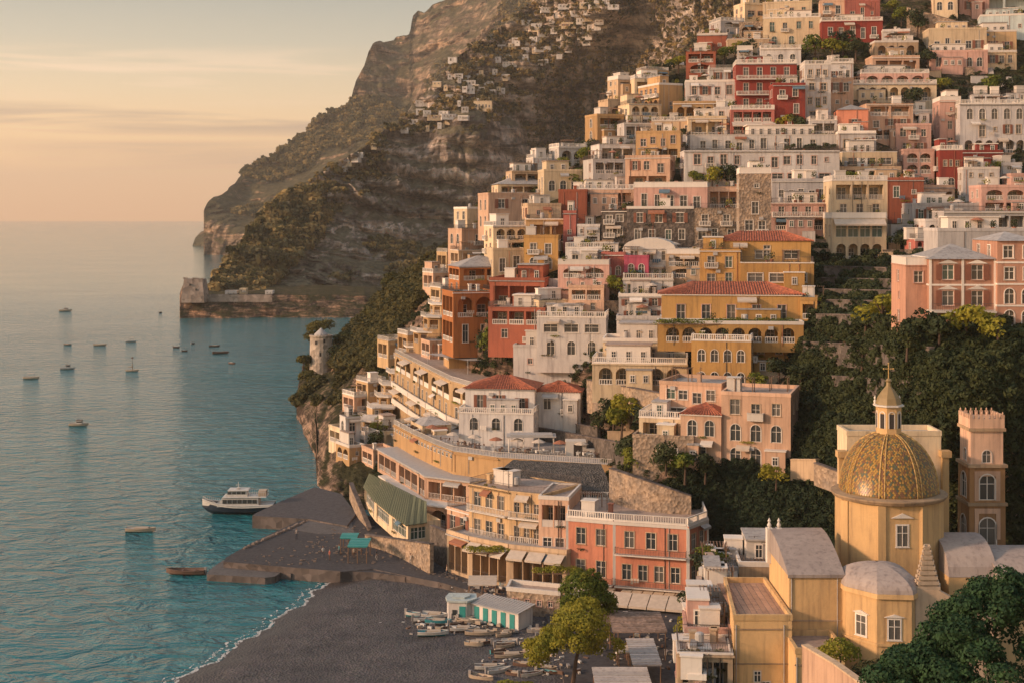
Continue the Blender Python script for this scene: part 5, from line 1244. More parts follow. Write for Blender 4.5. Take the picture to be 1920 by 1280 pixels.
    for x in (lx0-.1, lx0+.9):
        mb = MB(); zz = Z(21.9); mb.box(x-cx-.3, x-cx+.3, 145-cy, 146-cy, zz-3, zz+.6); mb.lathe([(.1, zz+.6), (.24, zz+.9), (.1, zz+1.2), (.18, zz+1.35), (0, zz+1.7)], 8, x-cx, 145.5-cy); mb.build('urn', WHITE, root)
        if x != lx0-.1: break
    # apse
    ax = X_(1655, 133); r = 3.35; ay = 135.8; ap = [(ax+r*math.cos(math.pi+math.pi*i/6+0), ay+r*1.15*math.sin(math.pi+math.pi*i/6)) for i in range(0, 7, 1)]
    ap = [(ax-3.4, 137.5), (ax-3.2, 134.4), (ax-.9, 131.6), (ax+2.3, 131.3), (ax+3.6, 133.0), (ax+3.6, 137.5)]
    h = vol(root, ap, 9, 19.3, 'church', 'apse', z0, ext=6)
    for i in range(5):
        h.wall(i)
        if i in (1, 2):
            E = h.edge(i); rz = math.atan2(E[1].y, E[1].x); fr = link('window', wmesh('frame', 1.2, 2.0), root, h.pt(E, E[3]/2, 6.0, 0), rz); link('pane', wmesh('pane2', 1.2, 2.0), fr, (0, -.03, 0)); link('pediment', wmesh('pediment', 1.2, .3), fr, (0, 0, 2.15))
    h.roof('none'); pts = [(x-cx, y-cy) for x, y in ap]; mx = sum(p[0] for p in pts)/6; my = 136.6-cy
    mb = MB(); mb.prism([(mx+(x-mx)*1.05, my+(y-my)*1.05) for x, y in pts], Z(18.9), Z(19.35), 0, bottom=True); mb.build('apse_cornice', YEL, root)
    mb = MB(); mb.prism([(mx+(x-mx)*1.03, my+(y-my)*1.03) for x, y in pts], Z(14.4), Z(14.65), 0, bottom=True); mb.build('apse_band', YEL, root)
    mb = MB(); ring = [[(mx+(x-mx)*1.04*math.cos(t), my+(y-my)*1.04*math.cos(t), Z(19.36)+1.9*math.sin(t)) for x, y in [(pts[i][0]+(pts[(i+1) % 6][0]-pts[i][0])*f_, pts[i][1]+(pts[(i+1) % 6][1]-pts[i][1])*f_) for i in range(6) for f_ in (0, .33, .66)]] for t in np.linspace(0, math.pi/2*.97, 9)]
    for a_, b_ in zip(ring[:-1], ring[1:]):
        for i in range(18): mb.face([a_[i], a_[(i+1) % 18], b_[(i+1) % 18], b_[i]])
    mb.build('apse_roof', GR, root, smooth=True)
    # right wall, obelisk-like finial and the grey vaults of the nave
    rx0, rx1 = X_(1716, 132), X_(1800, 134)
    mb = MB(); w_ = [(rx0-cx, Z(19.6)), (rx0-cx+2.2, Z(19.6)), (rx1-cx+3, Z(16.5)), (rx1-cx+3, Z(5)), (rx0-cx, Z(5))]
    y0, y1 = 131.9-cy, 133.2-cy
    mb.face([(x, y0, z) for x, z in reversed(w_)][::-1]); mb.face([(x, y1, z) for x, z in w_][::-1])
    for (xa, za), (xb, zb_) in zip(w_, w_[1:]+w_[:1]): mb.face([(xa, y0, za), (xa, y1, za), (xb, y1, zb_), (xb, y0, zb_)])
    mb.build('buttress_wall', plaster('pale_buttress', (.66,.50,.36), stain=.5), root)
    ox = X_(1738, 132.5)-cx; oy = 132.6-cy; mb = MB(); q = random.Random(5)
    for k in range(9):
        z = Z(19.6)+k*.47; w2 = 1.05*(1-k/9.5)+.08; mb.box(ox-w2, ox+w2, oy-.5*w2-.1, oy+.5*w2+.1, z+.001*k, z+.3); mb.box(ox-w2*.8, ox+w2*.8, oy-.4*w2, oy+.4*w2, z+.301, z+.469)
        for sx in (-1, 1): mb.lathe([(.0, z+.05), (.17, z+.2), (.08, z+.4), (0, z+.55)], 6, ox+sx*w2, oy-.1)
    tag(mb.build('finial_cluster', plaster('stucco_ornament', (.66,.53,.40), stain=.5), root), kind=None)
    for k, (pa, pb, zt, ya, yb) in enumerate(((1762,1850,22.2,139,149),(1845,1945,21.0,138,148))):
        xa, xb = X_(pa, 142)-cx, X_(pb, 142)-cx; mb = MB(); pr = None
        for j in range(11):
            t = math.pi*j/10; y = (ya+yb)/2-cy-(yb-ya)/2*math.cos(t); z = Z(19)+(zt-19)*math.sin(t); cur = [(xa, y, z), (xb, y, z)]
            if pr: mb.face([pr[0], pr[1], cur[1], cur[0]]); mb.face([pr[0], cur[0], (xa, y, Z(19)), (xa, pr[0][1], Z(19))])
            pr = cur
        mb.build('nave_vault', GR, root)
        mb = MB(); mb.box(xa+.02, xb-.02, ya-cy+.05, yb-cy-.05, Z(5), Z(19.0)); mb.build('nave_wall', YEL, root)
    def band(x0_, x1_, y_, z_, h_=.16, nm='string_course', out=.07):
        mb = MB(); mb.box(X_(x0_, y_)-cx, X_(x1_, y_)-cx, y_-out-cy, y_-.003-cy, Z(z_), Z(z_)+h_); mb.build(nm, plaster('weathered_cornice', (.45,.33,.22), stain=.6), root)
    band(1478, 1577, 135.5, 15.6); band(1477, 1577, 135.5, 19.85, .22, 'eaves_moulding', .16); band(1376, 1481, 133, 15.5, .14); band(1376, 1481, 133, 12.2, .12); band(1490, 1582, 129.5, 13.2, .14); band(1577, 1600, 138.4, 15.4, .14)
    q = random.Random(14)      # rain pipes and vents on the plain walls
    for px, y_, za, zb_ in ((1484, 135.5, 9, 20), (1570, 135.5, 9, 20), (1380, 133, 7, 16), (1470, 133, 7, 16), (1494, 129.5, 6, 14)):
        mb = MB(); x = X_(px, y_)-cx; mb.bar((x, y_-cy-.07, Z(za)), (x, y_-cy-.07, Z(zb_)), .05, None, 5); mb.build('drainpipe', METAL, root)
    for px, y_, z in ((1420, 133, 10.5), (1450, 133, 8.6), (1530, 135.5, 12.6), (1545, 129.5, 10)):
        fr = link('window', wmesh('frameb', .7, 1.1), root, (X_(px, y_)-cx, y_-cy, Z(z))); link('pane', wmesh('pane', .7, 1.1), fr, (0, -.03, 0))
    for i in range(9):        # paving joints and planks of the sacristy terrace
        mb = MB(); x = X_(1383, 133)-cx+i*.58; mb.box(x, x+.5, 133.5-cy, 146.4-cy, Z(16.41), Z(16.45)+.01*(i % 2)); mb.build('paving_strip', plaster('terrace_tile', (.52,.34,.25), stain=.5), root)
    # lower blocks on the left, with a tiled terrace
    x0, x1 = X_(1376, 133), X_(1481, 134)
    h = vol(root, [(x0,133),(x1,133),(x1,147),(x0+1.2,147)], 4, 16.4, 'church', 'sacristy', z0, ext=3); h.wall(0, ['.', 'o1', '.']); h.roof('f')
    x0, x1 = X_(1490, 130), X_(1582, 130)
    h = vol(root, [(x0,129.5),(x1,129.5),(x1,135.4),(x0,135.4)], 4, 14.3, 'church', 'vestry', z0, ext=3); h.roof('f')
church()
def bell_tower():
    D = 151; cx = X_(1840, D+2.4); cy = D+2.4; z0 = 14.0
    root = empty('bell_tower', (cx, cy, z0), 'square bell tower with a crenellated top and arched openings right of the church dome', 'bell tower')
    zz = lambda py: CH-(py-HZ)*D/F
    def tier(w, pt_, pb, colour, name, ops, pan=None):
        h = vol(root, [(cx-w, cy-w),(cx+w, cy-w),(cx+w, cy+w),(cx-w, cy+w)], zz(pb), zz(pt_), colour, name, z0, ext=.0)
        h.wall(0, ops, wscale=1.25); h.wall(3, ops, wscale=1.25); h.roof('none'); return h
    PAL['umber'] = (.40,.24,.13)
    tier(1.98, 948, 1030, 'umber', 'lower_tier', ['a1']); tier(1.94, 876, 944, 'umber', 'belfry_tier', ['a1']); tier(1.78, 806, 872, 'peach', 'upper_tier', ['.', 'a1'])
    for py, w in ((946, 2.16), (874, 2.16), (806, 2.02)):
        mb = MB(); z = zz(py)-z0; mb.box(-w, w, -w, w, z-.18, z+.16); mb.build('cornice', plaster('weathered_cornice', (.45,.33,.22)), root)
    for py0, py1 in ((940, 884), (1012, 954)):
        mb = MB(); za, zb_ = zz(py0)-z0, zz(py1)-z0
        for x0, x1 in ((-1.4, -.94), (.94, 1.4)): mb.box(x0, x1, -2.0 if py0 < 1000 else -2.04, -1.85, za, zb_)
        mb.box(-.939, .939, -1.99 if py0 < 1000 else -2.03, -1.85, zb_-.55, zb_); tag(mb.build('pale_panel', plaster('peach', PAL['peach']), root))
    z = zz(806)-z0+.16; mb = MB(); mb.box(-1.9, 1.9, -1.9, 1.9, z, z+1.0); mb.build('parapet', plaster('peach', PAL['peach']), root)
    for i in range(7):
        for sy in (-1, 1):
            mb = MB(); x = -1.74+i*.58; mb.box(x-.17, x+.17, sy*1.76-.14, sy*1.76+.14, z+1.001, z+1.45); mb.lathe([(.05, z+1.45), (.11, z+1.6), (0, z+1.8)], 6, x, sy*1.76); mb.build('merlon', plaster('peach', PAL['peach']), root)
    for i in range(1, 6):
        for sx in (-1, 1): mb = MB(); y = -1.74+i*.58; mb.box(sx*1.76-.14, sx*1.76+.14, y-.17, y+.17, z+1.001, z+1.45); mb.build('merlon', plaster('peach', PAL['peach']), root)
bell_tower()
# crowded roofs between the church and the beach hotel
H(1386,1478,1062,1110,'beige',4,9,'f','.', label='pale flat roof at the top of the crowded roofs left of the church', D=153, clut=3, ext=8)
H(1326,1392,1064,1120,'grey',6,8,'i','L2', label='grey roof terrace with pergola next to the dark ivy wall', D=154, clut=4, ext=8)
H(1312,1378,1112,1150,'cream',6,7,'f','w2', label='cream roof terrace cluttered with tanks left of the church sacristy', D=147, clut=5, ext=8)
H(1296,1372,1150,1190,'beige',5,6,'s','w2', label='beige house roof midway down the crowded roofs', D=141, clut=4, ext=8)
H(1284,1372,1186,1226,'pink',5,6,'f','v2', label='pinkish low house with a glazed roof edge in the crowded roofs', D=137, clut=4, ext=8)
H(1270,1374,1226,1300,'beige',5,6,'i','L3', label='lowest beige house of the crowded roofs at the bottom edge', D=132, clut=3, ext=4)
q = random.Random(19)
for k in range(26):
    yb = 1082+k*8.2+q.uniform(-4, 4); x0 = q.uniform(np.interp(yb, [1080,1150,1290], [1322,1296,1268]), 1350 if yb > 1115 else 1440); w_ = q.uniform(16, 38); D = 161-(yb-1050)*.125
    H(x0, min(x0+w_, 1374 if yb > 1115 else 1478), yb-q.uniform(9, 22), yb, q.choice(['beige','cream','pink','grey','stone','white','peach']), q.uniform(-4, 10), q.uniform(3, 5), q.choice('ffibw'), q.choice(['w1','o1','L1','w2','.']), D=D, clut=q.choice([1, 2, 3]), ext=6)
# pale garden wall in front of the church
def strip_wall(name, label, pts, z0s, ztop, th, mat, cat='wall', group=None, cope=True):
    """pts: world (x,y) list; ztop list"""
    c = pts[0]; root = empty(name, (c[0], c[1], z0s[0]), label, cat, group); mb = MB(); cb = MB(); P2 = [Vector(p) for p in pts]
    for i in range(len(P2)-1):
        a, b = P2[i], P2[i+1]; d = (b-a).normalized(); n = Vector((-d.y, d.x))*th; zr = z0s[0]; a0 = a-P2[0]; b0 = b-P2[0]
        q = lambda p, z: (p.x, p.y, z-zr)
        mb.face([q(a0, z0s[i]), q(b0, z0s[i+1]), q(b0, ztop[i+1]), q(a0, ztop[i])]); mb.face([q(a0, ztop[i]), q(b0, ztop[i+1]), q(b0+n, ztop[i+1]), q(a0+n, ztop[i])])
        mb.face([q(b0+n, z0s[i+1]), q(a0+n, z0s[i]), q(a0+n, ztop[i]), q(b0+n, ztop[i+1])])
        if i == 0: mb.face([q(a0+n, z0s[i]), q(a0, z0s[i]), q(a0, ztop[i]), q(a0+n, ztop[i])])
        if i == len(P2)-2: mb.face([q(b0, z0s[i+1]), q(b0+n, z0s[i+1]), q(b0+n, ztop[i+1]), q(b0, ztop[i+1])])
        if cope:
            o_ = n*.15
            A, B, C, D_ = a0-o_, b0-o_, b0+n+o_, a0+n+o_
            for z in (0, .12): pass
            cb.v += [q(A, ztop[i]+.005), q(B, ztop[i+1]+.005), q(C, ztop[i+1]+.005), q(D_, ztop[i]+.005), q(A, ztop[i]+.16), q(B, ztop[i+1]+.16), q(C, ztop[i+1]+.16), q(D_, ztop[i]+.16)]
            k = len(cb.v)-8
            for f in ((0,3,2,1),(4,5,6,7),(0,1,5,4),(1,2,6,5),(2,3,7,6),(3,0,4,7)): cb.f.append(tuple(k+j for j in f)); cb.m.append(0)
    mb.build('masonry', mat, root)
    if cope: cb.build('coping', wallmat('beige') if 'plaster' in mat.name else QW, root)
    return root
strip_wall('garden_wall', 'pale plastered wall with a coping running to the bottom edge below the church', [(X_(1504,116),116),(X_(1560,112),112),(X_(1640,105),105)], [8,8,8], [19.2,19.0,18.9], .5, plaster('peach', PAL['peach']))
def rw(label, a, b, h, extra=None, mat='darkstone', group=None, low=2):
    """retaining wall from pixel a to pixel b (tops), h pixels tall, standing on the hill"""
    pts = []; zt = []; zb_ = []; n = 5
    for i in range(n):
        t = i/(n-1); px = a[0]+(b[0]-a[0])*t; py = a[1]+(b[1]-a[1])*t; D = float(town_d(px, py+h))-.4+(extra or 0)*1.2
        pts.append((X_(px, D), D)); zt.append(CH-(py-HZ)*D/F); zb_.append(CH-(py+h-HZ)*D/F-low)
    strip_wall('retaining_wall', label, pts, zb_, zt, .6, wallmat(mat), group=group)
rw('tall rubble retaining wall sloping down above the pink beach hotel', (1142,878), (1296,930), 52, -2, 'stone')
rw('rubble retaining wall under the cream arcaded house', (1100,712), (1242,738), 40, -1, 'stone')
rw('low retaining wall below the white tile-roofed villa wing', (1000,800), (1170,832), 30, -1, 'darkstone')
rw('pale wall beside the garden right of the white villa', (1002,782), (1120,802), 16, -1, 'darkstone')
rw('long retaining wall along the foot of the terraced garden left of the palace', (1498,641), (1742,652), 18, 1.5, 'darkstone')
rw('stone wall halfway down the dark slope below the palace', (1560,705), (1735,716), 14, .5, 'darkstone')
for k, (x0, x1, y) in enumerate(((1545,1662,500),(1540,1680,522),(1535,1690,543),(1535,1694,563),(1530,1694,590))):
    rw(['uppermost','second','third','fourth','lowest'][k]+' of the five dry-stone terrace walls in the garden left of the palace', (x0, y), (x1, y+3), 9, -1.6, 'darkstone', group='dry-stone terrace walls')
rw('stone wall above the garden at the upper right, below the cream row house', (1700,14), (1836,52), 40, 0, 'stone')
rw('white parapet wall running right from the peach villa', (1482,862), (1530,862), 12, -1, 'beige')
rw('sloping rubble wall between the peach villa and the church', (1526,868), (1582,888), 14, -2, 'stone')
rw('stone quay-side wall under the green-roofed restaurant', (684,1002), (806,1020), 44, -14, 'stone', low=4)
rw('cliff path wall climbing from the quay to the restaurant', (655,905), (690,990), 20, -6, 'stone', low=1)
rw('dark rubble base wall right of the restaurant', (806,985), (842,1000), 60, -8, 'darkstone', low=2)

# ---------------------------------------------------------------- filler houses between the big ones
def filler():
    q = random.Random(11); n = 0
    lim = lambda y: np.interp(y, [0,40,100,150,200,270,320,370,420,500,560,600,700,800], [1440,1385,1290,1200,1135,1110,1010,930,880,870,900,1000,1000,1000])
    rim = lambda y: np.interp(y, [0,480,500,560,700,800], [1925,1925,1310,1240,1240,1180])
    cols = ['white','white','cream','pink','beige','peach','grey','cream','white','peach','ochre','rose','white']
    holes = [(1490,1640,74,118),(1650,1735,-20,62),(1756,1930,128,188),(1160,1290,20,140),(1530,1560,440,640),(1662,1700,400,640),(1300,1385,96,118),(1700,1930,12,56),(880,1000,600,680),(1100,1240,740,800),(1080,1130,318,350)]
    for y in [30,60,90,120,150,180,200,225,250,275,300,325,350,375,400,425,450,475,500,525,550,575,600,640,680]:
        x = lim(y)-2
        while x < rim(y)-14:
            w_ = q.uniform(26, 62); h_ = q.uniform(20, 34)*(1.25 if y > 480 else 1); yy = y+q.uniform(-8, 8)
            sub = COVER[max(0, int((yy-h_)//4)):max(1, int(yy//4)), int(x//4):min(480, int((x+w_)//4))]
            cx_, cy_ = x+w_/2, yy-h_/2
            if sub.size and sub.mean() < .30 and not any(a < cx_ < b and c < cy_ < d for a, b, c, d in holes):
                c = q.choice(cols); fl = q.choice(['w2','w3','L2','A2','w2/w2','o2/w2','a2','v2','L2/w2','s2','w3/L2','A3'])
                if w_ < 38: fl = q.choice(['w1','w2','a1','o1/w1','L1','w1/w1','L1/w1'])
                left = x < lim(y)+70
                H(x, x+w_, yy-h_, yy, c, -q.uniform(8, 26) if left else q.uniform(-3, 14), q.uniform(6, 9), q.choice('ffibisw'), fl, left='w2/w2' if left else None, clut=q.choice([0, 1, 2]), dD=q.uniform(-1.5, 2.5))
                n += 1; x += w_*q.uniform(.75, 1.05)
            else: x += 13
    return n
NF = filler()

# short garden walls and flights of steps between the houses
def bits():
    q = random.Random(31); me_s = MB()
    for j in range(9): me_s.box(-.7, .7, j*.3, 3.0, j*.22, j*.22+.219)
    ST = [me_s.mesh('steps', m) for m in (wallmat('grey'), wallmat('stone'))]; n = 0
    for _ in range(900):
        px = q.uniform(900, 1900); py = q.uniform(120, 860)
        lo = np.interp(py, [0,100,240,370,480,640,860], [1440,1290,1150,930,880,960,1130])
        if px < lo or (px > 1480 and py > 600) or (1520 < px < 1690 and py > 490) : continue
        if COVER[int(py//4), int(px//4)]: continue
        D = town_at(px, py)-.6; w_ = q.uniform(2, 6); yaw = -R(q.uniform(-5, 20)); p = P(px, py, D); n += 1
        if n > 90: break
        if n % 4 == 0:
            o = link('steps', ST[n % 2], None, p, yaw); tag(o, 'short flight of masonry steps between the terraced houses', 'steps', 'flights of steps between the houses')
        else:
            mb = MB(); hh = q.uniform(.8, 1.8); mb.box(-w_/2, w_/2, 0, .35, -2.5, hh); mb.box(-w_/2-.05, w_/2+.05, -.06, .41, hh+.002, hh+.12); o = mb.build('garden_wall', q.choice([wallmat('white'), wallmat('stone'), wallmat('beige')]), None, p, yaw)
            tag(o, 'short garden wall filling a gap between the terraced houses', 'wall', 'short garden walls between the houses')
bits()
# ---------------------------------------------------------------- trees
def sub_blobs(bl, k, lo, hi, seed):
    q = random.Random(seed); out = []
    for i in range(k):
        b = q.choice(bl); v = Vector((q.gauss(0, 1), q.gauss(0, 1), q.gauss(.25, .9))).normalized(); r = q.uniform(lo, hi)
        out.append((b[0]+v.x*b[3]*.82, b[1]+v.y*b[4]*.82, b[2]+v.z*b[5]*.82, r, r, r*.8))
    return out
def crown_tree(name, label, cat, base, blobs, mat, n, leaf, trunk_r=.18, group=None, seed=0, limbs=True):
    """base: world point of the trunk foot; blobs relative to it"""
    root = empty(name, base, label, cat, group); link('crown', leaf_mesh('crown', blobs, n, leaf, mat, seed), root)
    t = MB(); c0 = Vector((0, 0, 0)); top = Vector(blobs[0][:3]); k = top*.55+Vector((.2, 0, 0)); t.bar((0,0,-1.2), k*.6, trunk_r*1.25, trunk_r, 7); t.bar(k*.6, k, trunk_r, trunk_r*.75, 7); t.bar(k, top, trunk_r*.75, trunk_r*.3, 6)
    if limbs:
        for b in blobs[1:]: 
            s_ = k.lerp(top, .2); p = Vector(b[:3]); m_ = s_.lerp(p, .5)+Vector((0, 0, -.2)); t.bar(s_, m_, trunk_r*.5, trunk_r*.35, 5); t.bar(m_, p, trunk_r*.35, trunk_r*.12, 5)
    t.build('trunk', BARK, root); return root
def wpt(px, py, D, base): p = P(px, py, D)-Vector(base); return p
# beach trees in front of the promenade
b0 = pz(1072, 1276, 2.4)
bl = []
for px, py, dd, r in ((1088,1170,0,3.4),(1050,1190,-1,2.6),(1120,1195,1,2.7),(1018,1204,0,2.3),(1010,1222,-1,1.8),(1080,1205,-1.5,2.4),(1140,1215,1,1.8),(1096,1150,1,2.2)):
    p = wpt(px, py, b0.y+dd, b0); bl.append((p.x, p.y, p.z, r, r, r*.72))
crown_tree('pine_tree', 'bright green tree with three rounded crowns on the beach edge', 'tree', b0, [bl[0]]+sub_blobs(bl, 75, .5, 1.2, 7), LEAF_Y, 15000, .15, .22, seed=2, limbs=False)
b1_ = pz(1090, 1195, 2.5); bl = []
for px, py, dd, r in ((1094,1106,0,2.9),(1072,1118,0,2.2),(1120,1112,1,2.3),(1100,1088,0,1.9),(1130,1130,1,1.6)):
    p = wpt(px, py, b1_.y+dd, b1_); bl.append((p.x, p.y, p.z, r, r, r*.8))
crown_tree('pine_tree', 'bright green tree in front of the pink beach hotel awnings', 'tree', b1_, [bl[0]]+sub_blobs(bl, 48, .5, 1.1, 8), LEAF_Y, 10000, .15, .2, seed=3, limbs=False)
b2_ = Vector((X_(965, 150), 150, 1.8)); p = wpt(950, 1300, 150, b2_); bl = [(p.x, p.y, p.z, 2.1, 2, 1.3), (p.x+2, p.y, p.z+.1, 1.8, 1.8, 1.1), (p.x-1.2, p.y, p.z-.6, 1.5, 1.5, 1)]
crown_tree('pine_tree', 'treetop just peeking in at the bottom edge of the beach', 'tree', b2_, bl, LEAF_Y, 3500, .15, .18, seed=4)
# big glossy tree in the bottom right corner, on the near slope
base = Vector((X_(1850, 72), 72, 25.0)); bl = []
for px, py, dd, r in ((1860,1215,0,3.1),(1790,1225,-1,2.5),(1735,1262,-1.5,2.1),(1672,1300,-2,1.8),(1920,1150,1,2.3),(1960,1190,0,3.2),(1850,1150,1,1.7),(1830,1300,-2,3.2),(1760,1330,-3,2.6),(1900,1310,-3,3.4),(1885,1118,1,1.3),(1798,1172,0,1.3),(1700,1248,-1,.9),(1760,1205,0,1.1)):
    p = wpt(px, py, 72+dd, base); bl.append((p.x, p.y, p.z, r, r, r*.85))
crown_tree('leafy_tree', 'big glossy dark green tree filling the bottom right corner', 'tree', base, sub_blobs(bl, 190, .35, 1.05, 6), LEAF_G, 52000, .105, .3, seed=6, limbs=False)
near = RBF([(1400,1500,75),(1920,1500,70),(1400,1300,118),(1920,1300,112)])
def near_slope():
    mb = MB(); n = 14; q = [[None]*(n+1) for _ in range(n+1)]
    for i in range(n+1):
        for j in range(n+1):
            y = 55+68*j/n; x = 8+60*i/n; q[i][j] = (x, y, 26.5-(y-55)*.27+.5*mnoise.noise(Vector((x*.2, y*.2, 0))))
    for i in range(n):
        for j in range(n): mb.face([q[i][j], q[i+1][j], q[i+1][j+1], q[i][j+1]])
    tag(mb.build('near_slope', M_TOWN, smooth=True), kind='structure')
near_slope()
b3_ = P(1572, 1262, 118); crown_tree('citrus_tree', 'small sunlit citrus tree behind the pale plastered wall', 'tree', b3_, [(0,0,2.0,1.5,1.3,1.0),(-1,0,1.6,.9,.9,.8),(1.1,.2,1.5,1,.9,.8)], LEAF_Y, 1500, .13, .1, seed=8)
b3_ = P(1640, 1290, 112); crown_tree('silvery_shrub', 'loose grey-green shrub at the foot of the big dark tree', 'shrub', b3_, [(0,0,1.0,2.2,1.5,1.3),(-2,0,.5,1.3,1.2,.8)], LEAF_W, 1800, .13, .08, seed=9)
# umbrella pines round the watch tower
q = random.Random(4)
for k, (px, py, D, r, lb) in enumerate(((601,612,424,4.6,'umbrella pine rising behind the round watch tower'),(584,632,424,3.4,'umbrella pine leaning out left of the round watch tower'),(568,674,415,2.8,'low umbrella pine on the cliff edge left of the watch tower'),
  (652,634,420,5.0,'broad umbrella pine right of the watch tower, uppermost'),(648,662,414,5.4,'broad umbrella pine right of the watch tower, lowest and widest'),(576,706,408,3.6,'umbrella pine on the cliff below the watch tower'),(668,704,392,3.4,'small umbrella pine on the cliff shoulder, upper'),(672,728,385,3.2,'small umbrella pine on the cliff shoulder, lower'),
  (738,524,452,5.2,'round dark pine on the ridge line above the scrub'),(806,500,446,3.6,'dark pine on the ridge beside the stone patch'),(700,590,436,4.0,'dark pine on the lower scrub ridge'))):
    c = P(px, py, D-3); base = c-Vector((0, 0, r*1.0)); bl = [(0,0,r*1.0,r*.75,r*.7,r*.42)]+[(q.uniform(-.6,.6)*r, q.uniform(-.4,.4)*r, r*1.0+q.uniform(-.25,.2)*r, r*.5, r*.45, r*.34) for _ in range(5)]
    crown_tree('umbrella_pine', lb, 'pine tree', base, bl, LEAF_P, 1500, .34, .25, seed=20+k, group='umbrella pines on the cliff')
# garden trees in the town
tp = [leaf_mesh('crown', blobset(7, 1.15, .85, 50+i, .95), 620, .12, LEAF_Y if i % 2 else LEAF_D, 50+i) for i in range(4)]
tmesh = MB(); tmesh.bar((0,0,-.6), (.05,0,.6), .09, .06, 6); tmesh.bar((.05,0,.6), (.3,.1,1.2), .05, .03, 5); tmesh.bar((.05,0,.6), (-.3,0,1.25), .05, .03, 5); tmesh.bar((.05,0,.6), (0,-.2,1.4), .05, .02, 5); TR = tmesh.mesh('trunk', BARK)
spots = [(905,652,2.4),(940,662,2.6),(925,645,2.0),(962,668,1.8),(885,640,1.8),(1092,345,2.4),(1112,338,2.2),(1075,350,1.8),(1150,792,2.6),(1182,786,2.6),(1126,806,2.2),(1165,810,2.4),(1210,800,2.0),(1218,856,2.2),(1248,876,2.4),(1284,890,2.2),(1172,866,2.6),(1195,880,2.2),(1322,892,2.0),
 (1560,106,3.6),(1604,104,3.4),(1528,104,3.2),(1580,92,3.0),(1358,114,2.8),(1392,110,2.8),(1378,100,2.2),(1420,238,2.0),(1475,242,2.2),(1500,244,2.0),(1335,346,2.2),(1368,348,2.4),(1300,345,1.8),(1622,620,2.4),(1652,612,2.6),(1616,676,2.8),
 (1596,345,1.8),(1696,470,2.6),(1712,440,2.2),(1756,308,2.0),(1882,330,2.4),(1890,384,2.2),(718,828,2.2),(704,838,2.0),(712,812,2.2),(868,788,1.6),(880,784,1.4),(1040,800,1.8),(1068,806,1.8),(1192,532,2.0),(1160,548,2.0),(1715,200,2.6),(1760,176,2.6),(1800,182,2.6),(1850,178,2.8),(1890,182,2.6),(1690,130,2.6),(1740,120,2.4),(1690,40,3.0),(1720,60,3.0),(1672,24,2.8),
 (1460,706,2.0),(1430,735,1.8),(1500,720,2.0),(1106,350,1.8),(1010,312,2.2),(1135,262,2.4),(1112,290,2.0),(1095,306,2.2),(1165,252,2.0),(1060,316,2.0),(1250,140,2.4),(1272,130,2.4),(1230,146,2.2),(1455,905,1.8),(1320,1080,1.6),(1330,1060,1.8),(1305,1150,1.4),(1296,1190,1.4),(1290,1240,1.4),(1810,632,2.0),(1760,640,2.0),(1870,640,2.2),(1700,660,2.0)]
for k, (px, py, r) in enumerate(spots):
    D = float(town_d(px, py))-1.0
    if py > 1050 and px > 1280: D = 158-(py-1050)*.1
    root = empty('garden_tree', P(px, py, D), 'leafy garden tree growing between the terraced houses', 'tree', 'garden trees between the houses')
    s_ = r*q.uniform(.85, 1.15); c = link('crown', tp[k % 4], root); c.scale = (s_, s_, s_*q.uniform(.8, 1.1)); c.rotation_euler.z = q.uniform(0, 6); t = link('trunk', TR, root); t.scale = (s_, s_, s_)
# dark ivy-clad wall between the hotel and the church
nz_ = fbm(tw_pts/14, 3, 43)
m6 = (tw_px > 1285) & (tw_px < 1600) & (tw_py > 868) & (tw_py < 1130)
pt = pick(tw_pts, m6, 4200); BI = [leaf_mesh('ivy', blobset(5, 1, .45, 30+i, .9), 220, .15, LEAF_I, 70+i) for i in range(2)]
scatter('ivy', pt+np.array([0, -.8, 0])+rng.normal(size=pt.shape)*.3, .6+.8*rng.random(len(pt)), BI)

# ---------------------------------------------------------------- towers
def watch_tower():
    D = 414; base = P(602, 686, D); r = 21*D/F; hgt = (686-628)*D/F; root = empty('watch_tower', base, 'round stone watch tower with a small cone roof on the sea cliff', 'tower')
    m = stone('tower_stone', (.46,.36,.27), (.34,.26,.19), .9, .5, .3); mb = MB(); mb.lathe([(r*1.06,-4),(r*1.04,0),(r,hgt*.6),(r*.98,hgt-.6),(r*1.05,hgt-.4),(r*1.05,hgt),(r*.9,hgt),(r*.9,hgt-.5),(0,hgt-.5)], 20); mb.build('wall', m, root)
    mb = MB(); mb.lathe([(r*.62,hgt-.49),(r*.6,hgt+.3),(0,hgt+2.2)], 12); mb.build('roof', plaster('grey', PAL['grey']), root)
    for a, z in ((-1.9, .72), (-1.15, .78), (-1.5, .35)):
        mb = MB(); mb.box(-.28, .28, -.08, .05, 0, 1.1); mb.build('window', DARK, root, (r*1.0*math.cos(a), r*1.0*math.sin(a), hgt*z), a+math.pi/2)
watch_tower()
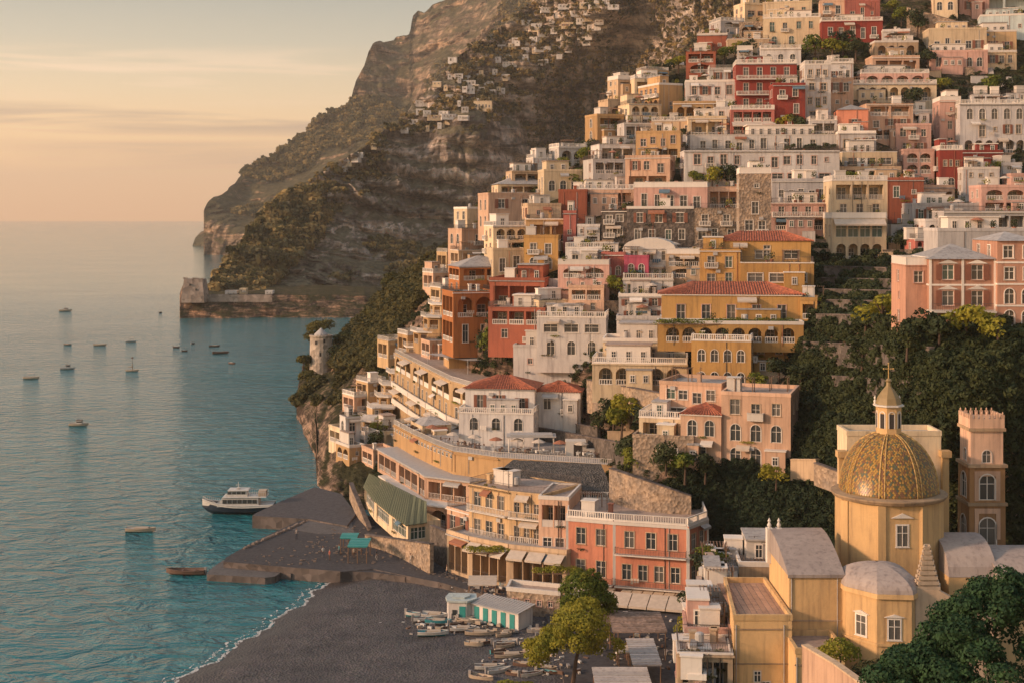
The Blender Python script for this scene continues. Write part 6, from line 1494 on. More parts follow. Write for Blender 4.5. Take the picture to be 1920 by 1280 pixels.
def headland_tower():
    D = 765; base = P(366, 553, D); s = D/F; root = empty('ruined_tower', base, 'square ruined stone tower at the tip of the low headland', 'tower')
    m = stone('headland_stone', (.34,.25,.19), (.25,.18,.14), .5, .5, .4); w0, w1, h_ = 21*s, 17*s, 30*s; mb = MB(); n = 6
    def ring(w, z): return [(-w,-w,z),(w,-w,z),(w,w,z),(-w,w,z)]
    rs = [ring(w0*1.02,-4), ring(w0,0), ring(w0*.9,h_*.5), ring(w1,h_)]
    for a, b in zip(rs[:-1], rs[1:]):
        for i in range(4): mb.face([a[i], a[(i+1) % 4], b[(i+1) % 4], b[i]])
    mb.face(rs[-1]); qq = random.Random(2)
    for i in range(9): x = -w1+i*w1*2/8; mb.box(x-.5, x+.5, -w1, -w1+.9, h_, h_+qq.uniform(.1, 1.0))
    mb.build('wall', m, root)
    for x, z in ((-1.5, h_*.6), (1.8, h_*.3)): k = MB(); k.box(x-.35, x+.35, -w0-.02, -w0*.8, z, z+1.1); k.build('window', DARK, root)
    rt = empty('sea_wall', P(420, 553, 770), 'long pale sea wall along the top of the low headland', 'wall'); mb = MB()
    a, b = P(385, 556, 766)-P(420, 553, 770), P(510, 556, 764)-P(420, 553, 770); mb.v += []
    d = (b-a); M = Matrix.Translation(a) @ Matrix.Rotation(math.atan2(d.y, d.x), 4, 'Z'); mb.box(0, d.length, 0, .8, -3, 1.0, 0, M); mb.build('masonry', m, rt)
headland_tower()
for k, (px, py, w_, lb) in enumerate(((433,552,22,'low white building on the headland behind the sea wall'),(455,548,12,'small cream house on the headland under the pines'),(504,552,14,'tiny white house at the landward end of the headland'))):
    H(px-w_/2, px+w_/2, py-5, py, 'white' if k != 1 else 'cream', 0, 6, 'f', 'w2', label=lb, D=775, clut=0)
# ---------------------------------------------------------------- scattered houses on the far slopes
lst = [(905,205,38,18,'white square villa alone on the mountain slope, largest of the hillside houses'),(880,160,26,10,''),(882,172,18,10,''),(915,163,22,8,''),(868,175,20,6,''),(790,196,24,8,''),(788,212,18,8,''),(778,232,26,8,''),(815,222,30,6,''),(842,220,30,6,''),(868,222,22,5,''),(758,246,16,6,''),(701,276,12,7,''),(689,284,14,6,''),(675,292,12,6,''),(665,300,14,5,''),(652,308,16,6,''),(640,318,14,5,''),(571,358,16,6,''),(583,350,12,5,''),
 (532,391,16,14,'white cottage among the pines on the left flank of the mountain'),(848,116,18,9,''),(938,92,22,8,''),(966,78,14,7,''),(975,72,10,7,''),(1000,76,16,7,''),(1022,66,28,8,''),(1040,60,18,8,''),(1066,50,30,8,''),(1090,42,22,9,''),(1030,20,34,6,''),(1060,14,30,6,''),(1085,30,20,8,''),(955,122,30,6,''),(930,126,22,6,''),(1015,94,26,5,''),(1100,12,30,7,''),(990,44,26,6,''),(1006,50,22,6,''),(1150,14,24,5,'')]
for _ in range(95):
    t = q.random(); px = 800+t*340; py = 215-t*195+q.uniform(-45, 40); lst.append((px, max(py, 4), q.uniform(7, 18), q.uniform(5, 8), ''))
for k, (px, py, w_, h_, lb) in enumerate(lst):
    D = mid_at(px, py)-3; h_ *= .8; w_ *= .9; hn = H(px-w_/2, px+w_/2, py-h_, py, 'white' if k % 4 else 'cream', q.uniform(-10, 15), q.uniform(5, 8), 'f', 'w%d' % max(1, int(w_/6)), label=lb or 'small white house scattered on the distant mountain slope', D=D, clut=0, ext=2)
    if not lb: hn.root['group'] = 'small white houses on the mountain'; hn.root['label'] = '%s house %s on the distant mountain, %s' % (('tiny' if w_ < 12 else 'small')+(' white' if k % 4 else ' cream'), 'near the very top edge' if py < 45 else ('high up' if py < 110 else ('halfway up' if py < 190 else 'low down')), 'toward the gorge' if px > 1010 else ('above the cliff face' if px > 860 else 'along the left ridge'))

# ---------------------------------------------------------------- boats
def hull(L_, B, h_, mats, n=14, stern=.75, bow=.25, floor_=.35, rim=True, root=None, draft=.15, fine=2.2):
    """boat with its bow towards +x, origin amidships on the waterline"""
    mb = MB(); prv = None; fl = MB(); gn = MB(); pf = None; pg = {}
    for i in range(n+1):
        t = i/n; x = -L_/2+L_*t
        w_ = B/2*(1-max(0, (t-.45)/.55)**fine)*(1-(1-stern)*max(0, (.3-t)/.3)**1.5)+.02
        zs = h_*(1+bow*max(0, (t-.4)/.6)**2+.12*max(0, (.4-t)/.4)); zk = -draft+(h_+draft)*.75*max(0, (t-.8)/.2)**2
        c = [(x, 0, zk), (x, w_*.72, zk+(zs-zk)*.35), (x, w_, zs)]; cs = [c[2], c[1], c[0], (x, -w_*.72, c[1][2]), (x, -w_, zs)]
        f_ = [(x, w_*.86, h_*floor_), (x, -w_*.86, h_*floor_)]
        if prv:
            for a, b, p, q_ in zip(prv[:-1], prv[1:], cs[1:], cs[:-1]): mb.face([a, b, p, q_])
            mb.face([prv[0], cs[0], f_[0], pf[0]], 1); mb.face([prv[4], pf[1], f_[1], cs[4]], 1); mb.face([pf[0], f_[0], f_[1], pf[1]], 1)
            for sg, j in ((1, 0), (-1, 4)): gn.bar(prv[j], cs[j], B*.025+.02, None, 5)
        else: mb.face(cs, 0)
        prv, pf = cs, f_
    o = mb.build('hull', mats, root)
    if rim: gn.build('gunwale', mats[1] if len(mats) > 1 else mats[0], root)
    return o
BW = flat('boat_white', (.62,.60,.56), .5); BWD = flat('boat_wood', (.15,.085,.06), .7); BBL = flat('boat_navy', (.02,.035,.06), .4); BTQ = flat('boat_turquoise', (.05,.28,.33), .5); BGR = flat('boat_grey', (.30,.28,.27), .6); BTAN = flat('canvas_cover', (.50,.40,.30), .9); BRED = flat('boat_red', (.40,.08,.05), .6)
def small_boat(px, py, lpx, kind, label, rz=0, cat='boat', z=0, D=None, group=None, hullm=None, roll=0):
    D = D or Dz(py, z); s = D/F; L_ = lpx*s; root = empty('boat', (X_(px, D), D, z), label, cat, group, rz); B = L_*.33; h_ = max(.5, L_*.12)
    if roll: root.rotation_euler.x = roll
    mats = hullm or [BW, BTAN]; hull(L_, B, h_, mats, root=root)
    for x in (-L_*.22, L_*.08): mb = MB(); mb.box(x-.13, x+.13, -B*.4, B*.4, h_*.75, h_*.85); mb.build('thwart', BWD, root)
    if kind in 'mo' : mb = MB(); mb.box(-L_/2-.25, -L_/2+.1, -.15, .15, h_*.3, h_+.45); mb.box(-L_/2-.2, -L_/2-.08, -.06, .06, -.3, h_*.3); mb.build('outboard_motor', BGR, root)
    if kind == 'c': 
        mb = MB(); mb.box(-L_*.12, L_*.16, -B*.3, B*.3, h_*.4, h_+.9); mb.build('cabin', BW, root); mb = MB(); mb.box(-L_*.15, L_*.2, -B*.34, B*.34, h_+.902, h_+1.0); mb.build('cabin_roof', BWD, root)
        mb = MB(); mb.box(-L_*.10, L_*.162, -B*.305, B*.305, h_+.35, h_+.7); mb.build('window', GLASS, root); mb = MB(); mb.bar((-L_*.05,0,h_+1), (-L_*.05,0,h_+2.4), .05, .03, 5); mb.build('mast', BWD, root)
    if kind == 's':
        mb = MB(); mb.bar((0,0,h_*.4), (0,0,L_*1.15), .09, .05, 6); mb.build('mast', BWD, root); mb = MB(); mb.bar((0,0,h_+1.0), (-L_*.4,0,h_+1.1), .06, .05, 6); mb.bar((-.1,0,h_+1.15), (-L_*.38,0,h_+1.2), .16, .1, 7); mb.build('furled_boom', BTAN, root)
        mb = MB(); mb.v += [(-.25,0,L_*1.05),(.25,0,L_*1.05),(.2,0,L_*1.15),(-.2,0,L_*1.15)]; mb.box(-.35,.35,-.2,.2,L_*1.02,L_*1.12); mb.build('masthead_basket', BWD, root)
        mb = MB(); mb.bar((.1,.08,h_), (.05,.05,L_*.6), .12, .1, 6); mb.build('rolled_sail', BTAN, root)
    if kind == 't': mb = MB(); mb.box(-L_*.2, L_*.25, -B*.36, B*.36, h_*.9, h_*1.25); mb.build('tarpaulin', BTAN, root)
    if kind == 'p':
        mb = MB(); 
        for sx in (-.15, .15):
            for sy in (-1, 1): mb.bar((L_*sx, sy*B*.36, h_), (L_*sx, sy*B*.36, h_+1.3), .03, None, 4)
        mb.build('canopy_posts', BGR, root); mb = MB(); mb.box(-L_*.2, L_*.2, -B*.42, B*.42, h_+1.3, h_+1.38); mb.build('canopy', CANVAS, root)
    return root
small_boat(123,584,24,'c','small trawler with a mast, farthest out on the left', 0, 'fishing boat')
small_boat(301,587,11,'m','tiny dark boat seen end-on just left of the headland', 1.3, hullm=[BWD, BWD])
small_boat(126,647,16,'t','turquoise boat under a cover in the left row of moored boats', 2.9, hullm=[BTQ, BWD])
small_boat(188,648,24,'m','white open boat with dark outboard between the turquoise and grey boats', 0)
small_boat(246,641,20,'p','grey open boat with canopy, rightmost of the distant row of three', .1, hullm=[BGR, BW])
small_boat(127,692,27,'c','cabin cruiser under way on the left, pulling a faint wake', .25, 'motor boat', hullm=[BGR, BW])
small_boat(59,710,30,'p','low open boat with a canopy at the far left edge of the water', 0)
small_boat(248,696,24,'s','sailing boat with furled sail and basket on its mast', 0, 'sailing boat')
small_boat(148,798,36,'c','lone white boat with a small wheelhouse in the middle of the bay', 0, 'fishing boat')
small_boat(264,996,56,'t','white wooden boat with a tan cover left of the ferry', 0)
o = small_boat(348,1076,74,'o','brown wooden rowing boat moored at the tip of the lower quay', math.pi*.98, 'rowing boat', hullm=[BWD, BWD])
for k, (px, py, l_, rz, lb) in enumerate(((331,652,12,0,'leftmost rowing boat of the cluster below the headland'),(346,659,11,.4,'rowing boat just right of the leftmost one in the headland cluster'),(362,645,9,1.0,'tiniest rowing boat at the top of the headland cluster'),(402,650,20,.2,'dark rowing boat with raised stern at the centre of the headland cluster'),(414,663,30,.25,'longest dark rowing boat of the headland cluster'),(434,682,16,2.6,'lowest rowing boat of the headland cluster'))):
    small_boat(px, py, l_, 'mt'[k % 2], lb, rz, 'rowing boat', group='rowing boats below the headland', hullm=[BWD, BWD])
def ferry():
    D = Dz(962, 0); s = D/F; L_ = 134*s; x0 = X_(447, D); root = empty('ferry', (x0, D, 0), 'white and navy passenger ferry moored behind the upper quay', 'ferry', rz=math.pi+.03); B = 3.9
    h_ = 1.75; hull(L_, B, h_, [BBL, BW], bow=.55, root=root, floor_=.92, stern=.95, fine=2.6, draft=.1)
    mb = MB(); prev = None
    for i in range(15):
        t = i/14; x = -L_/2+L_*t; w_ = B/2*(1-max(0, (t-.45)/.55)**2.6)+.06; zs = h_*(1+.55*max(0, (t-.4)/.6)**2+.12*max(0, (.4-t)/.4)); cur = [(x, w_, zs-.02), (x, w_, zs-.38), (x, -w_, zs-.02), (x, -w_, zs-.38)]
        if prev: mb.face([prev[0], prev[1], cur[1], cur[0]]); mb.face([prev[3], prev[2], cur[2], cur[3]])
        prev = cur
    mb.build('white_strake', BW, root)
    def cab(x0_, x1_, w_, z0, z1, rake, name, m=BW):
        mb = MB(); q_ = [(x0_,-w_,z0),(x1_,-w_,z0),(x1_,w_,z0),(x0_,w_,z0),(x0_+.1,-w_*.92,z1),(x1_-rake,-w_*.92,z1),(x1_-rake,w_*.92,z1),(x0_+.1,w_*.92,z1)]; mb.v += q_
        for f in ((0,3,2,1),(4,5,6,7),(0,1,5,4),(1,2,6,5),(2,3,7,6),(3,0,4,7)): mb.f.append(f); mb.m.append(0)
        return mb.build(name, m, root)
    a = -L_*.30; b = L_*.22; cab(a, b+.8, B*.42, h_*.9, h_+1.55, 1.0, 'cabin'); cab(a-1.4, b-.2, B*.45, h_+1.552, h_+1.68, .1, 'upper_deck')
    cab(a+2.2, b-.7, B*.33, h_+1.69, h_+2.75, .6, 'wheelhouse'); cab(a+1.9, b-1.1, B*.36, h_+2.752, h_+2.87, .1, 'wheelhouse_roof')
    n = 7
    for i in range(n):
        for sy in (-1, 1): mb = MB(); xa = a+.35+(b-a-.5)*i/n; mb.box(xa, xa+(b-a-.5)/n*.86, sy*B*.415-.05, sy*B*.415+.05, h_+.45, h_+1.15); mb.build('window', GLASS, root)
    for i in range(4):
        for sy in (-1, 1): mb = MB(); xa = a+2.5+(b-a-3.5)*i/4; mb.box(xa, xa+(b-a-3.5)/4*.85, sy*B*.325-.04, sy*B*.325+.04, h_+2.1, h_+2.55); mb.build('window', GLASS, root)
    rails = MB()
    for sy in (-1, 1):
        for i in range(9):
            x = a-1.3+i*.42; rails.bar((x, sy*B*.42, h_+1.68), (x, sy*B*.42, h_+2.5), .025, None, 4)
        rails.bar((a-1.3, sy*B*.42, h_+2.5), (a+2.1, sy*B*.42, h_+2.5), .03, None, 4)
        for i in range(9):
            t = i/8; x = b+.9+(L_/2-b-1.0)*t; w_ = B*.45*(1-t)**.6+.1; z = h_*(1+.5*t); rails.bar((x, sy*w_, z), (x, sy*w_, z+.7), .025, None, 4)
            if i: rails.bar(pv, (x, sy*w_, z+.7), .03, None, 4)
            pv = (x, sy*w_, z+.7)
    rails.build('railing', BW, root)
    mb = MB(); mb.bar((0,0,h_+2.8), (0,0,h_+4.2), .06, .04, 5); mb.bar((-.5,0,h_+3.6), (.5,0,h_+3.6), .04, None, 4); mb.box(-.3,.3,-.5,.5,h_+3.0,h_+3.12); mb.build('mast', BW, root)
    mb = MB(); mb.box(a-1.2, a+.2, -B*.3, B*.3, h_+1.69, h_+2.6); mb.build('tender_cover', BTAN, root)
ferry()
# boats pulled up on the beach
bz = 1.45
for k, (px, py, l_, rz, kind, mm, lb) in enumerate(((812,1190,58,.05,'t',[BTQ, BW],'white and turquoise boat beached nearest the water'),(822,1168,50,-.15,'t',[BW, BTQ],'white boat with blue interior behind the turquoise boat'),(792,1164,34,.2,'m',[BGR, BW],'small grey boat beached left of the bathing cabins'),(868,1182,50,.1,'t',[BWD, BW],'covered boat beached in front of the teal cabin doors'),(900,1190,56,-.1,'t',[BGR, BTAN],'tan-covered boat beached below the cabin row'),(862,1160,30,.5,'m',[BW, BWD],'little white dinghy beside the round end of the cabins'),
   (958,1232,62,.12,'t',[BWD, BTAN],'brown covered boat among the pulled-up boats, upper'),(985,1250,46,-.3,'t',[BTAN, BWD],'tan boat among the pulled-up boats, right'),(918,1254,56,.05,'t',[BGR, BW],'grey boat among the pulled-up boats, lowest'),(990,1205,44,.6,'m',[BW, BTAN],'white boat under the crown of the beach tree'),(1008,1186,40,-.2,'t',[BW, BGR],'pale boat at the right end of the bathing cabins'),
   (930,1088,34,-.1,'m',[BW, BGR],'white motor boat parked on the promenade ramp'),(952,1098,30,.2,'t',[BTQ, BW],'turquoise-white boat on the promenade behind the stalls'),(900,1092,26,.3,'m',[BRED, BWD],'small red boat on the promenade'))):
    small_boat(px, py, l_, kind, lb, rz, 'boat', z=(bz if py > 1120 else 2.02), group='boats pulled up on the beach', hullm=mm)
q2 = random.Random(41)
for k in range(26):      # the rest of the fleet drawn up on the shingle
    px, py = [(q2.uniform(884, 1050), q2.uniform(1196, 1274)), (q2.uniform(760, 900), q2.uniform(1152, 1176)), (q2.uniform(940, 1060), q2.uniform(1180, 1215))][k % 3 if k % 5 else 0]
    hm_ = [q2.choice([BW, BW, BTAN, BTQ, BWD]), q2.choice([BW, BTAN, BWD])]; cn_ = {BW: 'white', BTAN: 'tan', BTQ: 'turquoise', BWD: 'brown'}
    small_boat(px, py, q2.uniform(28, 52), 'mt'[k % 2], cn_[hm_[0]]+' '+['open', 'tarpaulin-covered'][k % 2]+' boat on the dark shingle, '+('behind the beach tree' if py > 1196 and px > 975 else ('in the lower rows' if py > 1225 else ('seaward of the bathing cabins' if px < 905 else 'below the bathing cabins'))), q2.uniform(-.5, .5), 'boat', z=bz, group='boats pulled up on the beach', hullm=hm_, roll=q2.uniform(-.2, .2))
def clutter_pile():
    q = random.Random(9); mb = MB()
    for _ in range(520):
        px, py = q.choice([(q.gauss(1010, 45), q.gauss(1235, 22)), (q.gauss(930, 35), q.gauss(1100, 8)), (q.gauss(1190, 50), q.gauss(1215, 30)), (q.gauss(870, 60), q.gauss(1175, 6)), (q.gauss(1150, 60), q.gauss(1150, 10))]); p = pz(px, min(py, 1290), 1.6 if px < 1040 and py > 1120 else 2.03); r = q.uniform(.08, .4)
        M = Matrix.Translation(p) @ Matrix.Rotation(q.uniform(0, 3), 4, 'Z'); mb.box(-r, r, -r*.4, r*.4, 0, r*q.uniform(.2, 1.2), q.randrange(4), M)
    tag(mb.build('beach_clutter', [BTAN, BW, BWD, BGR]), kind='stuff')
clutter_pile()
# ---------------------------------------------------------------- bathing cabins
def cabins():
    z0 = 1.3; a = pz(884, 1163, z0); b = pz(972, 1184, z0); c = pz(1006, 1178, z0)
    fp = [a.xy, b.xy]; d = (b.xy-a.xy).normalized(); n = Vector((-d.y, d.x)); fp += [b.xy+n*3.0, a.xy+n*3.0]
    h = House('bathing_cabins', 'row of white bathing cabins with five teal doors on the beach', 'beach cabins', fp, z0, z0+2.5, 'white', ext=1); E = h.wall(0); L_ = E[3]; rz = math.atan2(d.y, d.x)
    for k in range(5):
        mb = MB(); mb.box(-.42, .42, -.05, .04, 0, 1.95); 
        for j in range(4): mb.box(-.36+j*.19, -.2+j*.19, -.075, -.051, .08, 1.85)
        o = mb.build('door', TEAL, h.root, h.pt(E, L_*(k+.62)/5.3, .15, 0), rz)
    h.roof('none'); P0 = h.pt(E, -.3, 0, .4); mb = MB(); kk = 34
    for j in range(kk):
        u0 = -.3+(L_+.6)*j/kk; u1 = -.3+(L_+.6)*(j+1)/kk; e = .05 if j % 2 else 0
        A, B_, C, D_ = h.pt(E, u0, 2.45+e, .4), h.pt(E, u1, 2.45+e, .4), h.pt(E, u1, 2.95+e, -3.3), h.pt(E, u0, 2.95+e, -3.3); mb.face([A, B_, C, D_]); mb.face([A-Vector((0,0,.1)), B_-Vector((0,0,.1)), B_, A])
    mb.build('corrugated_roof', METAL, h.root)
    c0 = pz(862, 1166, z0); root = empty('beach_hut', (c0.x, c0.y+2, z0), 'white beach hut with a teal door at the seaward end of the cabins', 'hut')
    mb = MB(); mb.prism([(-1.5,-1.6),(.9,-2.0),(2.0,-.6),(1.9,1.6),(-1.4,1.8),(-1.8,.2)], -1, 2.6); mb.build('wall', wallmat('white'), root)
    mb = MB(); mb.prism([(-1.7,-1.8),(1.0,-2.2),(2.25,-.7),(2.1,1.8),(-1.6,2.0),(-2.0,.2)], 2.602, 2.85, bottom=True); mb.prism([(-1.0,-1.0),(.6,-1.2),(1.3,-.3),(1.2,1.0),(-1,1.1)], 2.85, 3.1); mb.build('roof', plaster('paleblue', PAL['paleblue']), root)
    mb = MB(); mb.box(-.42, .42, -.05, .05, .1, 2.1); mb.build('door', TEAL, root, (.35, -1.95, 0), -.16); mb = MB(); mb.box(-.3, .3, -.05, .05, .9, 1.6); mb.build('window', GLASS, root, (-.7, -1.76, 0), -.16)
    # long low store behind
    a = pz(950, 1140, 2.2); b = pz(1050, 1150, 2.2); h2 = House('boat_store', 'long low store with a flat brown roof behind the bathing cabins', 'shed', [(a.x,a.y),(b.x,b.y),(b.x+.5,b.y+4),(a.x+.5,a.y+4)], 2.0, 4.6, 'stone', ext=1); h2.wall(0, ['o4']); h2.roof('f')
cabins()
# ---------------------------------------------------------------- taverna roofs, stalls and parasols by the beach
def shelter(px0, px1, pyb, pyf, z, label, mat, rows=16, name='taverna_roof', gz=2.02):
    a = pz(px0, pyf, z); b = pz(px1, pyf, z); dp = Dz(pyb, z)-a.y; root = empty(name, ((a.x+b.x)/2, a.y, gz), label, 'shelter'); w_ = b.x-a.x; zz = z-gz
    mb = MB(); mb.box(-w_/2, w_/2, 0, dp, zz-.12, zz); mb.build('roof', mat, root)
    for j in range(rows): k = MB(); y = dp*(j+.1)/rows; k.box(-w_/2-.1, w_/2+.1, y, y+dp/rows*.7, zz+.002, zz+.05+.02*(j % 3)); k.build('board', mat, root)
    for sx in (-.48, 0, .48):
        for y in (.1, dp-.1): k = MB(); k.bar((w_*sx, y, 0), (w_*sx, y, zz-.12), .07, None, 5); k.build('post', WOOD, root)
    return root
REED = stone('reed_mat', (.34,.22,.16), (.22,.15,.11), 2.5, .5, .1)
shelter(1150,1250,1146,1184,5.4,'reed-covered taverna roof left of the crowded roofs', REED)
shelter(1128,1160,1142,1168,5.2,'small reed roof next to the larger taverna roof', REED, 10)
shelter(1120,1226,1250,1300,5.2,'whitewashed plank roof at the bottom edge', wallmat('grey'), 12)
shelter(1188,1240,1196,1246,4.6,'grey plank roof between the taverna and the crowded roofs', wallmat('grey'), 12)
shelter(1160,1204,1208,1222,4.4,'narrow white awning beside the grey plank roof', CANVAS, 4)
shelter(652,688,1008,1024,4.6,'larger teal-roofed beach stall on the quay', TEAL, 5, 'beach_stall', 1.9)
shelter(638,668,998,1008,4.4,'smaller teal-roofed stall at the back of the quay', TEAL, 4, 'beach_stall', 1.9)
shelter(878,930,1078,1096,4.6,'low canvas shelter on the promenade among the boats', CANVAS, 5, 'beach_stall', 2.5)
pm_ = MB(); pm_.bar((0,0,-.1), (0,0,2.3), .03, None, 5); PARM = pm_.mesh('pole', WOOD)
pc = MB(); pc.lathe([(1.25,1.9),(1.2,1.95),(.6,2.25),(0,2.42)], 8); PARC = [pc.mesh('canopy', m) for m in (CANVAS, TERRA, CANVAS)]
def parasol(p, k, sc=1, label='cream parasol open on a terrace', group='parasols on the terraces'):
    root = empty('parasol', p, label, 'parasol', group); a = link('pole', PARM, root); b = link('canopy', PARC[k % 3], root); a.scale = b.scale = (sc, sc, sc)
# planting and furniture on the roof terraces
potm = MB(); potm.lathe([(.16,0),(.24,.42),(.2,.42),(0,.36)], 8); POT = potm.mesh('pot', TERRA); PLM = [leaf_mesh('foliage', [(0,0,.75,.42,.42,.5)], 60, .1, m, 90+i) for i, m in enumerate((LEAF_D, LEAF_Y))]
tabm = MB(); tabm.box(-.4,.4,-.4,.4,.7,.75); tabm.bar((0,0,0),(0,0,.7),.05,None,5)
for sx in (-1, 1): tabm.box(sx*.75-.2, sx*.75+.2, -.2, .2, .42, .47); tabm.box(sx*.93-.03, sx*.93+.03, -.2, .2, .47, .9); [tabm.bar((sx*.75+ax, ay, 0), (sx*.75+ax, ay, .42), .02, None, 4) for ax in (-.17, .17) for ay in (-.17, .17)]
qq = random.Random(8); npot = 0; npar = 0
for rec in INFO:
    h, colour, k, xc, yc, feat, label, roof, fls, W = rec
    if roof in 'fbsiw' and h.root.location.y < 500 and npot < 230:
        E = h.edge(0); L1 = h.edge(1)[3]; Ht = h.H
        for _ in range(qq.choice([1, 2, 3, 4])):
            u = qq.uniform(.08, .92)*E[3]; v = qq.uniform(.5, 1.2); p = h.pt(E, u, Ht+.02, -v)+Vector(h.root.location)
            root = empty('potted_plant', p, 'potted plant standing on a roof terrace of the town', 'plant', 'potted plants on roof terraces'); s_ = qq.uniform(.9, 1.7); a = link('pot', POT, root); b = link('foliage', PLM[npot % 2], root); a.scale = b.scale = (s_, s_, s_); npot += 1
        if qq.random() < .25 and npar < 40:
            p = h.pt(E, qq.uniform(.2, .8)*E[3], Ht, -qq.uniform(2, L1*.6))+Vector(h.root.location); parasol(p, npar, 1.0); npar += 1
# tables and chairs on the big sunlit deck and the roof terraces above it
q3 = random.Random(15); TM = [tabm.mesh('table_set', BW), tabm.mesh('table_set', BWD)]; zdk = zof(846, 236)+.02
for k in range(34):
    px = q3.uniform(750, 1120); D = float(np.interp(px, [750,812,850,934,1120], [262,247,239,233,228]))+q3.uniform(1.2, 4)
    o = link('table_set', TM[k % 2], None, (X_(px, D), D, zdk), q3.uniform(0, 3)); tag(o, 'small table with two chairs on the broad deck of the terrace hotel', 'table', 'tables on the hotel deck')
for k in range(9):
    px = 770+k*40; D = float(np.interp(px, [750,812,850,934,1120], [262,247,239,233,228]))+3.2; parasol(Vector((X_(px, D), D, zdk)), k, 1.0, 'parasol on the broad deck of the terrace hotel', 'parasols on the hotel deck')
rt = empty('deck_pavilion', (X_(996, 236), 236, zdk), 'open pavilion with a flat grey roof at the back of the hotel deck', 'pavilion')
mb = MB(); mb.box(-4.2, 4.2, -1.6, 2.2, 2.6, 2.8); mb.box(-3.6, 3.6, -1.2, 1.8, 2.801, 3.0); mb.build('roof', METAL, rt)
for x in (-3.8, -1.3, 1.3, 3.8):
    for y in (-1.4, 2.0): mb = MB(); mb.bar((x, y, 0), (x, y, 2.6), .09, None, 6); mb.build('post', WHITE, rt)
rt = empty('stair_house', (X_(1085, 233), 233, zdk), 'white stair house with a sloping parapet at the right end of the hotel deck', 'building')
mb = MB(); mb.prism([(-2.2,-1.2),(1.2,-1.2),(1.2,1.6),(-2.2,1.6)], -.1, 2.4); mb.prism([(1.2,-1.2),(4.2,-1.2),(4.2,-.6),(1.2,-.6)], -.1, 1.2); mb.build('wall', WHITE, rt)
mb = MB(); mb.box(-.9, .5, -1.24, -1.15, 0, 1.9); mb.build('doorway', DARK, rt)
# people on the quay and promenade
def person_mesh(walk, top, leg, seed):
    V = [(0,0,.95),(0,0,1.15),(0,0,1.38),(0,0,1.5),(0,.01,1.6),(0,.01,1.72), (.1,0,.9),(.11+.02*walk,-.12*walk,.5),(.11,.02+.1*walk,.08),(.11,-.1+.1*walk,.03), (-.1,0,.9),(-.11,.14*walk,.5),(-.11,.05-.25*walk,.08),(-.11,-.08-.25*walk,.03), (.19,0,1.4),(.25,.06*walk,1.15),(.24,-.12,.93),(.24,-.16,.85), (-.19,0,1.4),(-.25,-.06*walk,1.15),(-.23,-.1,.93),(-.23,-.14,.85)]
    E_ = [(0,1),(1,2),(2,3),(3,4),(4,5),(0,6),(6,7),(7,8),(8,9),(0,10),(10,11),(11,12),(12,13),(2,14),(14,15),(15,16),(16,17),(2,18),(18,19),(19,20),(20,21)]
    Rr = [.13,.12,.14,.06,.10,.08,.09,.065,.045,.04,.09,.065,.045,.04,.06,.045,.032,.03,.06,.045,.032,.03]
    me = bpy.data.meshes.new('body'); me.from_pydata(V, E_, []); o = bpy.data.objects.new('body', me); COL.objects.link(o)
    m = o.modifiers.new('skin', 'SKIN'); 
    for i, r in enumerate(Rr): me.skin_vertices[0].data[i].radius = (r, r*.8)
    me.skin_vertices[0].data[0].use_root = True; o.modifiers.new('sub', 'SUBSURF').levels = 1
    bpy.context.view_layer.update(); ev = o.evaluated_get(bpy.context.evaluated_depsgraph_get()); out = bpy.data.meshes.new_from_object(ev); bpy.data.objects.remove(o)
    for mm in (flat('skin', (.42,.24,.16), .7), top, leg, flat('dark_shoe', (.05,.04,.04), .8)): out.materials.append(mm)
    for p in out.polygons:
        c = p.center; p.use_smooth = True; p.material_index = 0 if c.z > 1.46 or (abs(c.x) > .2 and c.z < 1.2) else (1 if c.z > .95 else (2 if c.z > .12 else 3))
    out.name = 'body'; return out
for k, (px, py, z, rz, wk, top, leg, lb) in enumerate(((606,1044,1.9,.5,1,BW,BBL,'person in a white top walking on the quay, leftmost of the group'),(618,1050,1.9,-1,0,BRED,BWD,'person in a red top standing on the quay'),(636,1040,1.9,2,1,BTQ,BBL,'person in a turquoise top walking near the beach stalls'),(664,1046,1.9,.2,0,CANVAS,BWD,'person in cream standing in front of the larger beach stall'),
   (706,1050,2.02,1.3,1,BBL,BGR,'person in navy walking onto the promenade'),(770,1058,2.02,1.6,1,BW,BGR,'person in a white shirt strolling along the promenade'),(838,1080,2.02,-1.5,1,BTAN,BBL,'person in tan walking toward the beach stalls'),(1010,1128,2.02,.6,0,BRED,BGR,'person in red standing near the promenade edge'),(556,1010,1.9,3,0,BGR,BBL,'person in grey standing alone at the middle of the quay'))):
    p = pz(px, py, z); root = empty('person', p, lb, 'person', None, rz); link('body', person_mesh(wk, top, leg, k), root); hb = MB(); hb.lathe([(.105,1.66),(.115,1.72),(.08,1.8),(0,1.82)], 8, 0, .02); hb.build('hair', BWD, root, smooth=True)
# lamp posts, vines
def vine(x0, x1, py, D, label, h_=1.0, dens=26, dr=0):
    a = P(x0, py, D); n = int((x1-x0)/6); bl = []
    for i in range(n): t = i/(n-1); bl.append(((x1-x0)*D/F*t, -dr*t+random.uniform(-.3, .3), random.uniform(-.15, .25), 1.0, .8, h_*random.uniform(.35, .6)))
    root = empty('vine_pergola', a, label, 'vine'); link('foliage', leaf_mesh('foliage', bl, n*dens*4, .13, LEAF_Y, 101), root)
    mb = MB(); mb.box(-.2, (x1-x0)*D/F+.2, -.9, -.8, -.35, -.2); mb.build('beam', WOOD, root)
vine(1236, 1492, 604, 227, 'leafy vine pergola along the front of the long yellow villa', 1.0, dr=0)
vine(1010, 1080, 1068, 190, 'green vine over the shop arcade at the corner of the promenade', 1.2)
vine(880, 1000, 1030, 199, 'creeper hanging along the arcade front under the peach hotel', .6)
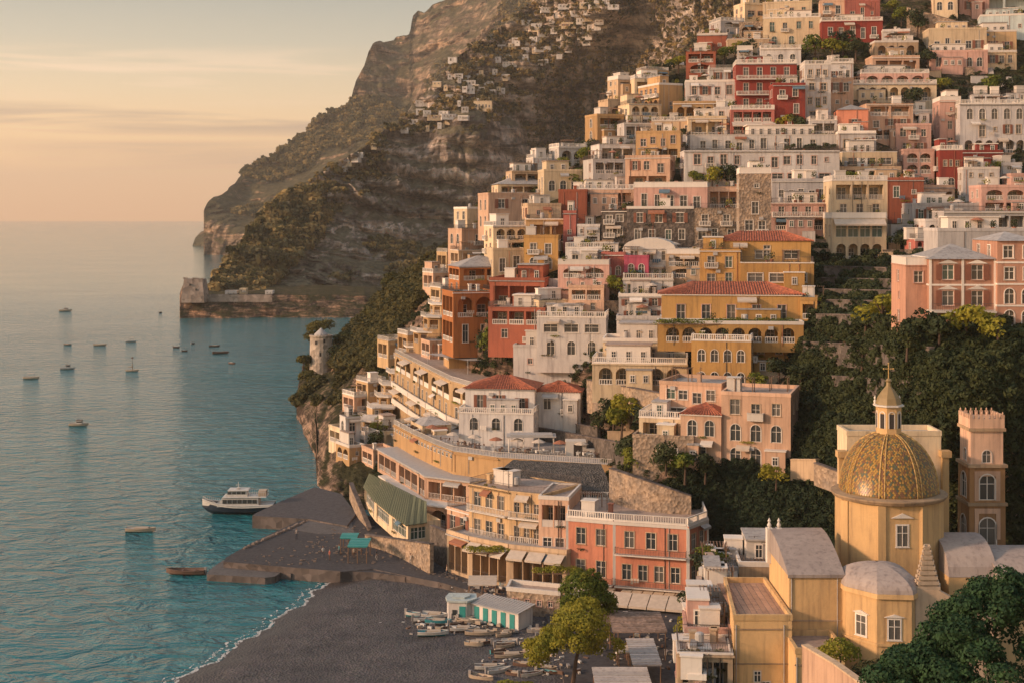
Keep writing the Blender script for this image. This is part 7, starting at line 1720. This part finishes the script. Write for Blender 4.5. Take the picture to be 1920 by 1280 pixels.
# ---------------------------------------------------------------- names and labels of the small houses
LM = [('the tall red hotel',1437,165),('the long white hotel',1430,300),('the long yellow villa',1370,580),('the upper yellow villa',1430,475),('the stone tower house',1416,383),('the tall cream apartment block',1611,450),
 ('the pink palace',1810,540),('the arcaded hotel at the right edge',1860,240),('the dark red house',1843,303),('the broad white villa',1070,632),('the vaulted white house',1217,490),('the red-walled house',970,560),('the brick-red cube house',1335,82),
 ('the beige arcade house',1681,95),('the long red house',1598,56),('the pale blue villa',1884,48),('the outermost peach house',896,460),('the pink long house',1256,373),('the salmon pyramid-roofed house',1599,230),('the brick-red arched-window house',1073,388),('the white tile-roofed villa',935,780),('the tan loggia house',1234,275),('the ochre balcony house',1258,183),('the magenta house',1193,500),('the narrow yellow house',1014,477)]
FW = {'w': 'plain windows', 'W': 'balcony windows', 's': 'shuttered windows', 'p': 'pedimented windows', 'd': 'tall doors', 'B': 'balcony doors', 'o': 'small square windows', 'v': 'wide windows', 'a': 'arched windows', 'A': 'open arches', 'L': 'dark loggias', 'g': 'glazed front', '.': 'blank wall'}
RW_ = {'w': 'white-railed', 'f': 'flat', 'b': 'balustraded', 'i': 'iron-railed', 's': 'parapeted', 't': 'tiled', 'g': 'grey hipped', 'v': 'vaulted'}
NUM = {1:'one',2:'two',3:'three',4:'four',5:'five',6:'six',7:'seven'}
def where(x, y, skip=0):
    d = sorted(LM, key=lambda m: math.hypot(x-m[1], (y-m[2])*1.3))[skip]; dx, dy = x-d[1], y-d[2]; r = math.hypot(dx, dy); 
    a = math.degrees(math.atan2(-dy, dx)) % 360; s = ['right of','above and right of','above','above and left of','left of','below and left of','below','below and right of'][int((a+22.5)//45) % 8]
    return ('just ' if r < 45 else ('well ' if r > 110 else ''))+s+' '+d[0]
used = set(); 
for rec in INFO:
    h, colour, k, xc, yc, feat, label, roof, fls, W = rec
    if label: used.add(label); continue
    cw = {'paleblue':'pale blue','stone':'stone','darkstone':'dark stone','gold':'golden'}.get(colour, colour)
    nw = fls[0][1:].split('+')[0]; nw = NUM.get(int(nw), 'many') if nw.isdigit() else ''
    f1 = (nw+' ' if nw else '')+FW[fls[0][0]]
    if nw == 'one': f1 = 'one '+FW[fls[0][0]].rstrip('s')
    c = [f'{cw} house, {f1}, {where(xc, yc)}', f'{cw} {RW_[roof]}-roofed house, {f1}, {where(xc, yc)}', f'{cw} {RW_[roof]}-roofed house, {f1}, {where(xc, yc, 1)}', f'{NUM[k]}-storey {cw} house, {f1}, {where(xc, yc, 2)}', f'{NUM[k]}-storey {cw} {RW_[roof]}-roofed house, {f1}, {where(xc, yc, 3)}', f'{"narrow" if W < 5 else "wide"} {cw} {RW_[roof]}-roofed house, {f1}, {where(xc, yc, 4)}']
    for l_ in c:
        if l_ not in used: break
    if len(l_.split()) > 16: l_ = l_.replace(' and ', '-').replace('house, ', 'house ')
    used.add(l_); h.root['label'] = l_
seen = {}
for o in bpy.data.objects:
    if o.parent is None and o.get('category') in ('tree', 'steps', 'wall', 'parasol', 'plant') and o.name.split('.')[0] in ('garden_tree', 'steps', 'garden_wall', 'parasol', 'potted_plant') and o.get('group'):
        l_ = o.location; D = l_.y; x = 960+l_.x*F/D; y = HZ-(l_.z-CH)*F/D
        n_ = {'garden_tree': 'leafy garden tree', 'steps': 'flight of masonry steps', 'garden_wall': 'short garden wall', 'parasol': 'open terrace parasol', 'potted_plant': 'potted plant on a terrace'}[o.name.split('.')[0]]
        for k in range(4):
            t = n_+' '+where(x, y, k)
            if t not in seen: break
        seen.setdefault(t, []).append(o)
for t, ob in seen.items():
    for o in ob: o['label'] = t if len(t.split()) <= 16 else ' '.join(t.split()[:16])
print('houses', len(INFO), 'filler', NF, 'objects', len(bpy.data.objects))
